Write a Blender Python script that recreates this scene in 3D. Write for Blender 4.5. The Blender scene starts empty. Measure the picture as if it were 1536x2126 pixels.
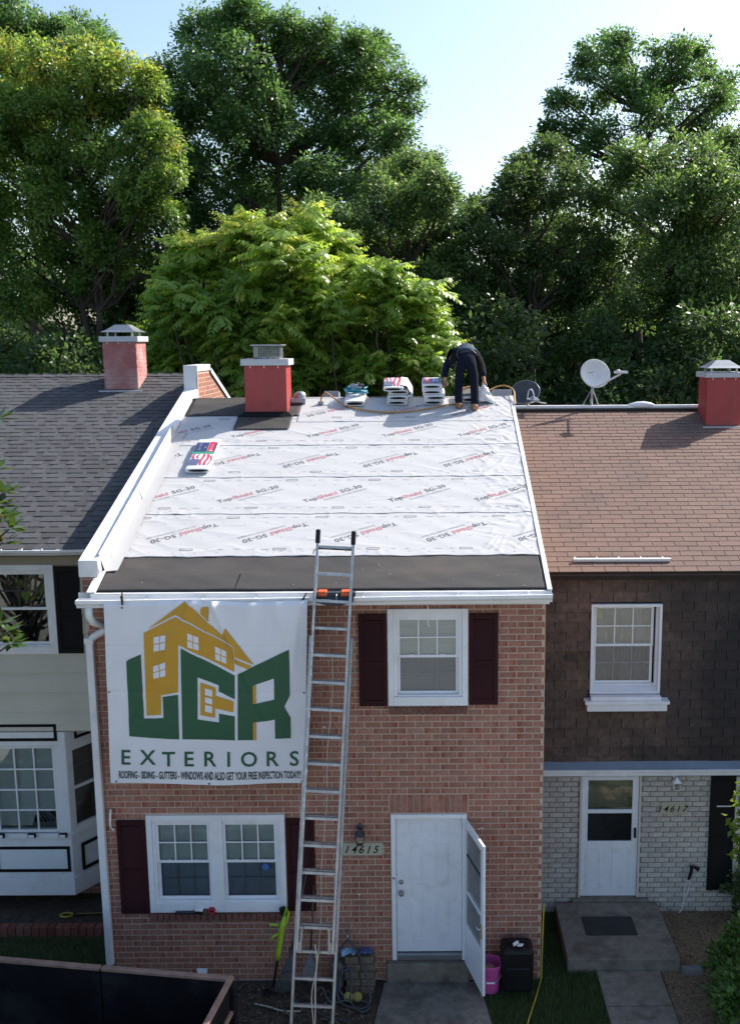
import bpy, bmesh, math, random
import numpy as np
from mathutils import Vector, Matrix
from mathutils.geometry import tessellate_polygon

random.seed(7)
RNG = np.random.default_rng(7)
scene = bpy.context.scene
COL = scene.collection

# ------------------------------------------------------------------ camera
CAM_H = 7.92
TILT, ROLL = math.radians(9.6), math.radians(-0.35)
right = Vector((1, 0, 0)); up0 = Vector((0, math.sin(TILT), math.cos(TILT)))
fwd = Vector((0, math.cos(TILT), -math.sin(TILT)))
cr, sr = math.cos(ROLL), math.sin(ROLL)
ax_x = right * cr + up0 * sr
ax_y = right * -sr + up0 * cr
cam_data = bpy.data.cameras.new('camera')
cam = bpy.data.objects.new('camera', cam_data); COL.objects.link(cam)
m = Matrix((ax_x, ax_y, -fwd)).transposed().to_4x4()
m.translation = Vector((0, 0, CAM_H)); cam.matrix_world = m
cam_data.sensor_fit = 'VERTICAL'; cam_data.sensor_height = 36.0
cam_data.lens = 36.0 * 2080.0 / 2126.0
cam_data.shift_x = -(885.0 - 768.0) / 2126.0
cam_data.clip_start = 0.1; cam_data.clip_end = 3000
scene.camera = cam

# ------------------------------------------------------------------ light
SUN_EL, SUN_AZ = math.radians(39.5), math.radians(56.0)   # azimuth from +Y towards +X
sun_dir = Vector((math.sin(SUN_AZ) * math.cos(SUN_EL), math.cos(SUN_AZ) * math.cos(SUN_EL), math.sin(SUN_EL)))
sd = bpy.data.lights.new('sun', 'SUN'); sd.energy = 4.35; sd.angle = math.radians(0.53); sd.color = (1.0, 0.93, 0.84)
sun = bpy.data.objects.new('sun', sd); COL.objects.link(sun)
sun.rotation_euler = sun_dir.to_track_quat('Z', 'Y').to_euler(); sun.location = (20, 30, 40)
world = bpy.data.worlds.new('World'); scene.world = world; world.use_nodes = True
wn = world.node_tree.nodes; wl = world.node_tree.links; wn.clear()
sky = wn.new('ShaderNodeTexSky'); sky.sky_type = 'NISHITA'; sky.sun_disc = False
sky.sun_elevation = SUN_EL; sky.sun_rotation = SUN_AZ
sky.air_density = 1.1; sky.dust_density = 2.1; sky.ozone_density = 2.0
bg = wn.new('ShaderNodeBackground'); bg.inputs[1].default_value = 0.12
wo = wn.new('ShaderNodeOutputWorld')
wl.new(sky.outputs[0], bg.inputs[0]); wl.new(bg.outputs[0], wo.inputs[0])
scene.view_settings.view_transform = 'Standard'; scene.view_settings.look = 'None'
scene.view_settings.gamma = 1.0; scene.view_settings.exposure = 0.99
scene.view_settings.use_curve_mapping = False
scene.render.engine = 'CYCLES'
cy = scene.cycles
cy.max_bounces = 7; cy.diffuse_bounces = 3; cy.glossy_bounces = 3; cy.transmission_bounces = 4
cy.transparent_max_bounces = 10; cy.caustics_reflective = False; cy.caustics_refractive = False
cy.use_denoising = True

# ------------------------------------------------------------------ helpers
def tag(o, label=None, cat=None, group=None, kind=None):
    if label: o['label'] = label
    if cat: o['category'] = cat
    if group: o['group'] = group
    if kind: o['kind'] = kind
    return o

def thing(name, loc, label, cat, group=None):
    o = bpy.data.objects.new(name, None); COL.objects.link(o)
    o.location = loc; o.empty_display_size = 0.1
    return tag(o, label, cat, group)

def attach(o, parent):
    if parent is not None:
        o.parent = parent
        if parent.type == 'EMPTY':
            o.matrix_parent_inverse = Matrix.Translation(-parent.location)
    return o

class MB:
    """collects vertices and faces in world metres"""
    def __init__(s): s.v = []; s.f = []; s.mi = []; s.uv = []; s.cur = 0
    def add(s, vs, fs, uvs=None):
        b = len(s.v); s.v += [tuple(p) for p in vs]
        for i, f in enumerate(fs):
            s.f.append(tuple(b + k for k in f)); s.mi.append(s.cur)
            s.uv.append(uvs[i] if uvs else None)
    def box(s, x0, x1, y0, y1, z0, z1):
        s.add([(x0,y0,z0),(x1,y0,z0),(x1,y1,z0),(x0,y1,z0),(x0,y0,z1),(x1,y0,z1),(x1,y1,z1),(x0,y1,z1)],
              [(0,3,2,1),(4,5,6,7),(0,1,5,4),(1,2,6,5),(2,3,7,6),(3,0,4,7)])
        return s
    def obox(s, c, ax, ay, az):
        """box from centre and three half-extent vectors"""
        c, ax, ay, az = Vector(c), Vector(ax), Vector(ay), Vector(az)
        vs = [c + i*ax + j*ay + k*az for k in (-1,1) for j in (-1,1) for i in (-1,1)]
        s.add(vs, [(0,2,3,1),(4,5,7,6),(0,1,5,4),(1,3,7,5),(3,2,6,7),(2,0,4,6)]); return s
    def beam(s, a, b, w, h, upv=(0,0,1)):
        a, b = Vector(a), Vector(b); d = (b - a); u = Vector(upv)
        sd_ = d.cross(u).normalized(); u2 = sd_.cross(d).normalized()
        return s.obox((a+b)/2, d/2, sd_*(w/2), u2*(h/2))
    def tube(s, pts, r, n=8, cap=True, closed=False):
        pts = [Vector(p) for p in pts]; N = len(pts)
        rs = r if isinstance(r, (list, tuple)) else [r]*N
        ref = None; rings = []
        for i, p in enumerate(pts):
            if closed: t = (pts[(i+1) % N] - pts[i-1])
            else: t = pts[min(i+1, N-1)] - pts[max(i-1, 0)]
            t = t.normalized() if t.length > 1e-9 else Vector((0,0,1))
            if ref is None:
                ref = t.orthogonal().normalized()
            ref = (ref - t * ref.dot(t)); ref = ref.normalized() if ref.length > 1e-6 else t.orthogonal().normalized()
            b = t.cross(ref)
            rings.append([p + (ref*math.cos(2*math.pi*k/n) + b*math.sin(2*math.pi*k/n))*rs[i] for k in range(n)])
        vs = [q for ring in rings for q in ring]; fs = []
        for i in range(N if closed else N-1):
            j = (i+1) % N
            for k in range(n):
                fs.append((i*n+k, i*n+(k+1) % n, j*n+(k+1) % n, j*n+k))
        if cap and not closed:
            fs.append(tuple(range(n-1, -1, -1))); fs.append(tuple((N-1)*n+k for k in range(n)))
        s.add(vs, fs); return s
    def lathe(s, prof, c, n=24, axis=(0,0,1)):
        """profile of (radius, height) round an axis through c"""
        c = Vector(c); a = Vector(axis).normalized(); e1 = a.orthogonal().normalized(); e2 = a.cross(e1)
        vs = [c + a*h + (e1*math.cos(2*math.pi*k/n) + e2*math.sin(2*math.pi*k/n))*r for r, h in prof for k in range(n)]
        fs = []
        for i in range(len(prof)-1):
            for k in range(n):
                fs.append((i*n+k, i*n+(k+1) % n, (i+1)*n+(k+1) % n, (i+1)*n+k))
        if prof[0][0] > 1e-4: fs.append(tuple(range(n-1, -1, -1)))
        if prof[-1][0] > 1e-4: fs.append(tuple((len(prof)-1)*n+k for k in range(n)))
        s.add(vs, fs); return s
    def prism(s, poly, frm, depth):
        """poly of 2-D points; frm=(origin, ex, ey, ez): extruded by depth along ez"""
        O, ex, ey, ez = [Vector(q) for q in frm]; N = len(poly)
        vs = [O + ex*p[0] + ey*p[1] for p in poly] + [O + ex*p[0] + ey*p[1] + ez*depth for p in poly]
        tris = tessellate_polygon([[Vector((p[0], p[1], 0)) for p in poly]])
        fs = [tuple(t) for t in tris] + [tuple(N+k for k in reversed(t)) for t in tris]
        fs += [(i, (i+1) % N, N+(i+1) % N, N+i) for i in range(N)]
        s.add(vs, fs); return s
    def build(s, name, mats, parent=None, smooth=False, bevel=0.0, label=None, kind=None):
        if not isinstance(mats, (list, tuple)): mats = [mats]
        me = bpy.data.meshes.new(name); me.from_pydata(s.v, [], s.f)
        for mm in mats: me.materials.append(mm)
        if any(s.mi): me.polygons.foreach_set('material_index', s.mi)
        if any(u is not None for u in s.uv):
            ul = me.uv_layers.new(name='UVMap'); k = 0; buf = []
            for f, u in zip(s.f, s.uv):
                buf += [c for q in (u if u is not None else [(0.5, 0.5)]*len(f)) for c in q]
            ul.data.foreach_set('uv', buf)
        bm = bmesh.new(); bm.from_mesh(me); bmesh.ops.recalc_face_normals(bm, faces=bm.faces); bm.to_mesh(me); bm.free()
        if smooth: me.polygons.foreach_set('use_smooth', [True]*len(me.polygons))
        me.update()
        o = bpy.data.objects.new(name, me); COL.objects.link(o)
        if smooth == 'auto':
            me.set_sharp_from_angle(angle=math.radians(40))
        if bevel:
            b = o.modifiers.new('bevel', 'BEVEL'); b.width = bevel; b.segments = 2; b.limit_method = 'ANGLE'
        attach(o, parent)
        if label: o['label'] = label
        if kind: o['kind'] = kind
        return o

def inst(name, mesh, loc, parent=None, scale=(1,1,1), rot=None):
    o = bpy.data.objects.new(name, mesh); COL.objects.link(o)
    o.location = loc; o.scale = scale
    if rot is not None: o.rotation_euler = rot
    return attach(o, parent)

def copy_tree(o, parent=None):
    c = o.copy(); COL.objects.link(c); c.parent = parent
    for ch in o.children: copy_tree(ch, c)
    return c

# ------------------------------------------------------------------ materials
def newmat(name):
    mt = bpy.data.materials.new(name); mt.use_nodes = True
    nt = mt.node_tree; return mt, nt, nt.nodes['Principled BSDF']

def pm(name, col, rough=0.6, metal=0.0, var=0.12, vscale=6.0, bump=0.0, bscale=40.0, spec=0.5, col2=None, v2scale=1.5, v2amt=0.0, stretch=(1,1,1), rnd=0.0, v2lo=0.5, v2hi=0.68):
    """painted / solid surface: noise-varied colour, optional stains towards col2, optional bump and per-object tint"""
    mt, nt, b = newmat(name); N = nt.nodes; L = nt.links
    tc = N.new('ShaderNodeTexCoord'); mp = N.new('ShaderNodeMapping'); mp.inputs['Scale'].default_value = stretch
    gp = N.new('ShaderNodeNewGeometry'); L.new(gp.outputs['Position'], mp.inputs[0])
    nz = N.new('ShaderNodeTexNoise'); nz.inputs['Scale'].default_value = vscale; nz.inputs['Detail'].default_value = 5
    L.new(mp.outputs[0], nz.inputs['Vector'])
    mr = N.new('ShaderNodeMapRange'); mr.inputs[1].default_value = 0.3; mr.inputs[2].default_value = 0.7
    mr.inputs[3].default_value = 1 - var; mr.inputs[4].default_value = 1 + var
    L.new(nz.outputs['Fac'], mr.inputs[0])
    mul = N.new('ShaderNodeMix'); mul.data_type = 'RGBA'; mul.blend_type = 'MULTIPLY'; mul.inputs[0].default_value = 1.0
    mul.inputs[6].default_value = (*col, 1); L.new(mr.outputs[0], mul.inputs[7])
    out = mul.outputs[2]
    if col2 is not None:
        n2 = N.new('ShaderNodeTexNoise'); n2.inputs['Scale'].default_value = v2scale; n2.inputs['Detail'].default_value = 6; n2.inputs['Roughness'].default_value = 0.65
        L.new(mp.outputs[0], n2.inputs['Vector'])
        r2 = N.new('ShaderNodeMapRange'); r2.inputs[1].default_value = v2lo; r2.inputs[2].default_value = v2hi; r2.inputs[4].default_value = v2amt
        L.new(n2.outputs['Fac'], r2.inputs[0])
        m2 = N.new('ShaderNodeMix'); m2.data_type = 'RGBA'; L.new(r2.outputs[0], m2.inputs[0]); L.new(out, m2.inputs[6]); m2.inputs[7].default_value = (*col2, 1)
        out = m2.outputs[2]
    if rnd:
        oi = N.new('ShaderNodeObjectInfo'); ge = N.new('ShaderNodeNewGeometry')
        ad = N.new('ShaderNodeMath'); ad.operation = 'ADD'; L.new(oi.outputs['Random'], ad.inputs[0]); L.new(ge.outputs['Random Per Island'], ad.inputs[1])
        fr = N.new('ShaderNodeMath'); fr.operation = 'FRACT'; L.new(ad.outputs[0], fr.inputs[0])
        r3 = N.new('ShaderNodeMapRange'); r3.inputs[3].default_value = 1 - rnd; r3.inputs[4].default_value = 1 + rnd; L.new(fr.outputs[0], r3.inputs[0])
        m3 = N.new('ShaderNodeMix'); m3.data_type = 'RGBA'; m3.blend_type = 'MULTIPLY'; m3.inputs[0].default_value = 1
        L.new(out, m3.inputs[6]); L.new(r3.outputs[0], m3.inputs[7]); out = m3.outputs[2]
    L.new(out, b.inputs['Base Color'])
    b.inputs['Roughness'].default_value = rough; b.inputs['Metallic'].default_value = metal
    b.inputs['Specular IOR Level'].default_value = spec
    if bump:
        n4 = N.new('ShaderNodeTexNoise'); n4.inputs['Scale'].default_value = bscale; n4.inputs['Detail'].default_value = 4
        L.new(mp.outputs[0], n4.inputs['Vector'])
        bp = N.new('ShaderNodeBump'); bp.inputs['Strength'].default_value = bump; bp.inputs['Distance'].default_value = 0.01
        L.new(n4.outputs['Fac'], bp.inputs['Height']); L.new(bp.outputs[0], b.inputs['Normal'])
    return mt

def brick_mat(name, c_mid, c_end, c_alt, rough=0.85, worn=None):
    """each brick: its own tone, flashed darker towards the ends (UV u runs along the brick)"""
    mt, nt, b = newmat(name); N = nt.nodes; L = nt.links
    oi = N.new('ShaderNodeObjectInfo'); ge = N.new('ShaderNodeNewGeometry')
    ad = N.new('ShaderNodeMath'); ad.operation = 'ADD'; L.new(oi.outputs['Random'], ad.inputs[0]); L.new(ge.outputs['Random Per Island'], ad.inputs[1])
    fr = N.new('ShaderNodeMath'); fr.operation = 'FRACT'; L.new(ad.outputs[0], fr.inputs[0])
    wn_ = N.new('ShaderNodeTexWhiteNoise'); wn_.noise_dimensions = '1D'; L.new(fr.outputs[0], wn_.inputs['W'])
    sep = N.new('ShaderNodeSeparateColor'); L.new(wn_.outputs['Color'], sep.inputs[0])
    uv = N.new('ShaderNodeUVMap'); sx = N.new('ShaderNodeSeparateXYZ'); L.new(uv.outputs[0], sx.inputs[0])
    # distance of u from a random centre
    c = N.new('ShaderNodeMapRange'); c.inputs[3].default_value = 0.3; c.inputs[4].default_value = 0.7; L.new(sep.outputs[0], c.inputs[0])
    d = N.new('ShaderNodeMath'); d.operation = 'SUBTRACT'; L.new(sx.outputs[0], d.inputs[0]); L.new(c.outputs[0], d.inputs[1])
    a = N.new('ShaderNodeMath'); a.operation = 'ABSOLUTE'; L.new(d.outputs[0], a.inputs[0])
    w = N.new('ShaderNodeMapRange'); w.interpolation_type = 'SMOOTHSTEP'; w.inputs[1].default_value = 0.22; w.inputs[2].default_value = 0.5
    L.new(a.outputs[0], w.inputs[0])
    tc = N.new('ShaderNodeTexCoord'); nz = N.new('ShaderNodeTexNoise'); nz.inputs['Scale'].default_value = 28; nz.inputs['Detail'].default_value = 6
    L.new(tc.outputs['Object'], nz.inputs['Vector'])
    m1 = N.new('ShaderNodeMix'); m1.data_type = 'RGBA'; m1.inputs[6].default_value = (*c_mid, 1); m1.inputs[7].default_value = (*c_alt, 1); L.new(sep.outputs[1], m1.inputs[0])
    m2 = N.new('ShaderNodeMix'); m2.data_type = 'RGBA'; m2.inputs[7].default_value = (*c_end, 1); L.new(m1.outputs[2], m2.inputs[6])
    ms = N.new('ShaderNodeMath'); ms.operation = 'MULTIPLY'; L.new(w.outputs[0], ms.inputs[0])
    pw = N.new('ShaderNodeMapRange'); pw.inputs[1].default_value = 0.15; pw.inputs[2].default_value = 0.7; L.new(sep.outputs[2], pw.inputs[0]); L.new(pw.outputs[0], ms.inputs[1])
    L.new(ms.outputs[0], m2.inputs[0])
    v = N.new('ShaderNodeMapRange'); v.inputs[1].default_value = 0.3; v.inputs[2].default_value = 0.7; v.inputs[3].default_value = 0.8; v.inputs[4].default_value = 1.2; L.new(nz.outputs['Fac'], v.inputs[0])
    m3 = N.new('ShaderNodeMix'); m3.data_type = 'RGBA'; m3.blend_type = 'MULTIPLY'; m3.inputs[0].default_value = 1; L.new(m2.outputs[2], m3.inputs[6]); L.new(v.outputs[0], m3.inputs[7])
    out = m3.outputs[2]
    v2 = N.new('ShaderNodeMapRange'); v2.inputs[3].default_value = 0.88; v2.inputs[4].default_value = 1.12; L.new(fr.outputs[0], v2.inputs[0])
    m5 = N.new('ShaderNodeMix'); m5.data_type = 'RGBA'; m5.blend_type = 'MULTIPLY'; m5.inputs[0].default_value = 1; L.new(out, m5.inputs[6]); L.new(v2.outputs[0], m5.inputs[7]); out = m5.outputs[2]
    gp = N.new('ShaderNodeNewGeometry'); n6 = N.new('ShaderNodeTexNoise'); n6.inputs['Scale'].default_value = 0.9; n6.inputs['Detail'].default_value = 6; n6.inputs['Roughness'].default_value = 0.6; mp6 = N.new('ShaderNodeMapping'); mp6.inputs['Scale'].default_value = (1.6, 1.6, 0.6); L.new(gp.outputs['Position'], mp6.inputs[0]); L.new(mp6.outputs[0], n6.inputs['Vector'])
    v6 = N.new('ShaderNodeMapRange'); v6.inputs[1].default_value = 0.3; v6.inputs[2].default_value = 0.7; v6.inputs[3].default_value = 0.86; v6.inputs[4].default_value = 1.13; L.new(n6.outputs['Fac'], v6.inputs[0])
    m7 = N.new('ShaderNodeMix'); m7.data_type = 'RGBA'; m7.blend_type = 'MULTIPLY'; m7.inputs[0].default_value = 1; L.new(out, m7.inputs[6]); L.new(v6.outputs[0], m7.inputs[7]); out = m7.outputs[2]
    if worn:
        n5 = N.new('ShaderNodeTexNoise'); n5.inputs['Scale'].default_value = 45; n5.inputs['Detail'].default_value = 3; L.new(tc.outputs['Object'], n5.inputs['Vector'])
        r5 = N.new('ShaderNodeMapRange'); r5.inputs[1].default_value = 0.66; r5.inputs[2].default_value = 0.7; L.new(n5.outputs['Fac'], r5.inputs[0])
        m6 = N.new('ShaderNodeMix'); m6.data_type = 'RGBA'; L.new(r5.outputs[0], m6.inputs[0]); L.new(out, m6.inputs[6]); m6.inputs[7].default_value = (*worn, 1); out = m6.outputs[2]
    L.new(out, b.inputs['Base Color']); b.inputs['Roughness'].default_value = rough; b.inputs['Specular IOR Level'].default_value = 0.25
    bp = N.new('ShaderNodeBump'); bp.inputs['Strength'].default_value = 0.35; bp.inputs['Distance'].default_value = 0.004
    L.new(nz.outputs['Fac'], bp.inputs['Height']); L.new(bp.outputs[0], b.inputs['Normal'])
    return mt

def glass_mat(name, tint=(0.90, 0.94, 0.93), refl=1.0):
    mt, nt, b = newmat(name); N = nt.nodes; L = nt.links; N.remove(b)
    tr = N.new('ShaderNodeBsdfTransparent'); tr.inputs[0].default_value = (*tint, 1)
    gl = N.new('ShaderNodeBsdfGlossy'); gl.inputs['Roughness'].default_value = 0.03; gl.inputs[0].default_value = (refl, refl, refl, 1)
    fn = N.new('ShaderNodeFresnel'); fn.inputs[0].default_value = 1.5
    ad = N.new('ShaderNodeMath'); ad.operation = 'MULTIPLY_ADD'; ad.inputs[1].default_value = 1.0; ad.inputs[2].default_value = 0.05; L.new(fn.outputs[0], ad.inputs[0])
    mx = N.new('ShaderNodeMixShader'); L.new(ad.outputs[0], mx.inputs[0]); L.new(tr.outputs[0], mx.inputs[1]); L.new(gl.outputs[0], mx.inputs[2])
    L.new(mx.outputs[0], N['Material Output'].inputs[0]); return mt

def leaf_mat(name, dark, light, tip=None, transl=0.45, rough=0.4):
    """leaf with the 'tint' attribute choosing its green; light passes through the blade"""
    mt, nt, b = newmat(name); N = nt.nodes; L = nt.links
    at = N.new('ShaderNodeAttribute'); at.attribute_name = 'tint'
    cr_ = N.new('ShaderNodeValToRGB'); cr_.color_ramp.elements[0].color = (*dark, 1); cr_.color_ramp.elements[1].color = (*light, 1)
    cr_.color_ramp.elements[0].position = 0.0; cr_.color_ramp.elements[1].position = 0.75 if tip else 1.0
    if tip:
        e = cr_.color_ramp.elements.new(1.0); e.color = (*tip, 1)
    L.new(at.outputs['Fac'], cr_.inputs[0]); L.new(cr_.outputs[0], b.inputs['Base Color'])
    b.inputs['Roughness'].default_value = rough; b.inputs['Specular IOR Level'].default_value = 0.5
    tl = N.new('ShaderNodeBsdfTranslucent')
    hs = N.new('ShaderNodeHueSaturation'); hs.inputs['Hue'].default_value = 0.485; hs.inputs['Saturation'].default_value = 1.1; hs.inputs['Value'].default_value = 2.0
    L.new(cr_.outputs[0], hs.inputs['Color']); L.new(hs.outputs[0], tl.inputs[0])
    mx = N.new('ShaderNodeMixShader'); mx.inputs[0].default_value = transl
    L.new(b.outputs[0], mx.inputs[1]); L.new(tl.outputs[0], mx.inputs[2]); L.new(mx.outputs[0], N['Material Output'].inputs[0])
    return mt

M = {}
M['brick'] = brick_mat('red_brick', (0.335, 0.155, 0.113), (0.28, 0.10, 0.070), (0.315, 0.170, 0.130))
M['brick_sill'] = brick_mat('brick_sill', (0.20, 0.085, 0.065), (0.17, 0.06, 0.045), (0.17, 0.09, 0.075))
M['mortar'] = pm('mortar', (0.50, 0.385, 0.30), 0.95, var=0.15, vscale=20, bump=0.3)
M['wbrick'] = brick_mat('white_painted_brick', (0.47, 0.45, 0.42), (0.43, 0.40, 0.37), (0.50, 0.47, 0.43), worn=(0.2, 0.14, 0.11))
M['wmortar'] = pm('grey_mortar', (0.20, 0.175, 0.155), 0.95, var=0.2, vscale=15)
M['white'] = pm('white_vinyl', (0.78, 0.79, 0.82), 0.42, var=0.03, vscale=3, col2=(0.5, 0.49, 0.47), v2scale=4, v2amt=0.25)
M['white_metal'] = pm('white_coil_metal', (0.74, 0.75, 0.77), 0.35, var=0.03, vscale=2, col2=(0.42, 0.42, 0.43), v2scale=2.5, v2amt=0.3, bump=0.15, bscale=5)
M['doorwhite'] = pm('door_paint', (0.76, 0.79, 0.85), 0.38, var=0.03, vscale=2, col2=(0.5, 0.5, 0.5), v2scale=7, v2amt=0.3)
M['cream'] = pm('cream_siding', (0.56, 0.55, 0.485), 0.55, var=0.04, vscale=3, col2=(0.44, 0.43, 0.375), v2scale=1.2, v2amt=0.35)
M['tan'] = pm('tan_soffit', (0.30, 0.26, 0.19), 0.6, var=0.05)
M['shutter'] = pm('maroon_shutter', (0.034, 0.008, 0.010), 0.75, spec=0.2, var=0.12, vscale=3)
M['black_paint'] = pm('black_paint', (0.008, 0.008, 0.009), 0.75, spec=0.2, var=0.15)
M['black'] = pm('black_plastic', (0.008, 0.008, 0.009), 0.5, spec=0.25, var=0.2)
M['rubber'] = pm('black_rubber', (0.018, 0.018, 0.02), 0.8, var=0.25, bump=0.4, bscale=120)
M['red_chim'] = pm('red_chimney_siding', (0.34, 0.046, 0.047), 0.5, var=0.06, vscale=2, col2=(0.20, 0.045, 0.042), v2scale=2.2, v2amt=0.5, stretch=(2.5, 2.5, 0.5), bump=0.15, bscale=12)
M['crown'] = pm('crown_metal', (0.46, 0.48, 0.52), 0.45, var=0.08, vscale=4, col2=(0.3, 0.3, 0.31), v2scale=4, v2amt=0.5)
M['steel'] = pm('galvanised_steel', (0.32, 0.34, 0.36), 0.38, metal=0.8, var=0.15, vscale=5)
M['alu'] = pm('ladder_aluminium', (0.40, 0.43, 0.47), 0.42, metal=0.7, var=0.18, vscale=9, col2=(0.25, 0.27, 0.3), v2scale=7, v2amt=0.6)
M['dark_metal'] = pm('dark_metal', (0.06, 0.06, 0.065), 0.45, metal=0.5, var=0.2)
M['concrete'] = pm('concrete', (0.185, 0.165, 0.14), 0.92, var=0.22, vscale=9, bump=0.5, bscale=60, col2=(0.075, 0.066, 0.056), v2scale=1.9, v2amt=0.85, spec=0.25)
M['soil'] = pm('soil', (0.045, 0.034, 0.025), 0.95, var=0.4, vscale=12, bump=1.0, bscale=30, col2=(0.085, 0.065, 0.045), v2scale=3, v2amt=0.8)
M['lawn'] = pm('lawn_earth', (0.035, 0.05, 0.018), 0.95, var=0.35, vscale=6, bump=0.8, bscale=25, col2=(0.06, 0.055, 0.03), v2scale=0.8, v2amt=0.6)
M['membrane'] = pm('ice_shield_membrane', (0.050, 0.048, 0.047), 0.78, spec=0.3, var=0.16, vscale=5, stretch=(0.4, 1, 1), col2=(0.10, 0.085, 0.075), v2scale=0.9, v2amt=0.7, bump=0.25, bscale=90)
M['sheet'] = pm('white_underlayment', (0.45, 0.45, 0.455), 0.55, var=0.03, vscale=1.5, bump=0.22, bscale=7, stretch=(0.6, 2.2, 1))
M['ink_dark'] = pm('dark_print', (0.11, 0.115, 0.125), 0.7, var=0.15, vscale=25)
M['ink_red'] = pm('red_print', (0.44, 0.17, 0.20), 0.7, var=0.15, vscale=25)
M['ink_grey'] = pm('grey_print', (0.30, 0.31, 0.33), 0.7, var=0.15, vscale=25)
M['blind'] = pm('window_blind', (0.82, 0.84, 0.84), 0.6, var=0.08, vscale=3)
M['curtain'] = pm('curtain', (0.40, 0.37, 0.37), 0.9, var=0.15, vscale=2, stretch=(6, 1, 0.3))
M['room_darkness'] = pm('unlit_room_dark', (0.03, 0.032, 0.036), 0.9, var=0.1)  # near-black colour standing in for the shade of unlit rooms behind glass
M['glass'] = glass_mat('window_glass')
M['screen'] = glass_mat('insect_screen_glass', (0.72, 0.76, 0.80), 0.8)
M['bark'] = pm('bark', (0.055, 0.043, 0.033), 0.95, var=0.35, vscale=10, bump=1.0, bscale=18, stretch=(1, 1, 0.3))
M['twig'] = pm('sumac_bark', (0.07, 0.055, 0.04), 0.9, var=0.25, vscale=10)

# ================================================================== shared builders
def frame_rect(mb, x0, x1, z0, z1, y0, y1, w, wb=None, wt=None):
    wb = w if wb is None else wb; wt = w if wt is None else wt
    mb.box(x0, x0+w, y0, y1, z0, z1); mb.box(x1-w, x1, y0, y1, z0, z1)
    mb.box(x0+w, x1-w, y0, y1, z0, z0+wb); mb.box(x0+w, x1-w, y0, y1, z1-wt, z1)
    return mb

def wall_slab(x0, x1, z0, z1, y0, y1, holes):
    """solid wall with rectangular openings, no inner faces"""
    xs = sorted({x0, x1, *[h[0] for h in holes], *[h[1] for h in holes]})
    zs = sorted({z0, z1, *[h[2] for h in holes], *[h[3] for h in holes]})
    xs = [x for x in xs if x0 <= x <= x1]; zs = [z for z in zs if z0 <= z <= z1]
    def solid(i, k):
        if i < 0 or k < 0 or i >= len(xs)-1 or k >= len(zs)-1: return False
        cx_, cz_ = (xs[i]+xs[i+1])/2, (zs[k]+zs[k+1])/2
        return not any(h[0] < cx_ < h[1] and h[2] < cz_ < h[3] for h in holes)
    mb = MB()
    for i in range(len(xs)-1):
        for k in range(len(zs)-1):
            if not solid(i, k): continue
            a, b, c, d = xs[i], xs[i+1], zs[k], zs[k+1]
            mb.add([(a,y0,c),(b,y0,c),(b,y0,d),(a,y0,d)], [(0,1,2,3)]); mb.add([(a,y1,c),(b,y1,c),(b,y1,d),(a,y1,d)], [(3,2,1,0)])
            if not solid(i-1, k): mb.add([(a,y0,c),(a,y1,c),(a,y1,d),(a,y0,d)], [(3,2,1,0)])
            if not solid(i+1, k): mb.add([(b,y0,c),(b,y1,c),(b,y1,d),(b,y0,d)], [(0,1,2,3)])
            if not solid(i, k-1): mb.add([(a,y0,c),(b,y0,c),(b,y1,c),(a,y1,c)], [(3,2,1,0)])
            if not solid(i, k+1): mb.add([(a,y0,d),(b,y0,d),(b,y1,d),(a,y1,d)], [(0,1,2,3)])
    return mb

FRONT = lambda Y: (Vector((0, Y, 0)), Vector((1,0,0)), Vector((0,0,1)), Vector((0,-1,0)))
SIDE = lambda X: (Vector((X, 0, 0)), Vector((0,1,0)), Vector((0,0,1)), Vector((1,0,0)))

def add_brick(mb, fr, u0, u1, v0, v1, proud=0.004, ch=0.0025, vertical=False, depth=0.02):
    O, eu, ev, ew = fr
    P = lambda u, v, w: O + eu*u + ev*v + ew*w
    rr = [(u0,v0),(u1,v0),(u1,v1),(u0,v1)]; ri = [(u0+ch,v0+ch),(u1-ch,v0+ch),(u1-ch,v1-ch),(u0+ch,v1-ch)]
    vs = [P(*q, proud) for q in ri] + [P(*q, proud-ch) for q in rr] + [P(*q, -depth) for q in rr]
    fs = [(0,1,2,3)] + [(4+i, 4+(i+1) % 4, (i+1) % 4, i) for i in range(4)] + [(8+i, 8+(i+1) % 4, 4+(i+1) % 4, 4+i) for i in range(4)]
    uvq = [(0,0),(0,1),(1,1),(1,0)] if vertical else [(0,0),(1,0),(1,1),(0,1)]
    uvs = [uvq] + [[uvq[i], uvq[(i+1) % 4], uvq[(i+1) % 4], uvq[i]] for i in range(4)]*2
    mb.add(vs, fs, uvs)

def running_bond(u0, u1, v0, v1, cuts, mod, course, joint, phase=0.0):
    out = []; k = 0; v = v0
    while v + course*0.5 < v1:
        top = min(v + course, v1)
        a = u0 + ((phase + (k % 2)*mod*0.5) % mod) - mod
        while a < u1:
            segs = [(max(a, u0), min(a+mod, u1))]
            for c in cuts:
                ov = min(top, c[3]) - max(v, c[2])
                if ov <= 0.4*(top-v): continue
                ns = []
                for s0, s1 in segs:
                    if s1 <= c[0] or s0 >= c[1]: ns.append((s0, s1)); continue
                    if s0 < c[0]: ns.append((s0, c[0]))
                    if s1 > c[1]: ns.append((c[1], s1))
                segs = ns
            for s0, s1 in segs:
                if s1 - s0 > 0.035:
                    out.append((s0+joint/2, s1-joint/2, v+joint/2, top-joint/2, abs(s1-s0-mod) < 1e-6 and abs(top-v-course) < 1e-6))
            a += mod
        v += course; k += 1
    return out

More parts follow.
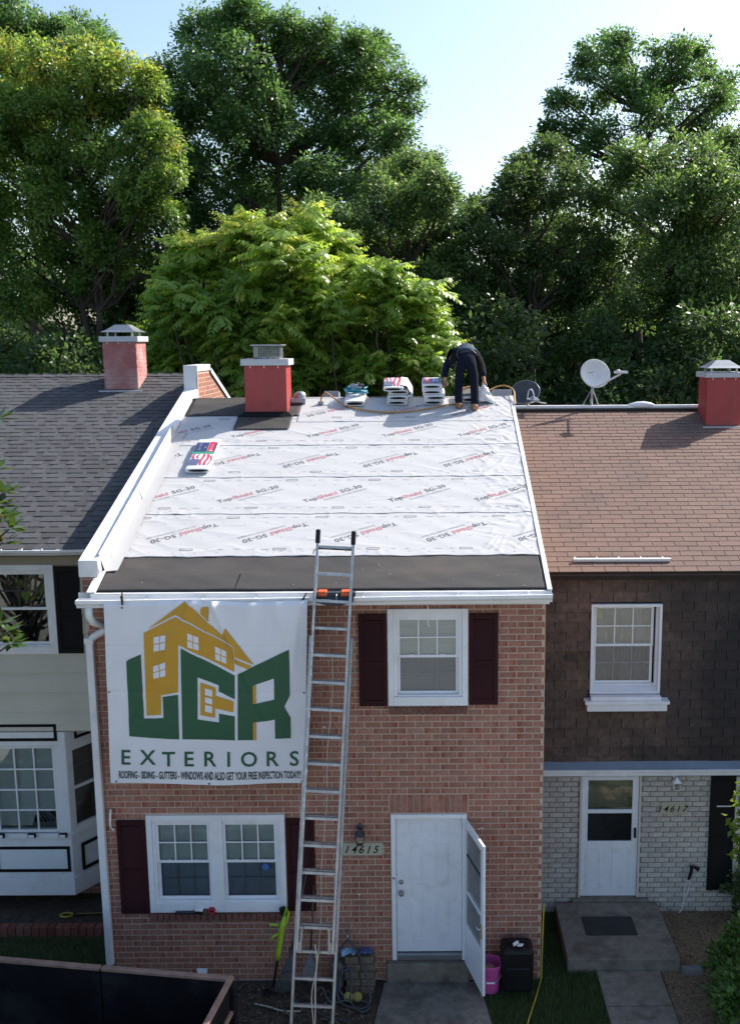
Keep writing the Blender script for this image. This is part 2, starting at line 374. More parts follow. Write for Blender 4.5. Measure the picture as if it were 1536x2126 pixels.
def lay_bricks(parent, fr, bricks, mat, mod, course, joint, limit=300, hidden=(), rest_name='brickwork', name='brick', key=None):
    """the ones that show largest as single parts sharing one mesh, the rest as one joined part"""
    O, eu, ev, ew = fr
    full = [b for b in bricks if b[4] and not any(h[0] < (b[0]+b[1])/2 < h[1] and h[2] < (b[2]+b[3])/2 < h[3] for h in hidden)]
    eye = Vector((0, 0, CAM_H))
    full.sort(key=key or (lambda b: (O + eu*(b[0]+b[1])/2 + ev*(b[2]+b[3])/2 - eye).length))
    single = set(id(b) for b in full[:limit])
    mb = MB(); loc0 = (Vector((0,0,0)), eu, ev, ew)
    add_brick(mb, loc0, -(mod-joint)/2, (mod-joint)/2, -(course-joint)/2, (course-joint)/2)
    proto = mb.build(name, mat, None); me = proto.data; bpy.data.objects.remove(proto)
    rest = MB()
    for b in bricks:
        if id(b) in single:
            inst(name, me, O + eu*((b[0]+b[1])/2) + ev*((b[2]+b[3])/2) + ew*random.uniform(-0.0015, 0.0015), parent)
        else:
            add_brick(rest, fr, b[0], b[1], b[2], b[3], 0.004 + random.uniform(-0.0015, 0.0015))
    if rest.f: rest.build(rest_name, mat, parent, kind='stuff')

def soldier_row(parent, fr, u0, u1, v0, v1, n, mat, proud=0.007, depth=0.02):
    w = (u1-u0)/n
    for i in range(n):
        mb = MB(); add_brick(mb, fr, u0+i*w+0.005, u0+(i+1)*w-0.005, v0+0.004, v1-0.004, proud + random.uniform(-0.001, 0.001), vertical=True, depth=depth)
        mb.build('brick', mat, parent)

def blind_mesh(x0, x1, z0, z1, y, pitch=0.028, skew=0.0):
    mb = MB(); z = z0
    while z < z1:
        j = random.uniform(-0.002, 0.002)
        mb.add([(x0, y-0.008, z+j-0.003), (x1, y-0.008, z-j-0.003), (x1, y+0.01, z+0.019-j), (x0, y+0.01, z+0.019+j)], [(0,1,2,3)])
        z += pitch
    mb.box((x0+x1)/2-0.001, (x0+x1)/2+0.001, y-0.012, y-0.010, z0, z1)
    return mb

def sash(win, x0, x1, z0, z1, y, pane_mat, grid=(3, 2), fw=0.035, mw=0.016, frame_mat='white', muntin_mat=None):
    s_ = frame_rect(MB(), x0, x1, z0, z1, y, y+0.032, fw).build('sash', M[frame_mat], win, bevel=0.003)
    a, b, c, d = x0+fw, x1-fw, z0+fw, z1-fw
    MB().box(a-0.004, b+0.004, y+0.012, y+0.015, c-0.004, d+0.004).build('pane', M[pane_mat], win)
    mm = M[muntin_mat or frame_mat]; mo = 0.005 if pane_mat == 'glass' else 0.018
    for i in range(1, grid[0]):
        xx = a + (b-a)*i/grid[0]; MB().box(xx-mw/2, xx+mw/2, y+mo, y+mo+0.006, c, d).build('muntin', mm, win)
    for k in range(1, grid[1]):
        zz = c + (d-c)*k/grid[1]
        for i in range(grid[0]):
            MB().box(a+(b-a)*i/grid[0]+(mw/2 if i else 0), a+(b-a)*(i+1)/grid[0]-(mw/2 if i < grid[0]-1 else 0), y+mo, y+mo+0.006, zz-mw/2, zz+mw/2).build('muntin', mm, win)

def double_hung(parent, x0, x1, z0, z1, Y, units=1, casing=0.10, mull=0.10, proud=0.03, grid=(3, 2), blind='blind', bottom=None, label=None, muntin=None):
    bottom = casing*1.1 if bottom is None else bottom
    mb = frame_rect(MB(), x0, x1, z0, z1, Y-proud, Y+0.06, casing*0.62, wb=bottom, wt=casing*0.7)
    uw = (x1-x0-2*casing-(units-1)*mull)/units; ints = []
    for i in range(units):
        a = x0+casing+i*(uw+mull); ints.append((a, a+uw))
        if i: mb.box(a-mull, a, Y-proud+0.004, Y+0.05, z0+bottom, z1-casing*0.7)
    win = mb.build('window', M['white'], parent, bevel=0.004, label=label)
    il = frame_rect(MB(), x0+casing*0.62, x1-casing*0.62, z0+bottom, z1-casing*0.7, Y-proud+0.022, Y+0.055, casing*0.38, wb=0.02, wt=casing*0.3)
    il.build('inner_frame', M['white'], win, bevel=0.003)
    for a, b in ints:
        zb, zt = z0+bottom+0.02, z1-casing; zm = (zb+zt)/2
        sash(win, a, b, zm-0.018, zt, Y+0.004, 'glass', grid, muntin_mat=muntin)
        sash(win, a, b, zb, zm+0.018, Y+0.038, 'screen', grid, muntin_mat=muntin)
        MB().box(a+0.2*uw, a+0.27*uw, Y-0.004, Y+0.004, zm+0.018, zm+0.028).build('sash_lock', M['white'], win)
        MB().box(a+0.7*uw, a+0.77*uw, Y-0.004, Y+0.004, zm+0.018, zm+0.028).build('sash_lock', M['white'], win)
        if blind == 'blind':
            blind_mesh(a+0.01, b-0.01, zm+0.02, zt-0.01, Y+0.052).build('blind', M['blind'], win); blind_mesh(a+0.01, b-0.01, zb+0.02, zm, Y+0.084).build('blind', M['blind'], win)
        elif blind == 'curtain':
            n = 60; vs = []; fs = []
            for i in range(n+1):
                xx = a + (b-a)*i/n; yy = Y+0.12+0.018*math.sin(i*0.9)+0.01*math.sin(i*0.37)
                vs += [(xx, yy, zb), (xx, yy, zt)]
            fs = [(2*i, 2*i+2, 2*i+3, 2*i+1) for i in range(n)]
            q = MB(); q.add(vs, fs); q.build('curtain', M['curtain'], win, smooth=True)
    MB().box(x0+0.02, x1-0.02, Y+0.22, Y+0.24, z0+0.02, z1-0.02).build('room_darkness', M['room_darkness'], win)
    return win

def shutter(parent, x0, x1, z0, z1, Y, mat, proud=0.035, label=None):
    y0 = Y-proud; w = 0.05
    s_ = frame_rect(MB(), x0, x1, z0, z1, y0, Y-0.008, w, wb=0.07, wt=0.07).build('shutter', M[mat], parent, bevel=0.003, label=label)
    zm = z0+(z1-z0)*0.46
    MB().box(x0+w, x1-w, y0+0.002, Y-0.008, zm-0.03, zm+0.03).build('middle_rail', M[mat], s_)
    for a, b in ((z0+0.07, zm-0.03), (zm+0.03, z1-0.07)):
        mb = MB(); z = a+0.004
        while z < b-0.02:
            mb.add([(x0+w, y0+0.008, z), (x1-w, y0+0.008, z), (x1-w, y0+0.013, z+0.027), (x0+w, y0+0.013, z+0.027)], [(0,1,2,3)]); z += 0.026
        mb.build('louvres', M[mat], s_)
    MB().box(x0+w, x1-w, Y-0.010, Y-0.0085, z0+0.07, z1-0.07).build('back_panel', M[mat], s_)
    return s_

def text_mesh(txt, size, bold=0.0, spacing=1.0, shear=0.0, width=1.0):
    """outline of a word as flat vertices and faces, left end at 0, baseline at 0"""
    c = bpy.data.curves.new('lettering_curve', 'FONT'); c.body = txt; c.size = size; c.offset = bold; c.space_character = spacing
    c.shear = shear; c.fill_mode = 'BOTH'; c.resolution_u = 3
    o = bpy.data.objects.new('lettering_tmp', c); COL.objects.link(o)
    dg = bpy.context.evaluated_depsgraph_get(); dg.update()
    me = bpy.data.meshes.new_from_object(o.evaluated_get(dg))
    vs = [(v.co.x*width, v.co.y) for v in me.vertices]; fs = [tuple(p.vertices) for p in me.polygons]
    bpy.data.objects.remove(o); bpy.data.curves.remove(c); bpy.data.meshes.remove(me)
    x0 = min(v[0] for v in vs)
    return [(x-x0, y) for x, y in vs], fs, max(v[0] for v in vs)-x0

class Roof:
    """sloping plane with (x, s) coordinates: s metres up the slope from the eave"""
    def __init__(s, y0, z0, deg):
        a = math.radians(deg); s.O = Vector((0, y0, z0)); s.es = Vector((0, math.cos(a), math.sin(a))); s.n = Vector((0, -math.sin(a), math.cos(a))); s.ex = Vector((1,0,0))
    def p(s, x, t, h=0.0): return s.O + s.ex*x + s.es*t + s.n*h

def shingle(mb, rf, x0, x1, s0, s1, t0, t1, skew=0.0):
    P = rf.p
    mb.add([P(x0,s0,0),P(x1,s0,0),P(x1,s1,0),P(x0,s1,0),P(x0,s0,t0),P(x1,s0,t0),P(x1+skew,s1,t1),P(x0+skew,s1,t1)],
           [(4,5,6,7),(0,1,5,4),(1,2,6,5),(3,0,4,7)])

# ================================================================== main townhouse
FY = 11.5; XL, XR = -4.03, 1.40
house = thing('brick_townhouse', (-1.3, FY, 0), 'red brick townhouse with white underlayment on its roof and open storm door', 'house')
LW = (-3.46, -1.76, 0.94, 2.23); UW = (-0.47, 0.485, 3.62, 4.82); DR = (-0.46, 0.47, 0.27, 2.22)
wall = wall_slab(XL, XR, -0.3, 5.06, FY, FY+0.2, [LW, UW, DR]).build('wall', M['mortar'], house)
MOD, CRS, JT = 0.203, 0.0775, 0.0125
cuts = [LW, UW, DR, (-0.48, 0.49, 2.225, 2.48), (-0.47, 0.49, 3.50, 3.62), (-3.46, -1.74, 0.825, 0.94)]
br = running_bond(XL, XR, 0.0, 5.05, cuts, MOD, CRS, JT, phase=0.12)
lay_bricks(wall, FRONT(FY), br, M['brick'], MOD, CRS, JT, 300, hidden=[(-3.78, -1.3, 2.8, 5.1), (-1.45, -0.8, 0, 5.1), (-0.83, 0.85, 3.6, 4.8), (-4.1, -3.85, 0, 5.1), (-5, 5, 4.97, 5.1)])
soldier_row(wall, FRONT(FY), -0.475, 0.485, 2.235, 2.474, 13, M['brick'])
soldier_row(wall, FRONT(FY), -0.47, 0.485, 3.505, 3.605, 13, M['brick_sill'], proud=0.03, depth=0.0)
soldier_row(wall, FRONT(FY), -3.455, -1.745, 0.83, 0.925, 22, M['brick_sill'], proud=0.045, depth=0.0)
# right return of the wall, standing proud of the neighbour
sidew = MB().box(XR-0.2, XR-0.001, FY+0.2, 22.2, -0.3, 5.08).build('side_wall', M['mortar'], house)
rest = MB()
for b in running_bond(FY, 13.05, 0.0, 5.05, [], MOD, CRS, JT, phase=0.02): add_brick(rest, SIDE(XR), *b[:4], 0.006)
rest.build('brickwork', M['brick'], sidew, kind='stuff')
MB().box(XL, XL+0.2, FY+0.2, 22.2, -0.3, 5.0).build('side_wall', M['mortar'], house)
MB().box(XL, XR, 22.2, 22.4, -0.3, 5.0).build('back_wall', M['mortar'], house)
# gable triangles closing the attic on the right
MB().prism([(11.5, 5.06), (16.6, 6.9), (22.2, 5.0), (22.2, 4.95), (11.5, 4.95)], ((XR-0.15, 0, 0), (0,1,0), (0,0,1), (1,0,0)), 0.13).build('gable', M['mortar'], house)

double_hung(house, *LW, FY, units=2, casing=0.105, mull=0.16, bottom=0.13)
double_hung(house, *UW, FY, units=1, casing=0.11, bottom=0.11)
for a in ((-3.82, -3.475, 0.93, 2.17), (-1.745, -1.40, 0.95, 2.18), (-0.815, -0.485, 3.62, 4.76), (0.50, 0.84, 3.63, 4.76)):
    shutter(house, *a, FY, 'shutter')
MB().lathe([(0.0, 0), (0.045, 0.002), (0.045, 0.006), (0.0, 0.007)], (-2.02, FY+0.030, 1.52), 16, (0,-1,0)).build('window_sticker', pm('blue_sticker', (0.05, 0.16, 0.42), 0.5), house, label='round blue sticker on the lower sash')

# door, frame, step
dfr = MB()
dfr.box(DR[0], DR[0]+0.055, FY-0.03, FY+0.12, DR[2], DR[3]); dfr.box(DR[1]-0.055, DR[1], FY-0.03, FY+0.12, DR[2], DR[3])
dfr.box(DR[0]+0.055, DR[1]-0.055, FY-0.03, FY+0.12, DR[3]-0.05, DR[3])
doorframe = dfr.build('door_frame', M['white'], house, bevel=0.004)
MB().box(DR[0]+0.055, DR[1]-0.055, FY-0.02, FY+0.12, DR[2], DR[2]+0.06).build('threshold', M['steel'], doorframe)
dx0, dx1, dz0, dz1 = DR[0]+0.058, DR[1]-0.058, DR[2]+0.07, DR[3]-0.053; dy = FY+0.05
door = MB().box(dx0, dx1, dy, dy+0.04, dz0, dz1).build('front_door', M['doorwhite'], house, bevel=0.003)
dw = dx1-dx0; dh = dz1-dz0
for cx_ in (dx0+0.30*dw, dx0+0.70*dw):
    for za, zb in ((0.10, 0.38), (0.49, 0.80), (0.87, 0.955)):
        a, b = cx_-0.105*dw, cx_+0.105*dw; c, d = dz0+za*dh, dz0+zb*dh
        q = frame_rect(MB(), a, b, c, d, dy-0.006, dy, 0.010)
        q.add([(a+0.03, dy-0.005, c+0.03), (b-0.03, dy-0.005, c+0.03), (b-0.03, dy-0.005, d-0.03), (a+0.03, dy-0.005, d-0.03),
               (a+0.018, dy-0.0005, c+0.018), (b-0.018, dy-0.0005, c+0.018), (b-0.018, dy-0.0005, d-0.018), (a+0.018, dy-0.0005, d-0.018)],
              [(0,1,2,3),(4,5,1,0),(5,6,2,1),(6,7,3,2),(7,4,0,3)])
        q.build('door_panel', M['doorwhite'], door, bevel=0.002)
brass = pm('aged_brass', (0.30, 0.22, 0.10), 0.35, metal=0.9, var=0.2); gold = pm('bright_brass', (0.55, 0.38, 0.12), 0.3, metal=0.9)
nick = pm('nickel', (0.35, 0.32, 0.28), 0.3, metal=0.9)
MB().lathe([(0.03, 0), (0.03, 0.008), (0.012, 0.012), (0.012, 0.035), (0.028, 0.042), (0.03, 0.06), (0.0, 0.07)], (dx0+0.06, dy, dz0+0.445*dh), 16, (0,-1,0)).build('door_knob', nick, door, smooth=True)
MB().lathe([(0.028, 0), (0.028, 0.012), (0.02, 0.022), (0.0, 0.024)], (dx0+0.06, dy, dz0+0.52*dh), 16, (0,-1,0)).build('deadbolt', nick, door, smooth=True)
MB().box(DR[0]+0.012, DR[0]+0.045, FY-0.045, FY-0.031, 1.29, 1.42).build('doorbell', M['doorwhite'], doorframe, bevel=0.004)
MB().lathe([(0.012, 0), (0.012, 0.004), (0, 0.005)], (DR[0]+0.028, FY-0.0455, 1.395), 12, (0,-1,0)).build('doorbell_lens', M['black'], doorframe)

# storm door standing open towards the street, hinged at the right jamb
hinge = Vector((0.455, FY-0.035, 0)); free = Vector((0.645, 10.77, 0)); sdv = (free-hinge); sdl = sdv.length; sdx = sdv.normalized(); sdn = Vector((0,0,1)).cross(sdx)
def sbox(mb, a, b, c, d, t0=-0.016, t1=0.016):
    ctr = hinge + sdx*((a+b)/2) + Vector((0,0,(c+d)/2)) + sdn*((t0+t1)/2)
    return mb.obox(ctr, sdx*((b-a)/2), sdn*((t1-t0)/2), Vector((0,0,(d-c)/2)))
sb, st = 0.26, 2.17; mb = MB()
sbox(mb, 0, 0.07, sb, st); sbox(mb, sdl-0.09, sdl, sb, st); sbox(mb, 0.07, sdl-0.09, st-0.09, st); sbox(mb, 0.07, sdl-0.09, sb, 0.83); sbox(mb, 0.07, sdl-0.09, 1.24, 1.28)
storm = mb.build('storm_door', M['doorwhite'], house, bevel=0.004, label='white storm door swung open towards the street')
sbox(MB(), 0.068, sdl-0.088, 1.279, st-0.089, -0.003, 0.003).build('upper_glass', M['glass'], storm)
sbox(MB(), 0.068, sdl-0.088, 0.829, 1.241, -0.009, -0.004).build('lower_glass', M['glass'], storm)
q = MB(); sbox(q, 0.07, sdl-0.09, 1.72, 1.745, -0.012, 0.012); q.build('glass_rail', M['dark_metal'], storm)
q = MB(); sbox(q, 0.068, sdl-0.088, 1.745, st-0.09, 0.004, 0.008); q.build('insect_screen', M['screen'], storm)
q = MB(); sbox(q, sdl-0.075, sdl-0.03, 0.98, 1.16, 0.016, 0.022); sbox(q, sdl-0.075, sdl-0.03, 0.98, 1.16, -0.022, -0.016)
lock = q.build('lock_plate', gold, storm)
q = MB(); hp = hinge + sdx*(sdl-0.055) + Vector((0,0,1.10)); q.tube([hp+sdn*-0.02, hp+sdn*-0.055, hp+sdn*-0.06-sdx*0.06], 0.007, 8); q.build('latch_handle', M['white_metal'], storm, smooth=True)
q = MB(); q.tube([hp+sdn*0.02, hp+sdn*0.05, hp+sdn*0.055-sdx*0.06], 0.007, 8); q.build('latch_handle', gold, storm, smooth=True)
# concrete doorstep of the house
MB().box(-0.53, 0.50, FY-0.09, FY+0.02, -0.1, 0.255).build('doorstep', M['concrete'], house, bevel=0.012)

# ---------------------------------------------------------------- roof
R1 = Roof(11.2, 5.118, 19.5); RIDGE = 5.4/math.cos(math.radians(19.5))
deckm = pm('roof_deck_wood', (0.22, 0.15, 0.09), 0.9, var=0.2, vscale=4)
roof = MB().prism([(11.22, 5.09), (16.6, 7.005), (22.6, 4.90), (22.6, 4.72), (16.6, 6.83), (11.22, 4.97)], ((-3.84, 0, 0), (0,1,0), (0,0,1), (1,0,0)), 5.235).build('roof', deckm, house)
MB().prism([(16.58, 7.035), (22.65, 4.925), (22.65, 4.905), (16.58, 7.013)], ((-3.83, 0, 0), (0,1,0), (0,0,1), (1,0,0)), 5.22).build('rear_roof_covering', M['membrane'], roof)

WR = []
wr = np.random.default_rng(21)
for i in range(520):
    edge = wr.random() < 0.45
    x = wr.uniform(0.75, 1.4) if edge else wr.uniform(-3.8, 1.4); s_ = wr.uniform(0.78, 5.6)
    ang = math.radians(wr.uniform(-75, 75)) if edge else math.radians(wr.normal(0, 22))
    WR.append((x, s_, math.cos(ang), math.sin(ang), wr.uniform(0.06, 0.30) if edge else wr.uniform(0.12, 0.55), wr.uniform(0.012, 0.028), wr.uniform(0.0018, 0.0062)*(1.25 if edge else 0.85)))
for sl in (1.81, 2.86, 3.90, 4.76, 0.80):      # puckers along every lap
    for i in range(26):
        ang = math.radians(wr.uniform(50, 130) if i % 3 else wr.normal(0, 10))
        WR.append((wr.uniform(-3.8, 1.4), sl+wr.uniform(-0.03, 0.09), math.cos(ang), math.sin(ang), wr.uniform(0.04, 0.13), wr.uniform(0.012, 0.022), wr.uniform(0.002, 0.006)))
WRa = np.array(WR)
def wrinkle(x, s_):
    x = np.asarray(x, float); s_ = np.asarray(s_, float); h = np.zeros_like(x)
    for cx_, cs, ca, sa, ln, wd, ht in WRa:
        dx = x-cx_; ds = s_-cs; m_ = (np.abs(dx) < ln*2.2) & (np.abs(ds) < ln*2.2)
        if not m_.any(): continue
        a = dx[m_]*ca + ds[m_]*sa; b = -dx[m_]*sa + ds[m_]*ca
        h[m_] += ht*np.exp(-(a/ln)**2*1.6-(b/wd)**2)
    h += 0.0016*np.sin(x*3.1+1.7*np.sin(s_*2.3))*np.sin(s_*6.1+x*1.3) + 0.0012*np.sin(x*9.0+s_*17.0+2*np.sin(x*2.0))
    return np.clip(h, -0.004, 0.017)

def sheet_height(x, s_, s0, s1, top=0.004, bot=0.0075):
    return bot + (top-bot)*np.clip((s_-s0)/(s1-s0), 0, 1) + wrinkle(x, s_)

def roof_sheet(name, x0, x1, s0, s1, mat, step=0.021, top=0.004, bot=0.0075, rag=0.008, label=None):
    nx = int((x1-x0)/step)+2; ns = int((s1-s0)/step)+2
    X, S = np.meshgrid(np.linspace(x0, x1, nx), np.linspace(s0, s1, ns))
    e = rag*(np.sin(X*7.3+s0*9)+0.6*np.sin(X*19.1+s0*5))*np.clip(1-(S-s0)/0.12, 0, 1)
    S2 = S+e
    H = sheet_height(X, S2, s0, s1, top, bot)
    H += np.clip(1-(S-s0)/0.05, 0, 1)*0.006*np.clip(np.sin(X*5.1+s0*3)+np.sin(X*11.7+s0)-0.9, 0, 1)   # lifted lip here and there
    v = np.stack([X, R1.O.y+R1.es.y*S2+R1.n.y*H, R1.O.z+R1.es.z*S2+R1.n.z*H], -1).reshape(-1, 3)
    i = np.arange(ns*nx).reshape(ns, nx)
    f = np.stack([i[:-1,:-1], i[:-1,1:], i[1:,1:], i[1:,:-1]], -1).reshape(-1, 4)
    me = bpy.data.meshes.new(name); me.from_pydata(v.tolist(), [], f.tolist()); me.materials.append(mat)
    me.polygons.foreach_set('use_smooth', [True]*len(me.polygons))
    o = bpy.data.objects.new(name, me); COL.objects.link(o); attach(o, house)
    so = o.modifiers.new('thickness', 'SOLIDIFY'); so.thickness = 0.002; so.offset = -1
    if label: o['label'] = label
    return o

roof_sheet('eave_membrane', -3.82, 1.385, 0.012, 0.80, M['membrane'], step=0.05, top=0.0, bot=0.004, rag=0.002, label='dark grey ice shield strip along the eave')
SH = [(-3.83, 0.745, 1.835), (-3.83, 1.80, 2.885), (-3.83, 2.85, 3.93), (-3.83, 3.89, 5.0), (-2.02, 4.745, RIDGE+0.02)]
sheets = [roof_sheet('underlayment_sheet', x0, 1.392, s0, s1, M['sheet']) for x0, s0, s1 in SH]
T_top = text_mesh('Top', 0.158, 0.003); T_sh = text_mesh('Shield', 0.158, 0.003); T_sg = text_mesh('SG-30', 0.158, 0.003, 1.06); T_sub = text_mesh('Synthetic Underlayment', 0.066)
rows = [(-3.05, 1.31, 180), (-2.41, 2.36, 0), (-2.80, 3.39, 180), (-2.57, 4.42, 0), (-1.50, 5.18, 180)]
for (x0, s0, s1), sh, (tx, ts, rot) in zip(SH, sheets, rows):
    mb = MB(); lim = (x0+0.02, 1.385)
    def stamp(vs, fs, ox, oy, cx_, cs, ang, mi):
        ca, sa = math.cos(ang), math.sin(ang)
        P = [(cx_+(x+ox)*ca-(y+oy)*sa, cs+(x+ox)*sa+(y+oy)*ca) for x, y in vs]
        keep = [lim[0] < p[0] < lim[1] and s0+0.02 < p[1] for p in P]
        xs = np.array([p[0] for p in P]); ss = np.array([p[1] for p in P]); H = sheet_height(xs, ss, s0, s1)+0.0022
        mb.cur = mi
        mb.add([R1.p(xs[k], ss[k], H[k]) for k in range(len(P))], [f for f in fs if all(keep[k] for k in f)])
    for k in range(-2, 6):
        cx_ = tx + 1.145*k
        if cx_ < -4.4 or cx_ > 1.9: continue
        if s0 > 4.7 and cx_ < -1.9: continue
        if abs(s0-3.89) < 0.01 and -3.0 < cx_-0.0 < -2.9: continue
        ang = math.radians(30 + rot); tot = T_top[2]+T_sh[2]+T_sg[2]+0.085; k0 = 0.87/tot; xx = -tot/2
        for (vs, fs, w), mi, gap in ((T_top, 0, 0.012), (T_sh, 1, 0.073), (T_sg, 0, 0)):
            stamp([(x*k0, y*k0) for x, y in vs], fs, xx*k0, -0.045, cx_, ts, ang, mi); xx += w+gap
        stamp(T_sub[0], T_sub[1], -0.18, -0.125, cx_, ts, ang, 2)
    # nailing marks: lozenges and dots beside each lap
    for se in (s0+0.165, s1-0.125):
        for k in range(-1, 7):
            cx_ = tx+0.1 + 1.145*k + (0.45 if se > s0+0.5 else 0)
            if not (lim[0]+0.1 < cx_ < lim[1]-0.1): continue
            n = 14; outer = []; inner = []
            for q in range(n):
                a = 2*math.pi*q/n; ox = 0.06 if math.cos(a) > 0 else -0.06
                outer.append((ox+0.024*math.cos(a), 0.024*math.sin(a))); inner.append((ox+0.016*math.cos(a), 0.016*math.sin(a)))
            stamp(outer+inner, [(q, (q+1) % n, n+(q+1) % n, n+q) for q in range(n)], 0, 0, cx_, se, 0, 0)
            for d in (0.25, 0.42, 0.62, 0.8, 0.97):
                w = random.uniform(0.02, 0.05)
                stamp([(-w, -0.004), (w, -0.004), (w, 0.004), (-w, 0.004)], [(0,1,2,3)], d, 0, cx_, se, 0, 2)
    for k in range(60):
        stamp([(-0.012, -0.005), (0.012, -0.005), (0.012, 0.005), (-0.012, 0.005)], [(0,1,2,3)], 0, 0, x0+0.2+(k % 20)*0.262+random.uniform(-.03, .03), s0+0.10+(k//20)*0.36+random.uniform(-.02, .02), 0, 2)
    mb.build('printed_lettering', [M['ink_dark'], M['ink_red'], M['ink_grey']], sh, kind='stuff')
# seam, scuffs and scraps on the dark eave strip
seam = MB(); seam.beam(R1.p(-2.21, 0.03, 0.008), R1.p(-2.19, 0.36, 0.008), 0.006, 0.004, R1.n); seam.build('membrane_seam', M['black'], house)
rs_ = random.Random(15); q = MB()
for k in range(26):
    x, s_ = rs_.uniform(-3.6, 1.3), rs_.uniform(0.06, 0.72); w = rs_.uniform(0.002, 0.007); a = rs_.uniform(0, 3.1)
    u, v_ = math.cos(a)*w*rs_.uniform(1, 3), math.sin(a)*w*rs_.uniform(1, 3); h = 0.012
    q.add([R1.p(x-u, s_-v_, h), R1.p(x+v_*0.4, s_-u*0.4, h), R1.p(x+u, s_+v_, h), R1.p(x-v_*0.4, s_+u*0.4, h)], [(0,1,2,3)])
q.build('grit_scraps', pm('pale_grit', (0.26, 0.23, 0.2), 0.9, var=0.4, vscale=30), house, kind='stuff')
# black felt round the chimney
roof_sheet('felt_patch', -3.80, -2.01, 4.985, RIDGE+0.01, M['membrane'], step=0.05, top=0.009, bot=0.014, rag=0.003)
roof_sheet('felt_patch', -2.96, -2.10, 4.45, 5.02, M['membrane'], step=0.03, top=0.019, bot=0.024, rag=0.002)

# metal edges, gutter
wm = M['white_metal']
q = MB(); q.box(-3.85, 1.40, 11.165, 11.20, 5.028, 5.098); q.box(-3.85, 1.40, 11.16, 11.24, 5.099, 5.107); q.build('drip_edge', wm, house, bevel=0.002)
q = MB(); c0, c1 = R1.p(1.405, -0.03, 0.012), R1.p(1.405, RIDGE, 0.012); q.beam(c0, c1, 0.055, 0.02, R1.n); q.beam(R1.p(1.418, -0.03, -0.045), R1.p(1.418, RIDGE, -0.045), 0.018, 0.10, R1.n); q.build('rake_edge', wm, house, bevel=0.003)
q = MB(); q.beam(R1.p(-3.845, -0.03, 0.012), R1.p(-3.845, 0.42, 0.02), 0.10, 0.012, R1.n); q.build('rake_flashing', wm, house)
MB().box(XL, XR+0.02, 11.28, 11.30, 4.92, 5.085).build('fascia', wm, house)
MB().box(XL, XR+0.02, 11.301, FY-0.002, 4.985, 4.997).build('soffit', wm, house)
# K-style gutter falling slightly to the left
def gutter_mesh(x0, x1, y_back, zt0, zt1, w=0.115, h=0.095, t=0.004, n=14, sag=0.006):
    prof = [(0, 0), (0, -h), (-w*0.62, -h), (-w*0.72, -h*0.72), (-w, -h*0.40), (-w, 0), (-w+0.018, 0.0)]
    prof2 = [(a+ (t if i < 2 else (0.0 if i == 2 else (t if i > 3 else t))), b+(t if 0 < i < 4 else 0)) for i, (a, b) in enumerate(prof)]
    mb = MB(); vs = []; k = len(prof)
    for i in range(n+1):
        x = x0+(x1-x0)*i/n; z = zt0+(zt1-zt0)*i/n - sag*math.sin(i*1.7)*0.4
        vs += [(x, y_back+a, z+b) for a, b in prof]
    fs = [(i*k+j, i*k+j+1, (i+1)*k+j+1, (i+1)*k+j) for i in range(n) for j in range(k-1)]
    mb.add(vs, fs)
    for x, zt in ((x0, zt0), (x1, zt1)):
        mb.add([(x, y_back+a, zt+b) for a, b in prof[:6]], [(0,1,2,3,4,5)])
    return mb
gut = gutter_mesh(-3.99, 1.425, 11.163, 5.052, 5.088).build('gutter', wm, house)
so = gut.modifiers.new('thickness', 'SOLIDIFY'); so.thickness = 0.003; so.offset = 0
for x in (-3.2, -2.55, -1.95, -0.72, 0.35, 1.16):
    z = 5.05+0.036*(x+3.99)/5.4
    q = MB(); q.box(x-0.008, x+0.008, 11.05, 11.165, z-0.008, z-0.002); q.lathe([(0.008, 0), (0.008, 0.02), (0, 0.022)], (x, 11.155, z), 8, (0,-0.3,1)); q.build('gutter_hanger', wm, gut)
q = MB(); q.tube([(-0.0, 11.10, 4.955), (0.012, 11.16, 4.93), (0.01, 11.20, 4.70), (0.03, 11.2, 4.68)], 0.006, 6); q.build('loose_gutter_spike', wm, gut)
# downspout at the left corner
dsx = -3.99
def square_tube(pts, w, d):
    mb = MB(); pts = [Vector(p) for p in pts]; vs = []
    for i, p in enumerate(pts):
        t = (pts[min(i+1, len(pts)-1)]-pts[max(i-1, 0)]).normalized(); ux = Vector((1,0,0))
        if abs(t.x) > 0.6: ux = Vector((0,0,1))
        ux = (ux-t*ux.dot(t)).normalized(); uy = t.cross(ux)
        if abs(t.x) > 0.6: uy = -uy
        vs += [p+ux*w/2+uy*d/2, p-ux*w/2+uy*d/2, p-ux*w/2-uy*d/2, p+ux*w/2-uy*d/2]
    fs = [(4*i+k, 4*i+(k+1) % 4, 4*i+4+(k+1) % 4, 4*i+4+k) for i in range(len(pts)-1) for k in range(4)]
    mb.add(vs, fs+[(0,1,2,3), tuple(len(vs)-4+k for k in range(4))]); return mb
spout = square_tube([(dsx, FY-0.055, 4.46), (dsx, FY-0.055, 3.2), (dsx-0.005, FY-0.055, 1.8), (dsx, FY-0.055, 0.22)], 0.085, 0.075).build('downspout', wm, house, bevel=0.006)
q = MB(); q.tube([(-3.86, 11.105, 4.965), (-3.86, 11.105, 4.86), (-3.84, 11.14, 4.78), (-3.78, 11.30, 4.70), (-3.77, 11.42, 4.64), (-3.80, 11.44, 4.59), (-3.93, 11.445, 4.52), (-3.985, 11.445, 4.46)], 0.046, 12); q.build('downspout_elbow', wm, spout, smooth=True)
square_tube([(dsx, FY-0.055, 4.44), (dsx, FY-0.055, 4.50)], 0.105, 0.095).build('downspout_joint', wm, spout)
square_tube([(dsx, FY-0.055, 0.25), (dsx+0.03, FY-0.10, 0.12)], 0.11, 0.095).build('downspout_foot', M['steel'], spout)
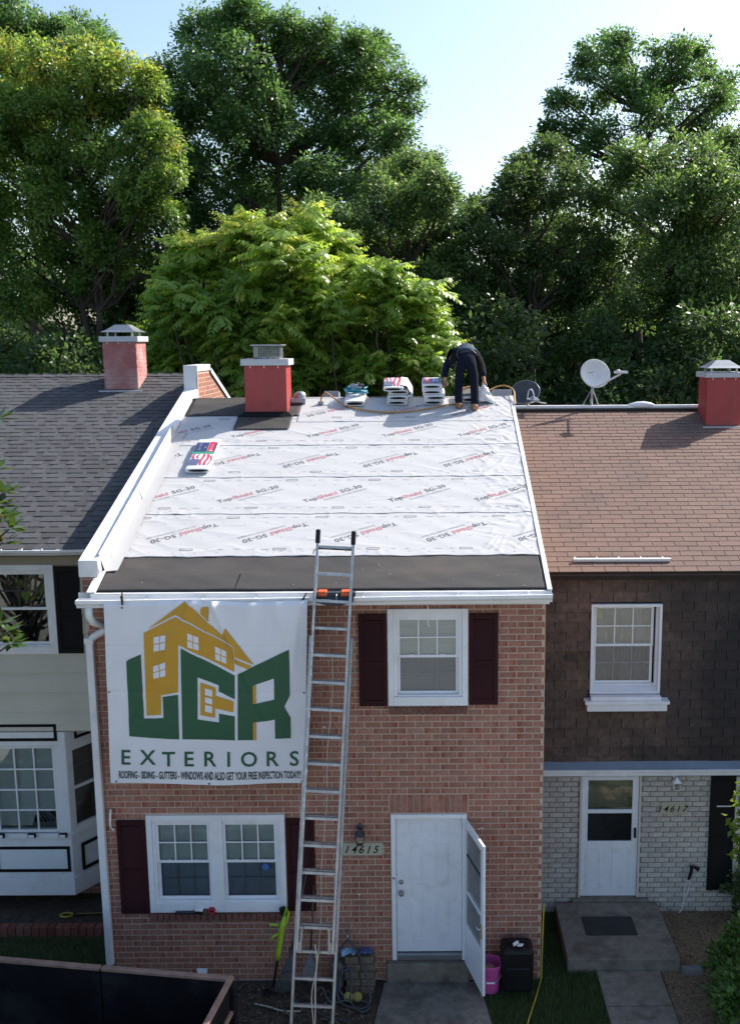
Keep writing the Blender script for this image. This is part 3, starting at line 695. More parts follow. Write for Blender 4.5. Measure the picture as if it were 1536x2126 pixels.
q = MB(); q.tube([(-3.875, FY-0.02, 2.30), (-3.87, FY-0.05, 2.33), (-3.885, FY-0.055, 2.15), (-3.88, FY-0.055, 2.08)], 0.014, 8); q.tube([(-3.88, FY-0.02, 2.07), (-3.86, FY-0.05, 2.06), (-3.84, FY-0.055, 2.075)], 0.012, 8); q.build('wall_hook', wm, house, smooth=True)
# chalk scribbles and chipped patches left on the bricks beside the door
rs_ = random.Random(77)
q = MB()
for k in range(70):
    x, z = rs_.uniform(0.80, 1.30), rs_.choice((1.20, 1.275, 1.355, 1.43))+rs_.uniform(-0.02, 0.02); a = rs_.uniform(-1.2, 1.2); l = rs_.uniform(0.008, 0.022); w = 0.0028
    dx, dz = math.sin(a)*l, math.cos(a)*l; q.add([(x-w, FY-0.0075, z), (x+w, FY-0.0075, z), (x+dx+w, FY-0.0075, z+dz), (x+dx-w, FY-0.0075, z+dz)], [(0,1,2,3)])
q.build('chalk_scribble', pm('chalk', (0.46, 0.33, 0.27), 0.95, var=0.3, vscale=40), wall, kind='stuff')
q = MB()
for x, z in ((0.62, 2.02), (0.66, 2.03), (-0.86, 1.16), (-1.25, 3.35)):
    q.box(x-0.014, x+0.014, FY-0.0085, FY-0.0065, z-0.008, z+0.008)
q.build('paint_chip', M['white'], wall, kind='stuff')
# dryer vent
q = MB(); q.add([(-2.925, FY-0.012, 0.165), (-2.785, FY-0.012, 0.165), (-2.825, FY-0.10, 0.05), (-2.885, FY-0.10, 0.05), (-2.90, FY-0.006, 0.05), (-2.81, FY-0.006, 0.05)], [(0,1,2,3),(0,3,4),(1,5,2),(3,2,5,4)]); q.build('dryer_vent', pm('vent_white', (0.62, 0.68, 0.72), 0.5), house)

# ---------------------------------------------------------------- party wall between the houses
PX0, PX1 = -4.04, -3.855
party = MB().prism([(11.45, 4.9), (11.45, 5.42), (17.02, 7.15), (17.02, 7.52), (18.0, 7.50), (22.2, 5.95), (22.2, 4.9)], ((PX0, 0, 0), (0,1,0), (0,0,1), (1,0,0)), PX1-PX0).build('party_wall', M['mortar'], house)
for b in running_bond(PX0, PX1, 5.055, 5.32, [], MOD, CRS, JT, phase=0.1):
    q = MB(); add_brick(q, FRONT(11.45), *b[:4], 0.006); q.build('brick', M['brick'], party)
obrick = M['brick']
for b in running_bond(17.06, 19.9, 6.65, 7.48, [], MOD, CRS, JT, phase=0.05):
    if b[3] > 7.47-(max(b[1], 18.0)-18.0)*0.37: continue
    q = MB(); add_brick(q, SIDE(PX1), *b[:4], 0.006); q.build('brick', obrick, party)
q = MB()
def cap_run(mb, y0, z0, y1, z1, lip=0.07, w=0.02, th=0.012):
    d = Vector((0, y1-y0, z1-z0)); L = d.length; d.normalize(); nrm = Vector((0, -d.z, d.y)); A = Vector((0, y0, z0))
    c = A+d*L/2
    mb.obox(c+Vector(((PX0+PX1)/2, 0, 0))+nrm*th/2, Vector(((PX1-PX0)/2+w, 0, 0)), d*L/2, nrm*th/2)
    for X in (PX0-w+0.004, PX1+w-0.004):
        mb.obox(c+Vector((X, 0, 0))-nrm*lip/2, Vector((0.004, 0, 0)), d*L/2, nrm*lip/2)
fr_ = [(11.43, 5.425), (13.05, 5.93), (15.1, 6.565), (17.0, 7.155)]
for i, (a, b) in enumerate(zip(fr_[:-1], fr_[1:])):
    q = MB(); k = 0.003*i; cap_run(q, a[0]-(0.0 if i == 0 else 0.03), a[1]+k-(0 if i == 0 else 0.009), b[0], b[1]+k, lip=0.17)
    if i == 0: q.box(PX0-0.02, PX1+0.02, 11.418, 11.428, 5.24, 5.44)
    q.build('coping', wm, party, bevel=0.003)
q = MB(); q.box(PX0-0.025, PX1+0.025, 16.995, 17.01, 7.14, 7.55); q.box(PX0-0.025, PX1+0.025, 16.995, 18.04, 7.551, 7.565); q.box(PX1+0.016, PX1+0.024, 17.011, 18.04, 7.46, 7.55); q.box(PX0-0.024, PX0-0.016, 17.011, 18.04, 7.40, 7.55); q.box(PX1+0.004, PX1+0.018, 16.995, 17.05, 7.02, 7.46); q.build('coping', wm, party, bevel=0.003)
q = MB(); cap_run(q, 18.05, 7.49, 22.2, 5.96, lip=0.07, w=0.04); q.build('coping', wm, party, bevel=0.003)
# white step flashing turned down from the coping onto the roof
q = MB()
for i in range(14):
    s0 = 0.42+i*0.30
    if s0 > 4.3: break
    q.add([R1.p(PX1+0.012, s0, 0.26-0.0042*i*1.6), R1.p(PX1+0.012, s0+0.31, 0.25-0.0042*i*1.6), R1.p(PX1+0.05+0.006*math.sin(i*2.1), s0+0.31, 0.012), R1.p(PX1+0.05+0.006*math.sin(i*1.3), s0, 0.012), R1.p(PX1+0.20+0.01*math.sin(i*2.1), s0+0.31, 0.026), R1.p(PX1+0.20+0.01*math.sin(i*1.3), s0, 0.026)], [(0,1,2,3),(3,2,4,5)])
q.build('underlayment_upturn', M['sheet'], party)

# ---------------------------------------------------------------- chimneys
def hip_cap(mb, x0, x1, y0, y1, z, h, inset, flare=0.07):
    mb.add([(x0-flare,y0-flare,z-0.035),(x1+flare,y0-flare,z-0.035),(x1+flare,y1+flare,z-0.035),(x0-flare,y1+flare,z-0.035),
            (x0,y0,z),(x1,y0,z),(x1,y1,z),(x0,y1,z),(x0+inset,y0+inset,z+h),(x1-inset,y0+inset,z+h),(x1-inset,y1-inset,z+h),(x0+inset,y1-inset,z+h)],
           [(0,1,5,4),(1,2,6,5),(2,3,7,6),(3,0,4,7),(4,5,9,8),(5,6,10,9),(6,7,11,10),(7,4,8,11),(8,9,10,11)])
def chimney(parent, x0, x1, y0, y1, zb, zt, mat, cap, crown=0.10, over=0.045, vents=True):
    ch = MB().box(x0, x1, y0, y1, zb, zt-0.002).build('chimney', mat, parent, bevel=0.006)
    MB().box(x0-over, x1+over, y0-over, y1+over, zt, zt+crown).build('crown_band', M['crown'], ch, bevel=0.004)
    if vents:
        for i, dz in enumerate((0.0, 0.035)):
            MB().box((x0+x1)/2-0.08, (x0+x1)/2+0.08, y0-0.006, y0-0.0005, zb+0.42+dz, zb+0.43+dz).build('weep_slot', mat, ch)
    for i in range(3):
        xx = x0+(x1-x0)*(0.15+0.33*i); MB().box(xx-0.006, xx+0.006, y0-0.008, y0-0.0005, zt-0.04, zt-0.002).build('crown_clip', wm, ch)
    zc = zt+crown
    if cap == 'hip':
        q = MB(); hip_cap(q, x0+0.05, x1-0.05, y0+0.05, y1-0.05, zc+0.11, 0.095, 0.13); q.build('cap_hood', M['steel'], ch)
        for xx in (x0+0.08, x1-0.08):
            for yy in (y0+0.08, y1-0.08): MB().box(xx-0.015, xx+0.015, yy-0.015, yy+0.015, zc-0.02, zc+0.12).build('cap_post', wm, ch)
    else:
        cx_, cy_ = (x0+x1)/2+0.02, (y0+y1)/2; r = 0.205
        q = MB(); q.box(cx_-r, cx_+r, cy_-r, cy_+r, zc+0.0, zc+0.03); q.build('flue_base', M['steel'], ch)
        q = MB()
        for k in range(12):
            t = -r+2*r*k/11
            for (a, b) in (((t, -r), (t, -r)), ((t, r), (t, r)), ((-r, t), (-r, t)), ((r, t), (r, t))):
                q.beam((cx_+a[0], cy_+a[1], zc+0.03), (cx_+b[0], cy_+b[1], zc+0.19), 0.005, 0.005, (0.3, 1, 0))
        for k in range(6):
            z = zc+0.04+0.029*k
            for (a, b) in (((-r, -r), (r, -r)), ((-r, r), (r, r)), ((-r, -r), (-r, r)), ((r, -r), (r, r))):
                q.beam((cx_+a[0], cy_+a[1], z), (cx_+b[0], cy_+b[1], z), 0.004, 0.004)
        q.build('spark_screen', M['steel'], ch)
        q = MB(); q.box(cx_-0.25, cx_+0.25, cy_-0.25, cy_+0.25, zc+0.20, zc+0.225); q.build('cap_lid', M['steel'], ch, bevel=0.01)
        lf = pm('dry_leaves', (0.14, 0.06, 0.03), 0.9, var=0.4)
        q = MB()
        for k in range(26):
            a, b = random.uniform(x0, x1), random.uniform(y0-0.02, y0+0.15); d = 0.02
            q.add([(a-d, b, zc+0.012+random.uniform(0, .02)), (a, b-d, zc+0.004), (a+d, b, zc+0.015), (a, b+d, zc+0.01)], [(0,1,2,3)])
        q.build('dry_leaf_litter', lf, ch, kind='stuff')
    return ch
mch = chimney(house, -2.85, -2.19, 15.90, 16.46, 6.55, 7.58, M['red_chim'], 'flue')
q = MB(); q.add([R1.p(-2.98, 4.90, 0.03), R1.p(-2.08, 4.90, 0.03), R1.p(-2.18, 5.0, 0.075), R1.p(-2.86, 5.0, 0.075)], [(0,1,2,3)]); q.build('chimney_flashing', M['black_paint'], mch)
# round vent hood and small box vents at the ridge
q = MB(); q.lathe([(0.10, 0), (0.10, 0.10), (0.085, 0.13), (0.05, 0.155), (0.0, 0.16)], (-2.05, 16.46, 6.99), 20); q.build('round_roof_vent', M['steel'], house, smooth='auto')
q = MB(); q.tube([(-2.18, 16.36, 6.99), (-1.95, 16.36, 6.99)], 0.055, 16); q.build('vent_duct', M['steel'], house, smooth='auto')
ventm = pm('grey_vent_metal', (0.36, 0.37, 0.42), 0.5, var=0.05)
q = MB(); q.obox((-1.57, 16.93, 7.06), (0.125, 0, 0), (0, 0.10, -0.02), (0, 0.008, 0.05)); q.build('box_vent', ventm, house, bevel=0.008)
q = MB(); q.obox((1.27, 16.95, 7.06), (0.16, 0, 0), (0, 0.12, -0.02), (0, 0.008, 0.06)); q.build('box_vent', ventm, house, bevel=0.008)

# ================================================================== right neighbour
NY = 13.0
nh = thing('brick_townhouse', (3.8, NY, 0), 'townhouse with brown shingle roof and mansard above white painted brick', 'house')
ND = (2.09, 2.94, 0.22, 2.02); NW = (2.20, 3.15, 3.20, 4.45); NB = (4.24, 5.6, 0.55, 2.0)
nwall = wall_slab(1.41, 9.0, -0.4, 2.12, NY, NY+0.2, [ND, NB]).build('wall', M['wmortar'], nh)
bw = running_bond(1.41, 9.0, -0.1, 2.06, [ND, NB], 0.198, 0.0755, 0.013, phase=0.07)
lay_bricks(nwall, FRONT(NY), bw, M['wbrick'], 0.198, 0.0755, 0.013, 300, hidden=[(3.88, 4.3, 0.3, 2.05), (4.45, 7, -1, 3), (1.4, 3.3, -0.2, 0.2)])
def mansard_mat():
    mt = pm('mansard_shingle', (0.12, 0.08, 0.063), 0.9, var=0.25, vscale=14, bump=0.5, bscale=80, col2=(0.018, 0.016, 0.016), v2scale=0.9, v2amt=0.6, rnd=0.16, v2lo=0.5, v2hi=0.65)
    N = mt.node_tree.nodes; L = mt.node_tree.links; pb = N['Principled BSDF']; src = pb.inputs['Base Color'].links[0].from_socket
    tc = N.new('ShaderNodeTexCoord'); sx = N.new('ShaderNodeSeparateXYZ'); L.new(tc.outputs['Object'], sx.inputs[0]); nz = N.new('ShaderNodeTexNoise'); nz.inputs['Scale'].default_value = 1.1; nz.inputs['Detail'].default_value = 5; L.new(tc.outputs['Object'], nz.inputs['Vector'])
    ma = N.new('ShaderNodeMath'); ma.operation = 'MULTIPLY_ADD'; ma.inputs[1].default_value = 3.4; L.new(nz.outputs['Fac'], ma.inputs[0]); L.new(sx.outputs[0], ma.inputs[2])
    mr = N.new('ShaderNodeMapRange'); mr.inputs[1].default_value = 4.1; mr.inputs[2].default_value = 5.9; mr.inputs[4].default_value = 0.80; L.new(ma.outputs[0], mr.inputs[0])
    mx = N.new('ShaderNodeMix'); mx.data_type = 'RGBA'; mx.inputs[7].default_value = (0.013, 0.013, 0.015, 1); L.new(mr.outputs[0], mx.inputs[0]); L.new(src, mx.inputs[6]); L.new(mx.outputs[2], pb.inputs['Base Color'])
    return mt
msm = mansard_mat()
wall_slab(1.41, 9.0, 2.1, 4.86, NY+0.05, NY+0.25, [NW]).build('mansard_wall', M['rubber'], nh)
mwall = [c for c in nh.children if c.name.startswith('mansard_wall')][0]
MF = Roof(NY+0.05, 2.16, 90.0)
for k in range(20):
    s0 = k*0.1365
    if s0 > 2.66: break
    x = 1.41+((k % 2)*0.155) - 0.31
    while x < 8.9:
        a, b = max(x, 1.41)+0.004, min(x+0.304, 9.0); z0 = 2.16+s0; z1 = z0+0.1365
        segs = [(a, b)]
        if z1 > NW[2]+0.03 and z0 < NW[3]-0.03:
            segs = []
            if a < NW[0]: segs.append((a, min(b, NW[0])))
            if b > NW[1]: segs.append((max(a, NW[1]), b))
        for a_, b_ in segs:
            if b_-a_ > 0.03:
                q = MB(); shingle(q, MF, a_, b_, s0-random.uniform(0, 0.006), min(s0+0.165, 2.70), 0.016+random.uniform(0, 0.006), 0.004); q.build('shingle', msm, mwall)
        x += 0.31
MB().box(1.41, 3.62, NY-0.005, NY+0.05, 4.80, 4.865).build('frieze_board', pm('brown_board', (0.085, 0.045, 0.035), 0.7, var=0.1), nh, bevel=0.004)
MB().box(3.625, 9.0, NY-0.002, NY+0.05, 4.80, 4.865).build('frieze_board', pm('brown_board_dark', (0.06, 0.034, 0.028), 0.7, var=0.1), nh, bevel=0.004)
MB().box(1.43, 9.0, 12.9, NY+0.02, 4.87, 4.905).build('eave_board', pm('eave_brown', (0.05, 0.03, 0.025), 0.7), nh)
# recessed window in the mansard, deep white sill
w_ = frame_rect(MB(), NW[0], NW[1], NW[2], NW[3], NY+0.0, NY+0.16, 0.035, wb=0.03).build('window', M['white'], nh, bevel=0.004)
q = MB(); q.add([(NW[0]+0.03, NY+0.01, NW[2]+0.03), (NW[1]-0.03, NY+0.01, NW[2]+0.03), (NW[1]-0.03, NY+0.13, NW[2]+0.10), (NW[0]+0.03, NY+0.13, NW[2]+0.10)], [(0,1,2,3)]); q.build('sloped_sill', M['white'], w_)
q = MB(); q.box(2.12, 3.26, NY-0.13, NY+0.05, 3.09, 3.135); q.box(2.15, 3.23, NY-0.11, NY+0.05, 2.99, 3.089); q.box(2.2, 3.15, NY-0.10, NY+0.02, 3.136, 3.19); q.build('window_sill', M['white'], w_, bevel=0.005)
ix0, ix1, iz0, iz1 = NW[0]+0.055, NW[1]-0.09, NW[2]+0.11, NW[3]-0.045; zm = (iz0+iz1)/2
frame_rect(MB(), NW[0]+0.03, NW[1]-0.03, NW[2]+0.09, NW[3]-0.03, NY+0.10, NY+0.155, 0.03, wb=0.02, wt=0.02).build('inner_frame', M['white'], w_)
sash(w_, ix0, ix1, zm-0.018, iz1, NY+0.105, 'glass'); sash(w_, ix0, ix1, iz0, zm+0.018, NY+0.135, 'screen')
vs = []; n = 60
for i in range(n+1):
    xx = ix0+(ix1-ix0)*i/n; yy = NY+0.22+0.02*math.sin(i*0.8)+0.012*math.sin(i*0.31); vs += [(xx, yy, iz0), (xx, yy, iz1)]
q = MB(); q.add(vs, [(2*i, 2*i+2, 2*i+3, 2*i+1) for i in range(n)]); q.build('curtain', M['curtain'], w_, smooth=True)
MB().box(NW[0], NW[1], NY+0.28, NY+0.3, NW[2], NW[3]).build('room_darkness', M['room_darkness'], w_)
MB().box(ix0+0.05, ix0+0.13, NY+0.185, NY+0.19, iz1-0.2, iz1-0.05).build('sticky_note', pm('yellow_note', (0.5, 0.45, 0.08), 0.7), w_)
# ledge: blue-grey flashing over a white gutter-like fascia
lm = pm('ledge_flashing', (0.20, 0.25, 0.31), 0.5, var=0.12, vscale=3)
q = MB()
for i, (a, b) in enumerate(((1.43, 2.62), (2.60, 3.86), (3.84, 5.1), (5.08, 9.0))):
    h = 0.004*(i % 2); q.add([(a, 12.92, 2.145+h), (b, 12.92, 2.145+h), (b, NY+0.04, 2.215+h), (a, NY+0.04, 2.215+h)], [(0,1,2,3)])
q.build('ledge_flashing', lm, nh)
q = MB(); q.box(1.43, 9.0, 12.90, 12.92, 2.06, 2.145); q.box(1.43, 9.0, 12.892, 12.90, 2.115, 2.145); q.box(1.43, 9.0, 12.921, NY-0.008, 2.066, 2.076); q.build('ledge_fascia', M['white_metal'], nh, bevel=0.003)
# storm door
q = MB(); q.box(ND[0], ND[0]+0.03, NY-0.03, NY+0.1, ND[2], ND[3]+0.04); q.box(ND[1]-0.03, ND[1], NY-0.03, NY+0.1, ND[2], ND[3]+0.04); q.box(ND[0]+0.03, ND[1]-0.03, NY-0.03, NY+0.1, ND[3]-0.0, ND[3]+0.04)
q.build('door_frame', M['cream'], nh, bevel=0.003)
a, b, c, d = ND[0]+0.034, ND[1]-0.034, ND[2]+0.012, ND[3]-0.004
q = MB(); y0, y1 = NY-0.005, NY+0.03
q.box(a, a+0.085, y0, y1, c, d); q.box(b-0.085, b, y0, y1, c, d); q.box(a+0.085, b-0.085, y0, y1, d-0.06, d); q.box(a+0.085, b-0.085, y0, y1, 1.47, 1.525); q.box(a+0.085, b-0.085, y0, y1, c, 1.055)
nd = q.build('storm_door', M['doorwhite'], nh, bevel=0.004)
MB().box(a+0.083, b-0.083, NY+0.012, NY+0.016, 1.523, d-0.058).build('pane', M['glass'], nd); MB().box(a+0.083, b-0.083, NY+0.012, NY+0.016, 1.053, 1.472).build('pane', M['screen'], nd)
MB().box(a+0.06, b-0.06, NY+0.06, NY+0.065, 1.523, d).build('inner_door_panel', pm('khaki_door', (0.22, 0.20, 0.13), 0.6), nd); MB().box(a+0.06, b-0.06, NY+0.062, NY+0.067, 0.9, 1.515).build('inner_door_glass', M['room_darkness'], nd)
for x0, x1 in ((a+0.07, a+0.27), (b-0.34, b-0.10)):
    frame_rect(MB(), x0, x1, c+0.13, 0.97, y0-0.005, y0-0.0005, 0.012).build('door_panel', M['doorwhite'], nd)
MB().box(b-0.055, b-0.025, y0-0.03, y0-0.001, 1.11, 1.26).build('door_handle', M['black'], nd, bevel=0.008)
# shutter, window beyond it, lamp, number
shutter(nh, 3.89, 4.235, 0.32, 2.03, NY, 'black_paint')
frame_rect(MB(), NB[0], NB[1], NB[2], NB[3], NY-0.02, NY+0.1, 0.08).build('window', M['cream'], nh)
nw2 = nh.children[-1]; MB().box(NB[0]+0.07, NB[1]-0.07, NY+0.05, NY+0.055, NB[2]+0.07, NB[3]-0.07).build('pane', M['glass'], nw2); MB().box(NB[0]+0.07, NB[1]-0.07, NY+0.12, NY+0.13, NB[2]+0.07, NB[3]-0.07).build('room_darkness', M['room_darkness'], nw2)
def carriage_lamp(x, y, z, wm_, gm, label, s=1.0):
    t = thing('wall_lamp', (x, y, z), label, 'lamp')
    q = MB(); q.lathe([(0.045*s, 0), (0.045*s, 0.012), (0.02*s, 0.02)], (x, y, z), 12, (0,-1,0)); q.tube([(x, y-0.015, z), (x, y-0.06*s, z+0.015), (x, y-0.10*s, z+0.01)], 0.01*s, 8); q.build('bracket', wm_, t)
    c = Vector((x, y-0.11*s, z)); vs = []
    for r, h in ((0.035*s, -0.19*s), (0.058*s, -0.06*s)):
        vs += [c+Vector((i*r, j*r, h)) for i, j in ((-1,-1),(1,-1),(1,1),(-1,1))]
    q = MB()
    for k in range(4): q.beam(vs[k], vs[4+k], 0.008*s, 0.008*s, (0.3,1,0.1))
    for base in (0, 4):
        for k in range(4): q.beam(vs[base+k], vs[base+(k+1) % 4], 0.009*s, 0.009*s)
    q.build('lantern_frame', wm_, t)
    q = MB(); q.add([c+Vector((i*0.064*s, j*0.064*s, -0.055*s)) for i, j in ((-1,-1),(1,-1),(1,1),(-1,1))]+[c+Vector((0,0,0.02*s))], [(0,1,4),(1,2,4),(2,3,4),(3,0,4),(3,2,1,0)]); q.build('lantern_roof', wm_, t)
    q = MB(); q.add([v*0.96+c*0.04 for v in vs], [(0,1,5,4),(1,2,6,5),(2,3,7,6),(3,0,4,7),(3,2,1,0)]); q.build('lantern_glass', gm, t)
    return t
carriage_lamp(3.40, NY-0.008, 2.02, M['white_metal'], M['glass'], 'small white carriage lamp under the ledge of the white brick house', 0.85)
carriage_lamp(-0.835, FY-0.008, 2.06, M['dark_metal'], M['glass'], 'dark metal carriage lamp on red brick above the 14615 plaque', 0.95)
plm = pm('plaque_stone', (0.40, 0.38, 0.29), 0.7, var=0.08, vscale=12)
def plaque(x0, x1, z0, z1, y, txt, label, size, chamfer=0.03):
    t = thing('house_number_plaque', ((x0+x1)/2, y, z0), label, 'sign')
    c = chamfer; poly = [(x0+c, z0), (x1-c, z0), (x1-c, z0+c*0.5), (x1, z0+c), (x1, z1-c), (x1-c, z1-c*0.5), (x1-c, z1), (x0+c, z1), (x0+c, z1-c*0.5), (x0, z1-c), (x0, z0+c), (x0+c, z0+c*0.5)]
    MB().prism(poly, ((0, y, 0), (1,0,0), (0,0,1), (0,-1,0)), 0.018).build('plate', plm, t)
    vs, fs, w = text_mesh(txt, size, 0.0012, 1.32, 0.32)
    ox = (x0+x1)/2-w/2; oz = (z0+z1)/2-size*0.36
    q = MB(); q.add([(ox+p[0], y-0.0205, oz+p[1]) for p in vs], fs); q.build('number_lettering', M['black_paint'], t)
    for xx in (x0+0.022, x1-0.022): MB().lathe([(0.006, 0), (0.006, 0.003), (0, 0.004)], (xx, y-0.018, (z0+z1)/2), 8, (0,-1,0)).build('screw', M['dark_metal'], t)
plaque(-1.08, -0.545, 1.69, 1.855, FY-0.008, '14615', 'notched stone plaque reading 14615 on the red brick', 0.135)
plaque(3.20, 3.575, 1.45, 1.64, NY-0.008, '14617', 'notched stone plaque reading 14617 on the white brick', 0.13)
# roof of three-tab shingles
R2 = Roof(12.88, 4.925, 19.5); RS2 = 5.40
rshm = pm('brown_roof_shingle', (0.158, 0.098, 0.079), 0.92, var=0.13, vscale=40, bump=0.4, bscale=110, col2=(0.105, 0.075, 0.067), v2scale=0.85, v2amt=0.7, rnd=0.09)
roof2 = MB().prism([(12.88, 4.92), (17.97, 6.72), (23.5, 4.75), (23.5, 4.6), (17.97, 6.55), (12.95, 4.80)], ((1.435, 0, 0), (0,1,0), (0,0,1), (1,0,0)), 7.6).build('roof', pm('roof_felt', (0.03, 0.024, 0.02), 0.95), nh)
tabs = []
for k in range(42):
    s0 = k*0.128
    x = 1.44 - 0.305 + (0.1525 if k % 2 else 0.0) + 0.012*math.sin(k*0.7)
    while x < 9.02:
        a, b = max(x, 1.44), min(x+0.297, 9.03)
        if b-a > 0.03: tabs.append((a, b, s0, abs(b-a-0.297) < 1e-6))
        x += 0.305
q = MB(); t_ = MB(); shingle(t_, Roof(0, 0, 19.5), -0.1485, 0.1485, 0, 0.145, 0.009, 0.003); pr = t_.build('shingle', rshm); tabme = pr.data; bpy.data.objects.remove(pr)
cnt = 0
for a, b, s0, full in tabs:
    s1 = s0-random.uniform(0, 0.004)
    if full and cnt < 300 and (a+b)/2 < 4.75-(-s0*0.18):
        inst('shingle', tabme, R2.p((a+b)/2, s1, random.uniform(0, 0.002)), roof2); cnt += 1
    else: shingle(q, R2, a, b, s1, s0+0.145, 0.009+random.uniform(0, 0.003), 0.003)
q.build('shingle_courses', rshm, roof2, kind='stuff')
MB().prism([(17.95, 6.735), (23.55, 4.775), (23.55, 4.755), (17.95, 6.722)], ((1.435, 0, 0), (0,1,0), (0,0,1), (1,0,0)), 7.6).build('rear_roof_covering', rshm, roof2)
q = MB(); q.box(1.46, 9.03, 17.90, 18.02, 6.745, 6.80); q.build('ridge_flashing', M['white_metal'], nh, bevel=0.012)
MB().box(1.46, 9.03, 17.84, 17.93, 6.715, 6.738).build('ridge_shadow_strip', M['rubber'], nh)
q = MB(); n = 20
q.lathe([(0.0, -0.26), (0.03, -0.2), (0.06, -0.08), (0.065, 0.04), (0.045, 0.16), (0.0, 0.25)], (3.84, 17.93, 6.80), 14, (1,0,0)); q.build('ridge_vent_cap', M['white_metal'], nh, smooth=True)
q = MB(); q.beam(R2.p(1.96, 0.25, 0.035), R2.p(3.26, 0.245, 0.035), 0.03, 0.04, R2.n)
for k in range(5):
    x = 1.99+k*0.295; q.beam(R2.p(x, 0.27, 0.035), R2.p(x, 0.36, 0.016), 0.012, 0.006, R2.n)
q.build('snow_guard', M['white_metal'], nh)
chimney(nh, 4.82, 5.41, 17.27, 17.83, 6.3, 7.30, M['red_chim'], 'hip', crown=0.085)
nch = [c for c in nh.children if c.name.startswith('chimney')][0]
MB().box(4.75, 5.45, 17.18, 17.27, 6.445, 6.465).build('chimney_flashing', M['white_metal'], nch)
for x0, x1, y0, y1 in ((1.41, 1.43, 13.2, 23), (8.98, 9.0, 13.2, 23)):
    MB().box(x0, x1, y0, y1, -0.3, 4.7).build('side_wall', M['wmortar'], nh)
MB().box(1.43, 8.98, 23.0, 23.2, -0.3, 4.7).build('back_wall', M['wmortar'], nh)
# porch slab and step (concrete, one piece)
porch = MB(); porch.box(1.76, 3.19, 11.62, 12.93, -0.3, 0.17); porch.box(2.0, 3.08, 12.93, 13.02, -0.1, 0.205)
pq = porch.build('concrete_porch', M['concrete'], None, bevel=0.015); tag(pq, 'stained concrete porch slab in front of the white storm door', 'porch')
tag(MB().box(2.08, 2.76, 12.13, 12.56, 0.172, 0.184).build('doormat', M['rubber'], None, bevel=0.004), 'black rubber doormat on the concrete porch', 'doormat')

# ================================================================== left neighbour
LY = 12.9
lh = thing('sided_townhouse', (-6.6, LY, 0), 'cream sided townhouse with charcoal shingle roof and white bay window', 'house')
R3 = Roof(12.7, 5.31, 19.5); RS3 = 5.84/math.cos(math.radians(19.5))
wall_slab(-9.6, -4.05, 2.75, 5.3, LY, LY+0.2, [(-6.2, -4.94, 3.88, 5.04)]).build('wall', M['tan'], lh)
lwall = lh.children[-1]
MB().box(-9.6, -4.05, 13.42, 13.62, -0.3, 2.75).build('ground_floor_wall', M['mortar'], lh)
lwall2 = lh.children[-1]
MB().box(-9.6, -4.05, LY+0.2, 13.42, 2.70, 2.745).build('overhang_soffit', M['white'], lh)
for k in range(10):
    z0 = 2.77+k*0.272
    if z0 > 4.9: break
    segs = [(-9.6, -4.055)] if (z0+0.27 < 3.87 or z0 > 5.05) else [(-9.6, -6.24), (-4.58, -4.055)]
    for a, b in segs:
        q = MB(); z1 = min(z0+0.275, 5.06); q.add([(a, LY-0.022, z0), (b, LY-0.022, z0), (b, LY-0.004, z1), (a, LY-0.004, z1), (a, LY-0.001, z0), (b, LY-0.001, z0)], [(0,1,2,3),(4,5,1,0),(1,5,2)]); q.build('siding_board', M['cream'], lwall)
MB().box(-9.6, -4.06, LY-0.03, LY-0.004, 5.075, 5.25).build('frieze_board', M['tan'], lh)
win = double_hung(lh, -6.23, -4.915, 3.85, 5.07, LY, units=1, casing=0.10, proud=0.03, bottom=0.10, blind=None, muntin='dark_metal')
shutter(lh, -4.905, -4.575, 3.86, 5.045, LY, 'black_paint')
gutter_mesh(-9.6, -4.065, 12.76, 5.305, 5.31, w=0.11, h=0.075).build('gutter', M['white_metal'], lh)
g3 = lh.children[-1]; so = g3.modifiers.new('thickness', 'SOLIDIFY'); so.thickness = 0.003; so.offset = 0
MB().box(-9.6, -4.065, 12.775, LY, 5.255, 5.27).build('soffit', M['white_metal'], lh)
q = MB(); x = -9.4
while x < -4.2:
    q.add([(x, 12.66, 5.303), (x+0.24, 12.66, 5.303), (x+0.25, 12.75, 5.318), (x+0.01, 12.75, 5.318)], [(0,1,2,3)]); q.box(x+0.245, x+0.252, 12.655, 12.75, 5.306, 5.322); x += 0.262
q.build('gutter_guard', M['white_metal'], g3)
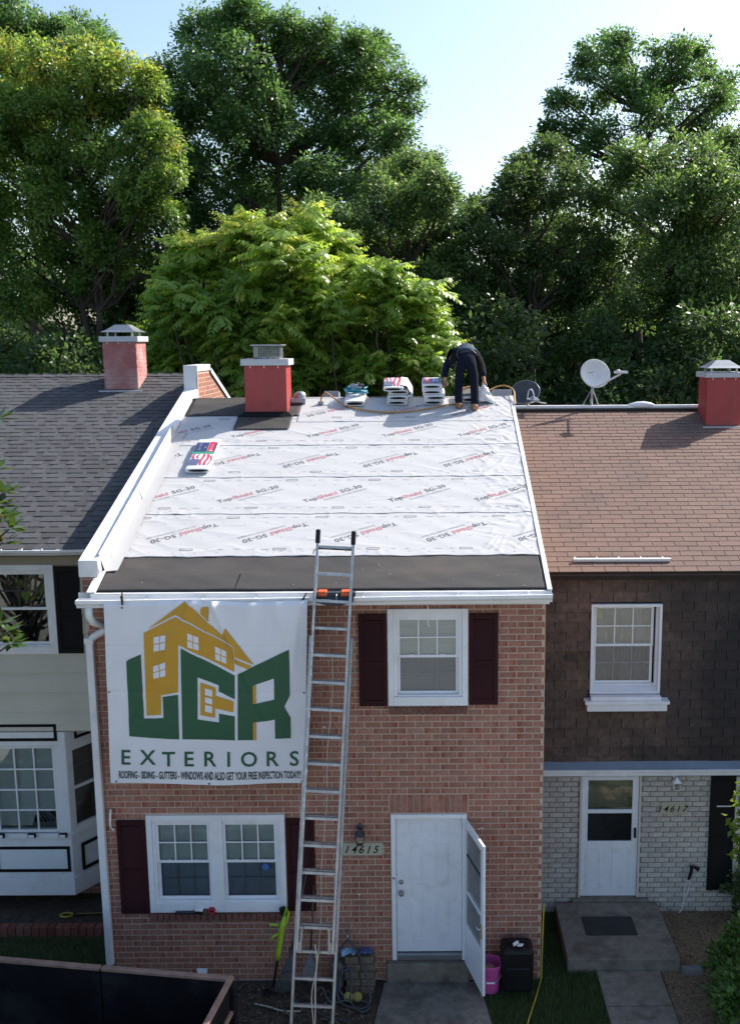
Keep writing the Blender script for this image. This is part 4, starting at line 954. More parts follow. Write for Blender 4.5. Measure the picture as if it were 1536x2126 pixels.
# dimensional shingles
lsm = pm('charcoal_roof_shingle', (0.052, 0.054, 0.061), 0.9, var=0.18, vscale=50, bump=0.4, bscale=120, col2=(0.066, 0.068, 0.075), v2scale=1.2, v2amt=0.5, rnd=0.22)
roof3 = MB().prism([(12.7, 5.305), (18.54, 7.37), (24.3, 5.3), (24.3, 5.15), (18.54, 7.2), (12.8, 5.2)], ((-9.6, 0, 0), (0,1,0), (0,0,1), (1,0,0)), 5.54).build('roof', pm('roof_felt_black', (0.02, 0.02, 0.022), 0.95), lh)
q = MB(); cnt = 0
t3 = {}
for w in (0.12, 0.17, 0.23):
    t_ = MB(); shingle(t_, Roof(0, 0, 19.5), -w/2, w/2, 0, 0.165, 0.013, 0.004); pr = t_.build('shingle', lsm); t3[w] = pr.data; bpy.data.objects.remove(pr)
for k in range(42):
    s0 = k*0.1455; x = -4.065
    shingle(q, R3, -9.6, -4.065, s0, s0+0.16, 0.006, 0.003)          # lower laminate showing between the tabs
    while x > -9.5:
        w = random.choice((0.12, 0.17, 0.23)); gap = random.choice((0.0, 0.06, 0.10, 0.13))
        a, b = x-w, x
        if cnt < 300 and a > -5.9-s0*0.33 and a > -7.9:
            inst('shingle', t3[w], R3.p((a+b)/2, s0-0.006, 0.001), roof3); cnt += 1
        elif a > -9.6: shingle(q, R3, a, b, s0-0.006, s0+0.16, 0.013, 0.004)
        x = a-gap-0.002
q.build('shingle_courses', lsm, roof3, kind='stuff')
q = MB(); x = -4.1
while x > -9.5:
    P = Roof(18.54, 7.385, 19.5); q.add([(x, 18.40, 7.345), (x-0.27, 18.40, 7.352), (x-0.27, 18.54, 7.40), (x, 18.54, 7.39), (x-0.27, 18.68, 7.35), (x, 18.68, 7.345)], [(0,1,2,3),(3,2,4,5)]); x -= 0.262
q.build('ridge_shingles', lsm, roof3)
MB().prism([(18.5, 7.39), (24.35, 5.325), (24.35, 5.305), (18.5, 7.372)], ((-9.6, 0, 0), (0,1,0), (0,0,1), (1,0,0)), 5.53).build('rear_roof_covering', lsm, roof3)
# painted brick chimney
def painted_brick():
    mt, nt, b = newmat('faded_red_painted_brick'); N = nt.nodes; L = nt.links
    tc = N.new('ShaderNodeTexCoord'); n1 = N.new('ShaderNodeTexNoise'); n1.inputs['Scale'].default_value = 3.0; n1.inputs['Detail'].default_value = 7; L.new(tc.outputs['Object'], n1.inputs['Vector'])
    r = N.new('ShaderNodeMapRange'); r.inputs[1].default_value = 0.38; r.inputs[2].default_value = 0.68; L.new(n1.outputs['Fac'], r.inputs[0])
    mx = N.new('ShaderNodeMix'); mx.data_type = 'RGBA'; mx.inputs[6].default_value = (0.36, 0.115, 0.11, 1); mx.inputs[7].default_value = (0.47, 0.30, 0.28, 1); L.new(r.outputs[0], mx.inputs[0])
    L.new(mx.outputs[2], b.inputs['Base Color']); b.inputs['Roughness'].default_value = 0.8; return mt
pbm = painted_brick(); pbj = pm('faded_joint', (0.40, 0.20, 0.19), 0.9)
lch = chimney(lh, -5.665, -5.075, 17.84, 18.45, 6.95, 7.965, pbj, 'hip', crown=0.095, vents=True)
q = MB()
for fr, u0, u1 in ((FRONT(17.84), -5.665, -5.075), (SIDE(-5.075), 17.84, 18.45)):
    for b in running_bond(u0, u1, 7.0, 7.96, [], 0.203, 0.072, 0.008, phase=0.03):
        q = MB(); add_brick(q, fr, *b[:4], 0.004); q.build('brick', pbm, lch)
MB().box(-5.75, -4.99, 17.75, 17.84, 7.10, 7.118).build('chimney_flashing', M['white_metal'], lch)
for x0, x1 in ((-9.6, -9.4),): MB().box(x0, x1, LY+0.2, 24, -0.3, 5.2).build('side_wall', M['tan'], lh)
MB().box(-9.6, -4.05, 24.0, 24.2, -0.3, 5.2).build('back_wall', M['tan'], lh)
# bay window
BY = 12.90; BX = -4.92; EX = -4.56; LY_ = LY; LY = 13.42
Z = lambda z: 7.92-(7.92-z)*1.049
bay = MB(); wt = M['white']
bay.prism([(-7.8, BY), (BX, BY), (EX, LY), (-8.1, LY)], ((0, 0, Z(0.70)), (1,0,0), (0,1,0), (0,0,1)), Z(0.95)-Z(0.70))
bay.prism([(-7.8, BY+0.02), (BX-0.01, BY+0.02), (EX-0.01, LY), (-8.1, LY)], ((0, 0, Z(0.955)), (1,0,0), (0,1,0), (0,0,1)), Z(1.515)-Z(0.955))
bay.prism([(-7.8, BY-0.02), (BX+0.01, BY-0.02), (EX+0.01, LY), (-8.1, LY)], ((0, 0, Z(1.52)), (1,0,0), (0,1,0), (0,0,1)), Z(1.58)-Z(1.52))
bay.prism([(-7.8, BY-0.01), (BX, BY-0.01), (EX, LY), (-8.1, LY)], ((0, 0, Z(2.80)), (1,0,0), (0,1,0), (0,0,1)), 2.745-Z(2.80))
bayo = bay.build('bay_window', wt, lh, bevel=0.006)
for a, b in ((BX-0.16, BX-0.002), (-7.8, -7.7)): MB().box(a, b, BY, BY+0.1, Z(1.581), Z(2.799)).build('corner_post', wt, bayo, bevel=0.004)
x0, x1 = -7.6, BX-0.165; z0, z1 = Z(1.60), Z(2.79)
frame_rect(MB(), x0, x1, z0, z1, BY+0.01, BY+0.06, 0.03).build('picture_frame', wt, bayo)
MB().box(x0+0.028, x1-0.028, BY+0.045, BY+0.05, z0+0.028, z1-0.028).build('pane', M['glass'], bayo)
for i in range(1, 10):
    xx = x1-0.02-i*0.267; MB().box(xx-0.011, xx+0.011, BY+0.02, BY+0.042, z0+0.03, z1-0.03).build('muntin', wt, bayo)
for k in range(1, 4):
    zz = z0+0.02+k*0.297
    for i in range(0, 9):
        xa = x1-0.02-(i+1)*0.267+0.011; xb = x1-0.02-i*0.267-0.011; MB().box(xa, xb, BY+0.02, BY+0.042, zz-0.011, zz+0.011).build('muntin', wt, bayo)
q = blind_mesh(x0, x1-0.01, z0+0.32, z1, BY+0.075); bl = q.build('blind', M['blind'], bayo)
q = MB()
for k in range(14):
    z = z0+0.04+k*0.02; f = k/14.0
    q.add([(x0, BY+0.13, z), (x1-0.42+0.1*f, BY+0.13, z-0.004), (x1-0.42+0.1*f, BY+0.15, z+0.015), (x0, BY+0.15, z+0.018)], [(0,1,2,3)])
for k in range(7):
    a = 0.3+0.25*k; p0 = Vector((x1-0.40+0.03*k, BY+0.135, z0+0.28)); p1 = p0+Vector((0.24*math.sin(a*0.9)-0.05, 0, -0.25*abs(math.cos(a*0.4))-0.02)); q.beam(p0, p1, 0.002, 0.02, (0,1,0))
q.build('broken_slats', M['blind'], bayo)
MB().box(x0, EX-0.15, BY+0.35, BY+0.36, z0-0.05, z1).build('room_darkness', M['room_darkness'], bayo)
# angled side light
d = Vector((EX-BX, LY-BY, 0)); dl = d.length; d.normalize(); nn = Vector((d.y, -d.x, 0)); A = Vector((BX, BY, 0))
def side_box(mb, a, b, c, e, t0, t1): mb.obox(A+d*((a+b)/2)+nn*((t0+t1)/2)+Vector((0,0,(c+e)/2)), d*((b-a)/2), nn*((t1-t0)/2), Vector((0,0,(e-c)/2))); return mb
q = MB()
for bx_ in ((0, 0.10, Z(1.581), Z(2.799)), (dl-0.08, dl, Z(1.581), Z(2.799)), (0.10, dl-0.08, Z(2.70), Z(2.799)), (0.10, dl-0.08, Z(1.581), Z(1.66)), (0.10, dl-0.08, Z(2.16), Z(2.20))): side_box(q, *bx_, -0.06, 0.0)
q.build('side_frame', wt, bayo, bevel=0.003)
side_box(MB(), 0.10, dl-0.08, Z(1.66), Z(2.70), -0.045, -0.04).build('pane', M['screen'], bayo)
for z in (Z(1.93), Z(2.45)): side_box(MB(), 0.10, dl-0.08, z-0.008, z+0.008, -0.058, -0.047).build('muntin', wt, bayo)
# black painted panel outlines
def outline(x0, x1, z0, z1, y):
    frame_rect(MB(), x0, x1, z0, z1, y-0.012, y, 0.04).build('panel_moulding', M['black_paint'], bayo)
outline(-5.99, BX-0.045, Z(1.03), Z(1.39), BY+0.02); outline(-7.2, -6.09, Z(1.03), Z(1.39), BY+0.02)
outline(-7.6, BX-0.10, Z(2.87), Z(3.1), BY-0.01)
q = MB(); A0 = 0.14
for bx_ in ((A0, A0+0.04, Z(1.0), Z(1.38)), (dl-0.1, dl-0.06, Z(1.0), Z(1.38)), (A0+0.04, dl-0.1, Z(1.34), Z(1.38)), (A0+0.04, dl-0.1, Z(1.0), Z(1.04))): side_box(q, *bx_, 0.001, 0.02)
q.build('panel_moulding', M['black_paint'], bayo)
q = MB(); side_box(q, A0, A0+0.035, Z(2.85), Z(3.0), 0.011, 0.022); side_box(q, A0+0.035, dl-0.05, Z(2.85), Z(2.885), 0.011, 0.022); q.build('panel_moulding', M['black_paint'], bayo)
for x in (-5.02, -5.45, -5.88, -6.3):
    t = MB().box(x-0.055, x+0.055, BY-0.075, BY-0.022, Z(1.545), Z(1.605)).build('deck_light', M['black_paint'], bayo, bevel=0.01)
    MB().box(x-0.042, x+0.042, BY-0.079, BY-0.0755, Z(1.553), Z(1.597)).build('light_lens', M['white'], bayo)
LY = LY_
# brick foundation under the bay and brick edging in front
q = MB()
for b in running_bond(-8.0, -4.06, 0.0, 0.66, [], MOD, CRS, JT): add_brick(q, FRONT(13.42), *b[:4], 0.006)
q.build('brickwork', M['brick'], lwall2, kind='stuff')
edge = thing('brick_edging', (-5.4, 12.55, 0), 'low row of bricks edging the bed below the white bay window', 'edging')
MB().box(-6.9, -4.2, 12.62, 13.4, -0.05, 0.085).build('bed', M['soil'], edge)
for i in range(25):
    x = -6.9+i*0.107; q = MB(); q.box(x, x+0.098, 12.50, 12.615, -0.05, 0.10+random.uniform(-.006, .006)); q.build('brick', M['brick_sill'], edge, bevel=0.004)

# ================================================================== banner on the gutter
banner = thing('banner', (-2.55, 11.02, 2.8), 'white banner with green and gold house logo clipped to the gutter', 'banner')
def ban_uv(cx_, cz_):
    t = (cz_-132.0)/1139.0; xl = 160+40*t; xr = 1415-25*t
    return (cx_-xl)/(xr-xl), t-0.022*t*(1-t)
bw_ = np.random.default_rng(5)
FOLD = [(bw_.uniform(0, 1), bw_.uniform(0, 0.25), bw_.uniform(-0.55, 0.55), bw_.uniform(0.012, 0.05), bw_.uniform(0.006, 0.017)) for _ in range(26)]
def ban_xyz(a, b, off=0.0):
    a = np.asarray(a, float); b = np.asarray(b, float)
    X = (-3.66+(-1.35+3.66)*a)*(1-b) + (-3.74+(-1.455+3.74)*a)*b
    Z = (5.052-0.008*a)*(1-b) + (2.815-0.02*a)*b
    Z = Z - 0.012*np.sin(a*math.pi*3.2+0.6)*np.exp(-b*10) + 0.012*np.sin(a*9)*np.exp(-(1-b)*16)
    D = 0.016*np.sin(a*5.2+1.1+1.2*b)*(0.35+0.65*b) + 0.008*np.sin(a*11+3*b) + 0.005*np.sin(b*13+a*4)
    for p, q0, sl, wd, ht in FOLD:
        D = D - ht*np.exp(-((a-p-sl*(b-q0))/wd)**2)*np.exp(-b*1.6)
    D = D + 0.006*np.exp(-((b-0.24)/0.006)**2)*0.6 + 0.005*np.exp(-((b-0.49)/0.006)**2)
    Y = 11.015 + 0.10*b + D - off
    Y = np.where(b < 0.02, Y+0.03*(0.02-b)/0.02, Y)
    return np.stack([X, Y, Z], -1)
na, nb = 190, 190
A, B = np.meshgrid(np.linspace(0, 1, na), np.linspace(0, 1, nb)); v = ban_xyz(A, B).reshape(-1, 3); i = np.arange(na*nb).reshape(nb, na)
f = np.stack([i[:-1,:-1], i[1:,:-1], i[1:,1:], i[:-1,1:]], -1).reshape(-1, 4)
bm_white = pm('banner_vinyl', (0.70, 0.72, 0.77), 0.45, var=0.03, vscale=3, bump=0.5, bscale=6)
me = bpy.data.meshes.new('cloth'); me.from_pydata(v.tolist(), [], f.tolist()); me.materials.append(bm_white); me.polygons.foreach_set('use_smooth', [True]*len(me.polygons))
cloth = bpy.data.objects.new('cloth', me); COL.objects.link(cloth); attach(cloth, banner)
def ban_print(name, polys, mat, off, maxlen=0.016):
    bm = bmesh.new()
    for pl in polys:
        rings = pl if isinstance(pl[0][0], (list, tuple)) else [pl]
        rings = [[ban_uv(*p) for p in r] for r in rings]; flat = [p for r in rings for p in r]
        vs = [bm.verts.new((p[0], p[1], 0)) for p in flat]
        for t in tessellate_polygon([[Vector((p[0], p[1], 0)) for p in r] for r in rings]):
            try: bm.faces.new([vs[k] for k in t])
            except ValueError: pass
    for _ in range(7):
        es = [e for e in bm.edges if e.calc_length() > maxlen]
        if not es: break
        bmesh.ops.subdivide_edges(bm, edges=es, cuts=1); bmesh.ops.triangulate(bm, faces=bm.faces)
    co = np.array([v.co[:] for v in bm.verts]); P = ban_xyz(co[:, 0], co[:, 1], off)
    for v_, p in zip(bm.verts, P): v_.co = p
    me = bpy.data.meshes.new(name); bm.to_mesh(me); bm.free(); me.materials.append(mat); me.polygons.foreach_set('use_smooth', [True]*len(me.polygons))
    o = bpy.data.objects.new(name, me); COL.objects.link(o); attach(o, cloth); return o
green = pm('banner_green', (0.012, 0.085, 0.042), 0.5, var=0.04); goldp = pm('banner_gold', (0.52, 0.28, 0.022), 0.5, var=0.04)
ban_print('green_logo', [[(300,505),(312,492),(390,458),(408,858),(530,852),(525,722),(620,705),(626,985),(318,970)],
    [(638,418),(967,588),(967,735),(868,688),(868,650),(738,600),(738,862),(870,880),(870,825),(967,840),(967,990),(645,985)],
    [[(985,580),(1302,425),(1305,710),(1270,780),(1308,850),(1308,982),(1213,982),(1212,860),(1078,880),(1078,990),(985,990)], [(1078,650),(1208,605),(1210,735),(1078,765)]]], green, 0.006)
ban_print('gold_logo', [[(408,325),(605,228),(960,412),(965,565),(622,395),(620,690),(515,712),(515,832),(425,838)],
    [(430,303),(660,138),(700,165),(945,390),(962,404),(605,215)], [(760,180),(776,166),(810,165),(810,255),(760,208)],
    [(893,335),(912,292),(1085,522),(968,470),(966,412)], [(968,482),(1070,530),(1050,548),(968,512)],
    [(755,632),(848,665),(848,715),(960,748),(958,815),(845,792),(845,850),(757,835)],
    [(1079,652),(1098,646),(1098,758),(1079,763)], [(1079,882),(1098,879),(1098,990),(1079,990)]], goldp, 0.0075)
def panes(q0, q1, q2, q3, nx=2, nz=2, g=0.07):
    out = []
    L = lambda s, t: tuple((q0[k]*(1-s)+q1[k]*s)*(1-t)+(q3[k]*(1-s)+q2[k]*s)*t for k in (0, 1))
    for i in range(nx):
        for k in range(nz):
            a, b = i/nx+(g/2 if i else 0), (i+1)/nx-(g/2 if i < nx-1 else 0); c, d = k/nz+(g/2 if k else 0), (k+1)/nz-(g/2 if k < nz-1 else 0)
            out.append([L(a,c), L(b,c), L(b,d), L(a,d)])
    return out
for pn in (panes((470,352),(543,338),(543,425),(470,440)), panes((680,325),(748,350),(750,430),(680,410)), panes((847,408),(915,438),(917,515),(849,490)), panes((467,530),(543,503),(543,590),(470,608)), panes((783,668),(828,680),(828,822),(784,812), 1, 3, 0.09)): ban_print('window_print', pn, bm_white, 0.0095)
def ban_text(vs, fs, x, zb, sx, sz):
    uv = np.array([ban_uv(x+p[0]*sx, zb-p[1]*sz) for p in vs]); P = ban_xyz(uv[:, 0], uv[:, 1], 0.007); q.add([tuple(p) for p in P], fs)
for ch_, cx_ in zip('EXTERIORS', (297, 432, 560, 685, 815, 928, 1052, 1197, 1328)):
    q = MB(); vs, fs, w = text_mesh(ch_, 1.0, 0.012); h = max(p[1] for p in vs); ban_text(vs, fs, cx_-w/h*46, {297: 1148, 432: 1146}.get(cx_, 1156), 92/h*1.0, 92/h); q.build('printed_letter', green, cloth)
q = MB(); vs, fs, w = text_mesh('ROOFING - SIDING - GUTTERS - WINDOWS AND ALSO GET YOUR FREE INSPECTION TODAY!!', 1.0, 0.022)
ban_text(vs, fs, 252, 1238, 1116/w, 47/0.70); q.build('slogan_lettering', pm('banner_ink', (0.015, 0.035, 0.03), 0.6), cloth)
for a, b in ((0.03, 0.99), (0.51, 0.992), (0.985, 0.99), (0.01, 0.49), (0.99, 0.49), (0.09, 0.03)):
    p = ban_xyz(a, b, 0.004); MB().lathe([(0.004, 0), (0.011, 0.001), (0.011, 0.003), (0.004, 0.004)], tuple(p), 12, (0,-1,0)).build('grommet', M['dark_metal'], banner)
def clip(x, z, rot, label):
    t = thing('spring_clamp', (x, 11.03, z), label, 'clamp'); wood = pm('clamp_wood', (0.16, 0.10, 0.045), 0.7, var=0.2)
    d = Vector((math.sin(rot), 0, math.cos(rot)))
    c = Vector((x, 11.015, z)); q = MB(); q.beam(c-d*0.06, c+d*0.045, 0.018, 0.012, (0,1,0)); q.build('front_jaw', M['black'], t)
    q = MB(); q.beam(c-d*0.03+Vector((0,0.03,0)), c+d*0.07+Vector((0,0.05,0)), 0.016, 0.012, (0,1,0)); q.build('rear_jaw', wood, t)
    q = MB(); q.tube([c+Vector((-0.012,0.01,0)), c+Vector((0.012,0.02,0))], 0.009, 8); q.build('spring', M['steel'], t)
clip(-3.45, 5.07, -0.1, 'spring clamp on the gutter at the left end of the banner'); clip(-1.40, 5.065, 0.5, 'spring clamp on the gutter beside the ladder')

# ================================================================== extension ladder
lad = thing('extension_ladder', (-1.345, 10.10, 0), 'aluminium extension ladder leaning on the gutter of the brick house', 'ladder')
F0 = Vector((-1.345, 10.10, 0)); T0 = Vector((-1.02, 11.16, 5.80)); ld = (T0-F0).normalized(); lx = Vector((1, 0, 0)); lx = (lx-ld*lx.dot(ld)).normalized(); lnrm = lx.cross(ld)   # towards the street
if lnrm.y > 0: lnrm = -lnrm
LL = (T0-F0).length
def lp(t, x, n): return F0+ld*t+lx*x+lnrm*n
def rail(t0, t1, x, n, sgn, name):
    q = MB(); q.beam(lp(t0, x, n), lp(t1, x, n), 0.006, 0.075, lnrm)
    for k in (-0.035, 0.035): q.beam(lp(t0, x+sgn*0.013, n+k), lp(t1, x+sgn*0.013, n+k), 0.022, 0.006, lnrm)
    q.build(name, M['alu'], lad)
for sgn in (-1, 1):
    rail(0.0, 4.72, sgn*0.222, -0.03, sgn, 'base_rail'); rail(1.22, LL, sgn*0.19, 0.055, sgn, 'fly_rail')
k = 0
while 0.25+k*0.305 < 4.65:
    q = MB(); c = lp(0.25+k*0.305, 0, -0.03); q.obox(c, lx*0.219, ld*0.014, lnrm*0.016); q.obox(c+ld*0.0155, lx*0.219, ld*0.0012, lnrm*0.019); q.build('base_rung', M['alu'], lad); k += 1
k = 0
while 1.47+k*0.305 < LL-0.05:
    q = MB(); c = lp(1.47+k*0.305, 0, 0.055); q.obox(c, lx*0.187, ld*0.014, lnrm*0.016); q.obox(c+ld*0.0155, lx*0.187, ld*0.0012, lnrm*0.019); q.build('fly_rung', M['alu'], lad); k += 1
for sgn in (-1, 1):
    q = MB(); q.beam(lp(LL-0.13, sgn*0.20, 0.055), lp(LL+0.03, sgn*0.20, 0.055), 0.05, 0.088, lnrm); q.build('rubber_end_cap', M['black'], lad, bevel=0.014)
    q = MB(); q.beam(lp(1.20, sgn*0.165, 0.095), lp(1.50, sgn*0.15, 0.11), 0.02, 0.03, lnrm); q.obox(lp(1.26, sgn*0.165, 0.05), lx*0.018, ld*0.06, lnrm*0.05); q.build('rung_lock', M['steel'], lad)
q = MB(); q.tube([lp(0.6+0.1*i, 0.035-0.012*math.sin(i*0.5), 0.025+0.006*math.sin(i)) for i in range(40)], 0.005, 6); q.build('hoist_rope', pm('rope', (0.45, 0.40, 0.33), 0.9), lad)
q = MB(); q.tube([lp(0.2+0.1*i, 0.01+0.02*math.sin(i*0.9), 0.1) for i in range(12)], 0.006, 6); q.tube([lp(0.2+0.1*i, 0.035+0.01*math.sin(i*0.7), 0.1) for i in range(11)], 0.006, 6); q.build('rope_tail', pm('rope_pale', (0.55, 0.50, 0.42), 0.9), lad)
q = MB(); q.tube([lp(LL-0.185, x, 0.055+0.02*math.cos(x*40)) for x in np.linspace(-0.21, 0.2, 14)], 0.011, 8); q.tube([lp(LL-0.195, -0.2, 0.08), lp(LL-0.21, -0.235, 0.09), lp(LL-0.25, -0.24, 0.1)], 0.006, 6); q.build('tied_cord', pm('cord_brown', (0.10, 0.075, 0.06), 0.9), lad)
spl = pm('tar_smear', (0.62, 0.62, 0.62), 0.6); q = MB(); rs = random.Random(4)
for i in range(70):
    t = rs.uniform(3.9, LL-0.25) if i % 2 else rs.uniform(2.5, 5.4); w = rs.uniform(0.006, 0.02); c = lp(t, -0.19-0.013*rs.random(), 0.0945); q.obox(c, lx*w*0.5, ld*w*rs.uniform(0.6, 2), lnrm*0.002)
q.build('paint_spatter', spl, lad, kind='stuff')
br_ = thing('gutter_standoff', (-1.05, 11.03, 5.02), 'dark blue bracket with orange pads between the ladder and the gutter', 'bracket')
navy = pm('navy_plastic', (0.02, 0.032, 0.05), 0.5); orng = pm('orange_plastic', (0.62, 0.10, 0.02), 0.45)
q = MB(); q.box(-1.265, -0.81, 11.03, 11.12, 5.085, 5.135); q.add([(-1.27, 11.02, 5.03), (-0.83, 11.02, 5.03), (-0.97, 11.02, 4.985), (-1.13, 11.02, 4.985), (-1.27, 11.04, 5.085), (-0.83, 11.04, 5.085)], [(0,1,2,3),(4,5,1,0)]); q.build('body', navy, br_, bevel=0.004)
MB().box(-1.235, -1.135, 11.01, 11.125, 5.095, 5.152).build('pad', orng, br_, bevel=0.006); MB().box(-0.97, -0.85, 11.01, 11.125, 5.095, 5.152).build('pad', orng, br_, bevel=0.006)
MB().box(-1.285, -1.24, 11.0, 11.1, 5.02, 5.15).build('side_cheek', navy, br_, bevel=0.006)
q = MB(); q.tube([(-1.02, 10.985, 5.02), (-1.02, 10.985, 5.11), (-1.02, 11.02, 5.12)], 0.006, 6); q.build('hook', M['steel'], br_)

# ================================================================== shingle bundles
bag = pm('bundle_wrapper', (0.72, 0.73, 0.75), 0.35, var=0.06, vscale=12, bump=0.5, bscale=25); pnavy = pm('print_navy', (0.03, 0.045, 0.14), 0.4); pred = pm('print_red', (0.55, 0.03, 0.07), 0.4); pgreen = pm('print_green', (0.03, 0.32, 0.16), 0.4); pwhite = pm('print_white', (0.75, 0.75, 0.77), 0.4)
def ridge_profile(y):
    """height of the covered roof along y, rounded over the ridge"""
    a = 5.118+(y-11.2)*0.3541+0.02; b = 7.03-(y-16.6)*0.351+0.02; d = 0.05
    return -0.5*(math.sqrt((a-b)**2+d*d))+(a+b)/2
def bundle(label, path, x0, x1, h, design, group=None, sag=0.0, seed=0):
    """path: list of (y, z) of the underside from the near end to the far end"""
    rr = random.Random(seed); c0 = Vector(((x0+x1)/2, path[0][0], path[0][1])); t = thing('shingle_bundle', c0, label, 'bundle', group)
    n = 16; rings = []; N = len(path)
    for i, (y, z) in enumerate(path):
        d = Vector((0, path[min(i+1, N-1)][0]-path[max(i-1, 0)][0], path[min(i+1, N-1)][1]-path[max(i-1, 0)][1])).normalized(); nr = Vector((0, -d.z, d.y))
        f = 1.0-0.10*(1 if i in (0, N-1) else 0); ring = []
        for k in range(n):
            a = 2*math.pi*k/n; ca, sa = math.cos(a), math.sin(a); e = 0.42
            u = math.copysign(abs(ca)**e, ca)*(x1-x0)/2*(1+rr.uniform(-.012, .012)); w = (math.copysign(abs(sa)**e, sa)*0.5*f+0.5)*h*(1+rr.uniform(-.02, .02))
            ring.append(Vector(((x0+x1)/2+u, y, z))+nr*w)
        rings.append(ring)
    q = MB(); vs = [p for r in rings for p in r]; fs = [(i*n+k, i*n+(k+1) % n, (i+1)*n+(k+1) % n, (i+1)*n+k) for i in range(N-1) for k in range(n)]; fs += [tuple(range(n-1, -1, -1)), tuple((N-1)*n+k for k in range(n))]
    q.add(vs, fs); q.build('wrapper', bag, t, smooth='auto')
    # open end with the dark shingle edges showing
    m_ = 18; d = Vector((0, path[1][0]-path[0][0], path[1][1]-path[0][1])).normalized(); nr = Vector((0, -d.z, d.y)); c = Vector(((x0+x1)/2+rr.uniform(-.01, .01), path[0][0], path[0][1]))+nr*h*0.46-d*0.004
    wv = (x1-x0)*0.40; q = MB(); pts = [c+Vector((math.cos(2*math.pi*k/m_)*wv, 0, 0))+nr*(h*0.27*math.sin(2*math.pi*k/m_)*(1 if math.sin(2*math.pi*k/m_) > 0 else 0.8)) for k in range(m_)]; q.add(pts+[p+d*0.002 for p in pts], [tuple(range(m_))]+[(k, (k+1) % m_, m_+(k+1) % m_, m_+k) for k in range(m_)]); q.build('open_end', M['black'], t)
    def onTop(u, s):      # u across 0..1, s along 0..1
        f = s*(N-1); i = min(int(f), N-2); g = f-i
        y = path[i][0]*(1-g)+path[i+1][0]*g; z = path[i][1]*(1-g)+path[i+1][1]*g
        d = Vector((0, path[i+1][0]-path[i][0], path[i+1][1]-path[i][1])).normalized(); nr = Vector((0, -d.z, d.y))
        return Vector((x0+(x1-x0)*u, y, z))+nr*(h*1.022+0.0025)
    def strip(mb, u0, u1, s0, s1, wob=0.0, k=8):
        L = []; 
        for j in range(k+1):
            s = s0+(s1-s0)*j/k; o = wob*math.sin(j*math.pi*2/k+u0*5)
            L += [onTop(u0+o, s), onTop(u1+o, s)]
        mb.add(L, [(2*j, 2*j+1, 2*j+3, 2*j+2) for j in range(k)])
    if design in ('full', 'flag'):
        a, b = (0.10, 0.46) if design == 'full' else (0.04, 0.5)
        q = MB()
        for u0, u1, s0, s1 in ((0.12, 0.20, a+0.18, b), (0.30, 0.37, a+0.22, b), (0.50, 0.60, a, b), (0.70, 0.80, a, b), (0.89, 0.95, a, b*0.9)): strip(q, u0, u1, s0, s1, 0.035)
        q.build('red_print', pred, t)
        q = MB(); strip(q, 0.06, 0.46, a, a+0.19); q.build('navy_print', pnavy, t); q = MB()
        for iu in range(6):
            for is_ in range(5):
                u = 0.09+iu*0.064+(0.03 if is_ % 2 else 0); s = a+0.016+is_*0.036; q.add([onTop(u-.012, s)+Vector((0,0,.001)), onTop(u, s-.010)+Vector((0,0,.001)), onTop(u+.012, s)+Vector((0,0,.001)), onTop(u, s+.010)+Vector((0,0,.001))], [(0,1,2,3)])
        q.build('star_print', pwhite, t)
    if design == 'full':
        q = MB(); strip(q, 0.03, 0.97, 0.485, 0.535, 0.0); q.build('green_tape', pgreen, t)
        q = MB(); strip(q, 0.05, 0.60, 0.545, 0.87); strip(q, 0.88, 0.95, 0.545, 0.87); q.build('navy_panel', pnavy, t); q = MB(); strip(q, 0.62, 0.87, 0.545, 0.89); q.build('red_panel', pred, t)
        q = MB()
        for s in (0.60, 0.65, 0.70, 0.75, 0.80): strip(q, 0.18, 0.30, s, s+0.028)
        strip(q, 0.44, 0.52, 0.67, 0.74); strip(q, 0.68, 0.84, 0.57, 0.60); strip(q, 0.74, 0.78, 0.60, 0.80); q.build('white_lettering', pwhite, t)
    if design == 'blue':
        q = MB(); strip(q, 0.05, 0.14, 0.05, 0.9); strip(q, 0.42, 0.97, 0.05, 0.9); q.build('navy_panel', pm('print_blue', (0.06, 0.10, 0.24), 0.4), t); q = MB(); strip(q, 0.15, 0.41, 0.05, 0.9); q.build('red_panel', pred, t)
        q = MB()
        for u in (0.22, 0.30, 0.55, 0.62, 0.75): strip(q, u, u+0.03, 0.12, 0.6)
        q.build('white_lettering', pwhite, t)
    return t
bundle('lone shingle bundle with flag and red panel lying on the white underlayment', [tuple((R1.p(0, 2.98+0.97*k/8, 0.018).y, R1.p(0, 2.98+0.97*k/8, 0.018).z)) for k in range(9)], -3.385, -3.045, 0.075, 'full', seed=1)
g_ = 'shingle bundles stacked along the ridge'
def ridge_path(y0, L, lift): return [(y0+L*k/9, ridge_profile(y0+L*k/9)+lift) for k in range(10)]
bundle('shingle bundle on the ridge beneath the coiled teal hose', ridge_path(16.22, 0.95, 0.0), -1.31, -0.98, 0.10, 'none', g_, seed=2)
for k, (dx, dy, ds) in enumerate(((0.03, 0.02, 'none'), (0.05, 0.0, 'none'), (0.06, 0.03, 'none'), (-0.02, -0.06, 'flag'))):
    nm = ['lowest', 'second lowest', 'third', 'topmost flag printed'][k]
    bundle(nm+' bundle in the flag topped stack on the ridge', ridge_path(16.24+dy, 0.95, 0.083*k), -0.66+dx, -0.33+dx, 0.08, ds, g_, seed=10+k)
q = MB()
sk = [(-0.36, 16.22), (-0.26, 16.24), (-0.21, 16.30)]
vs = []
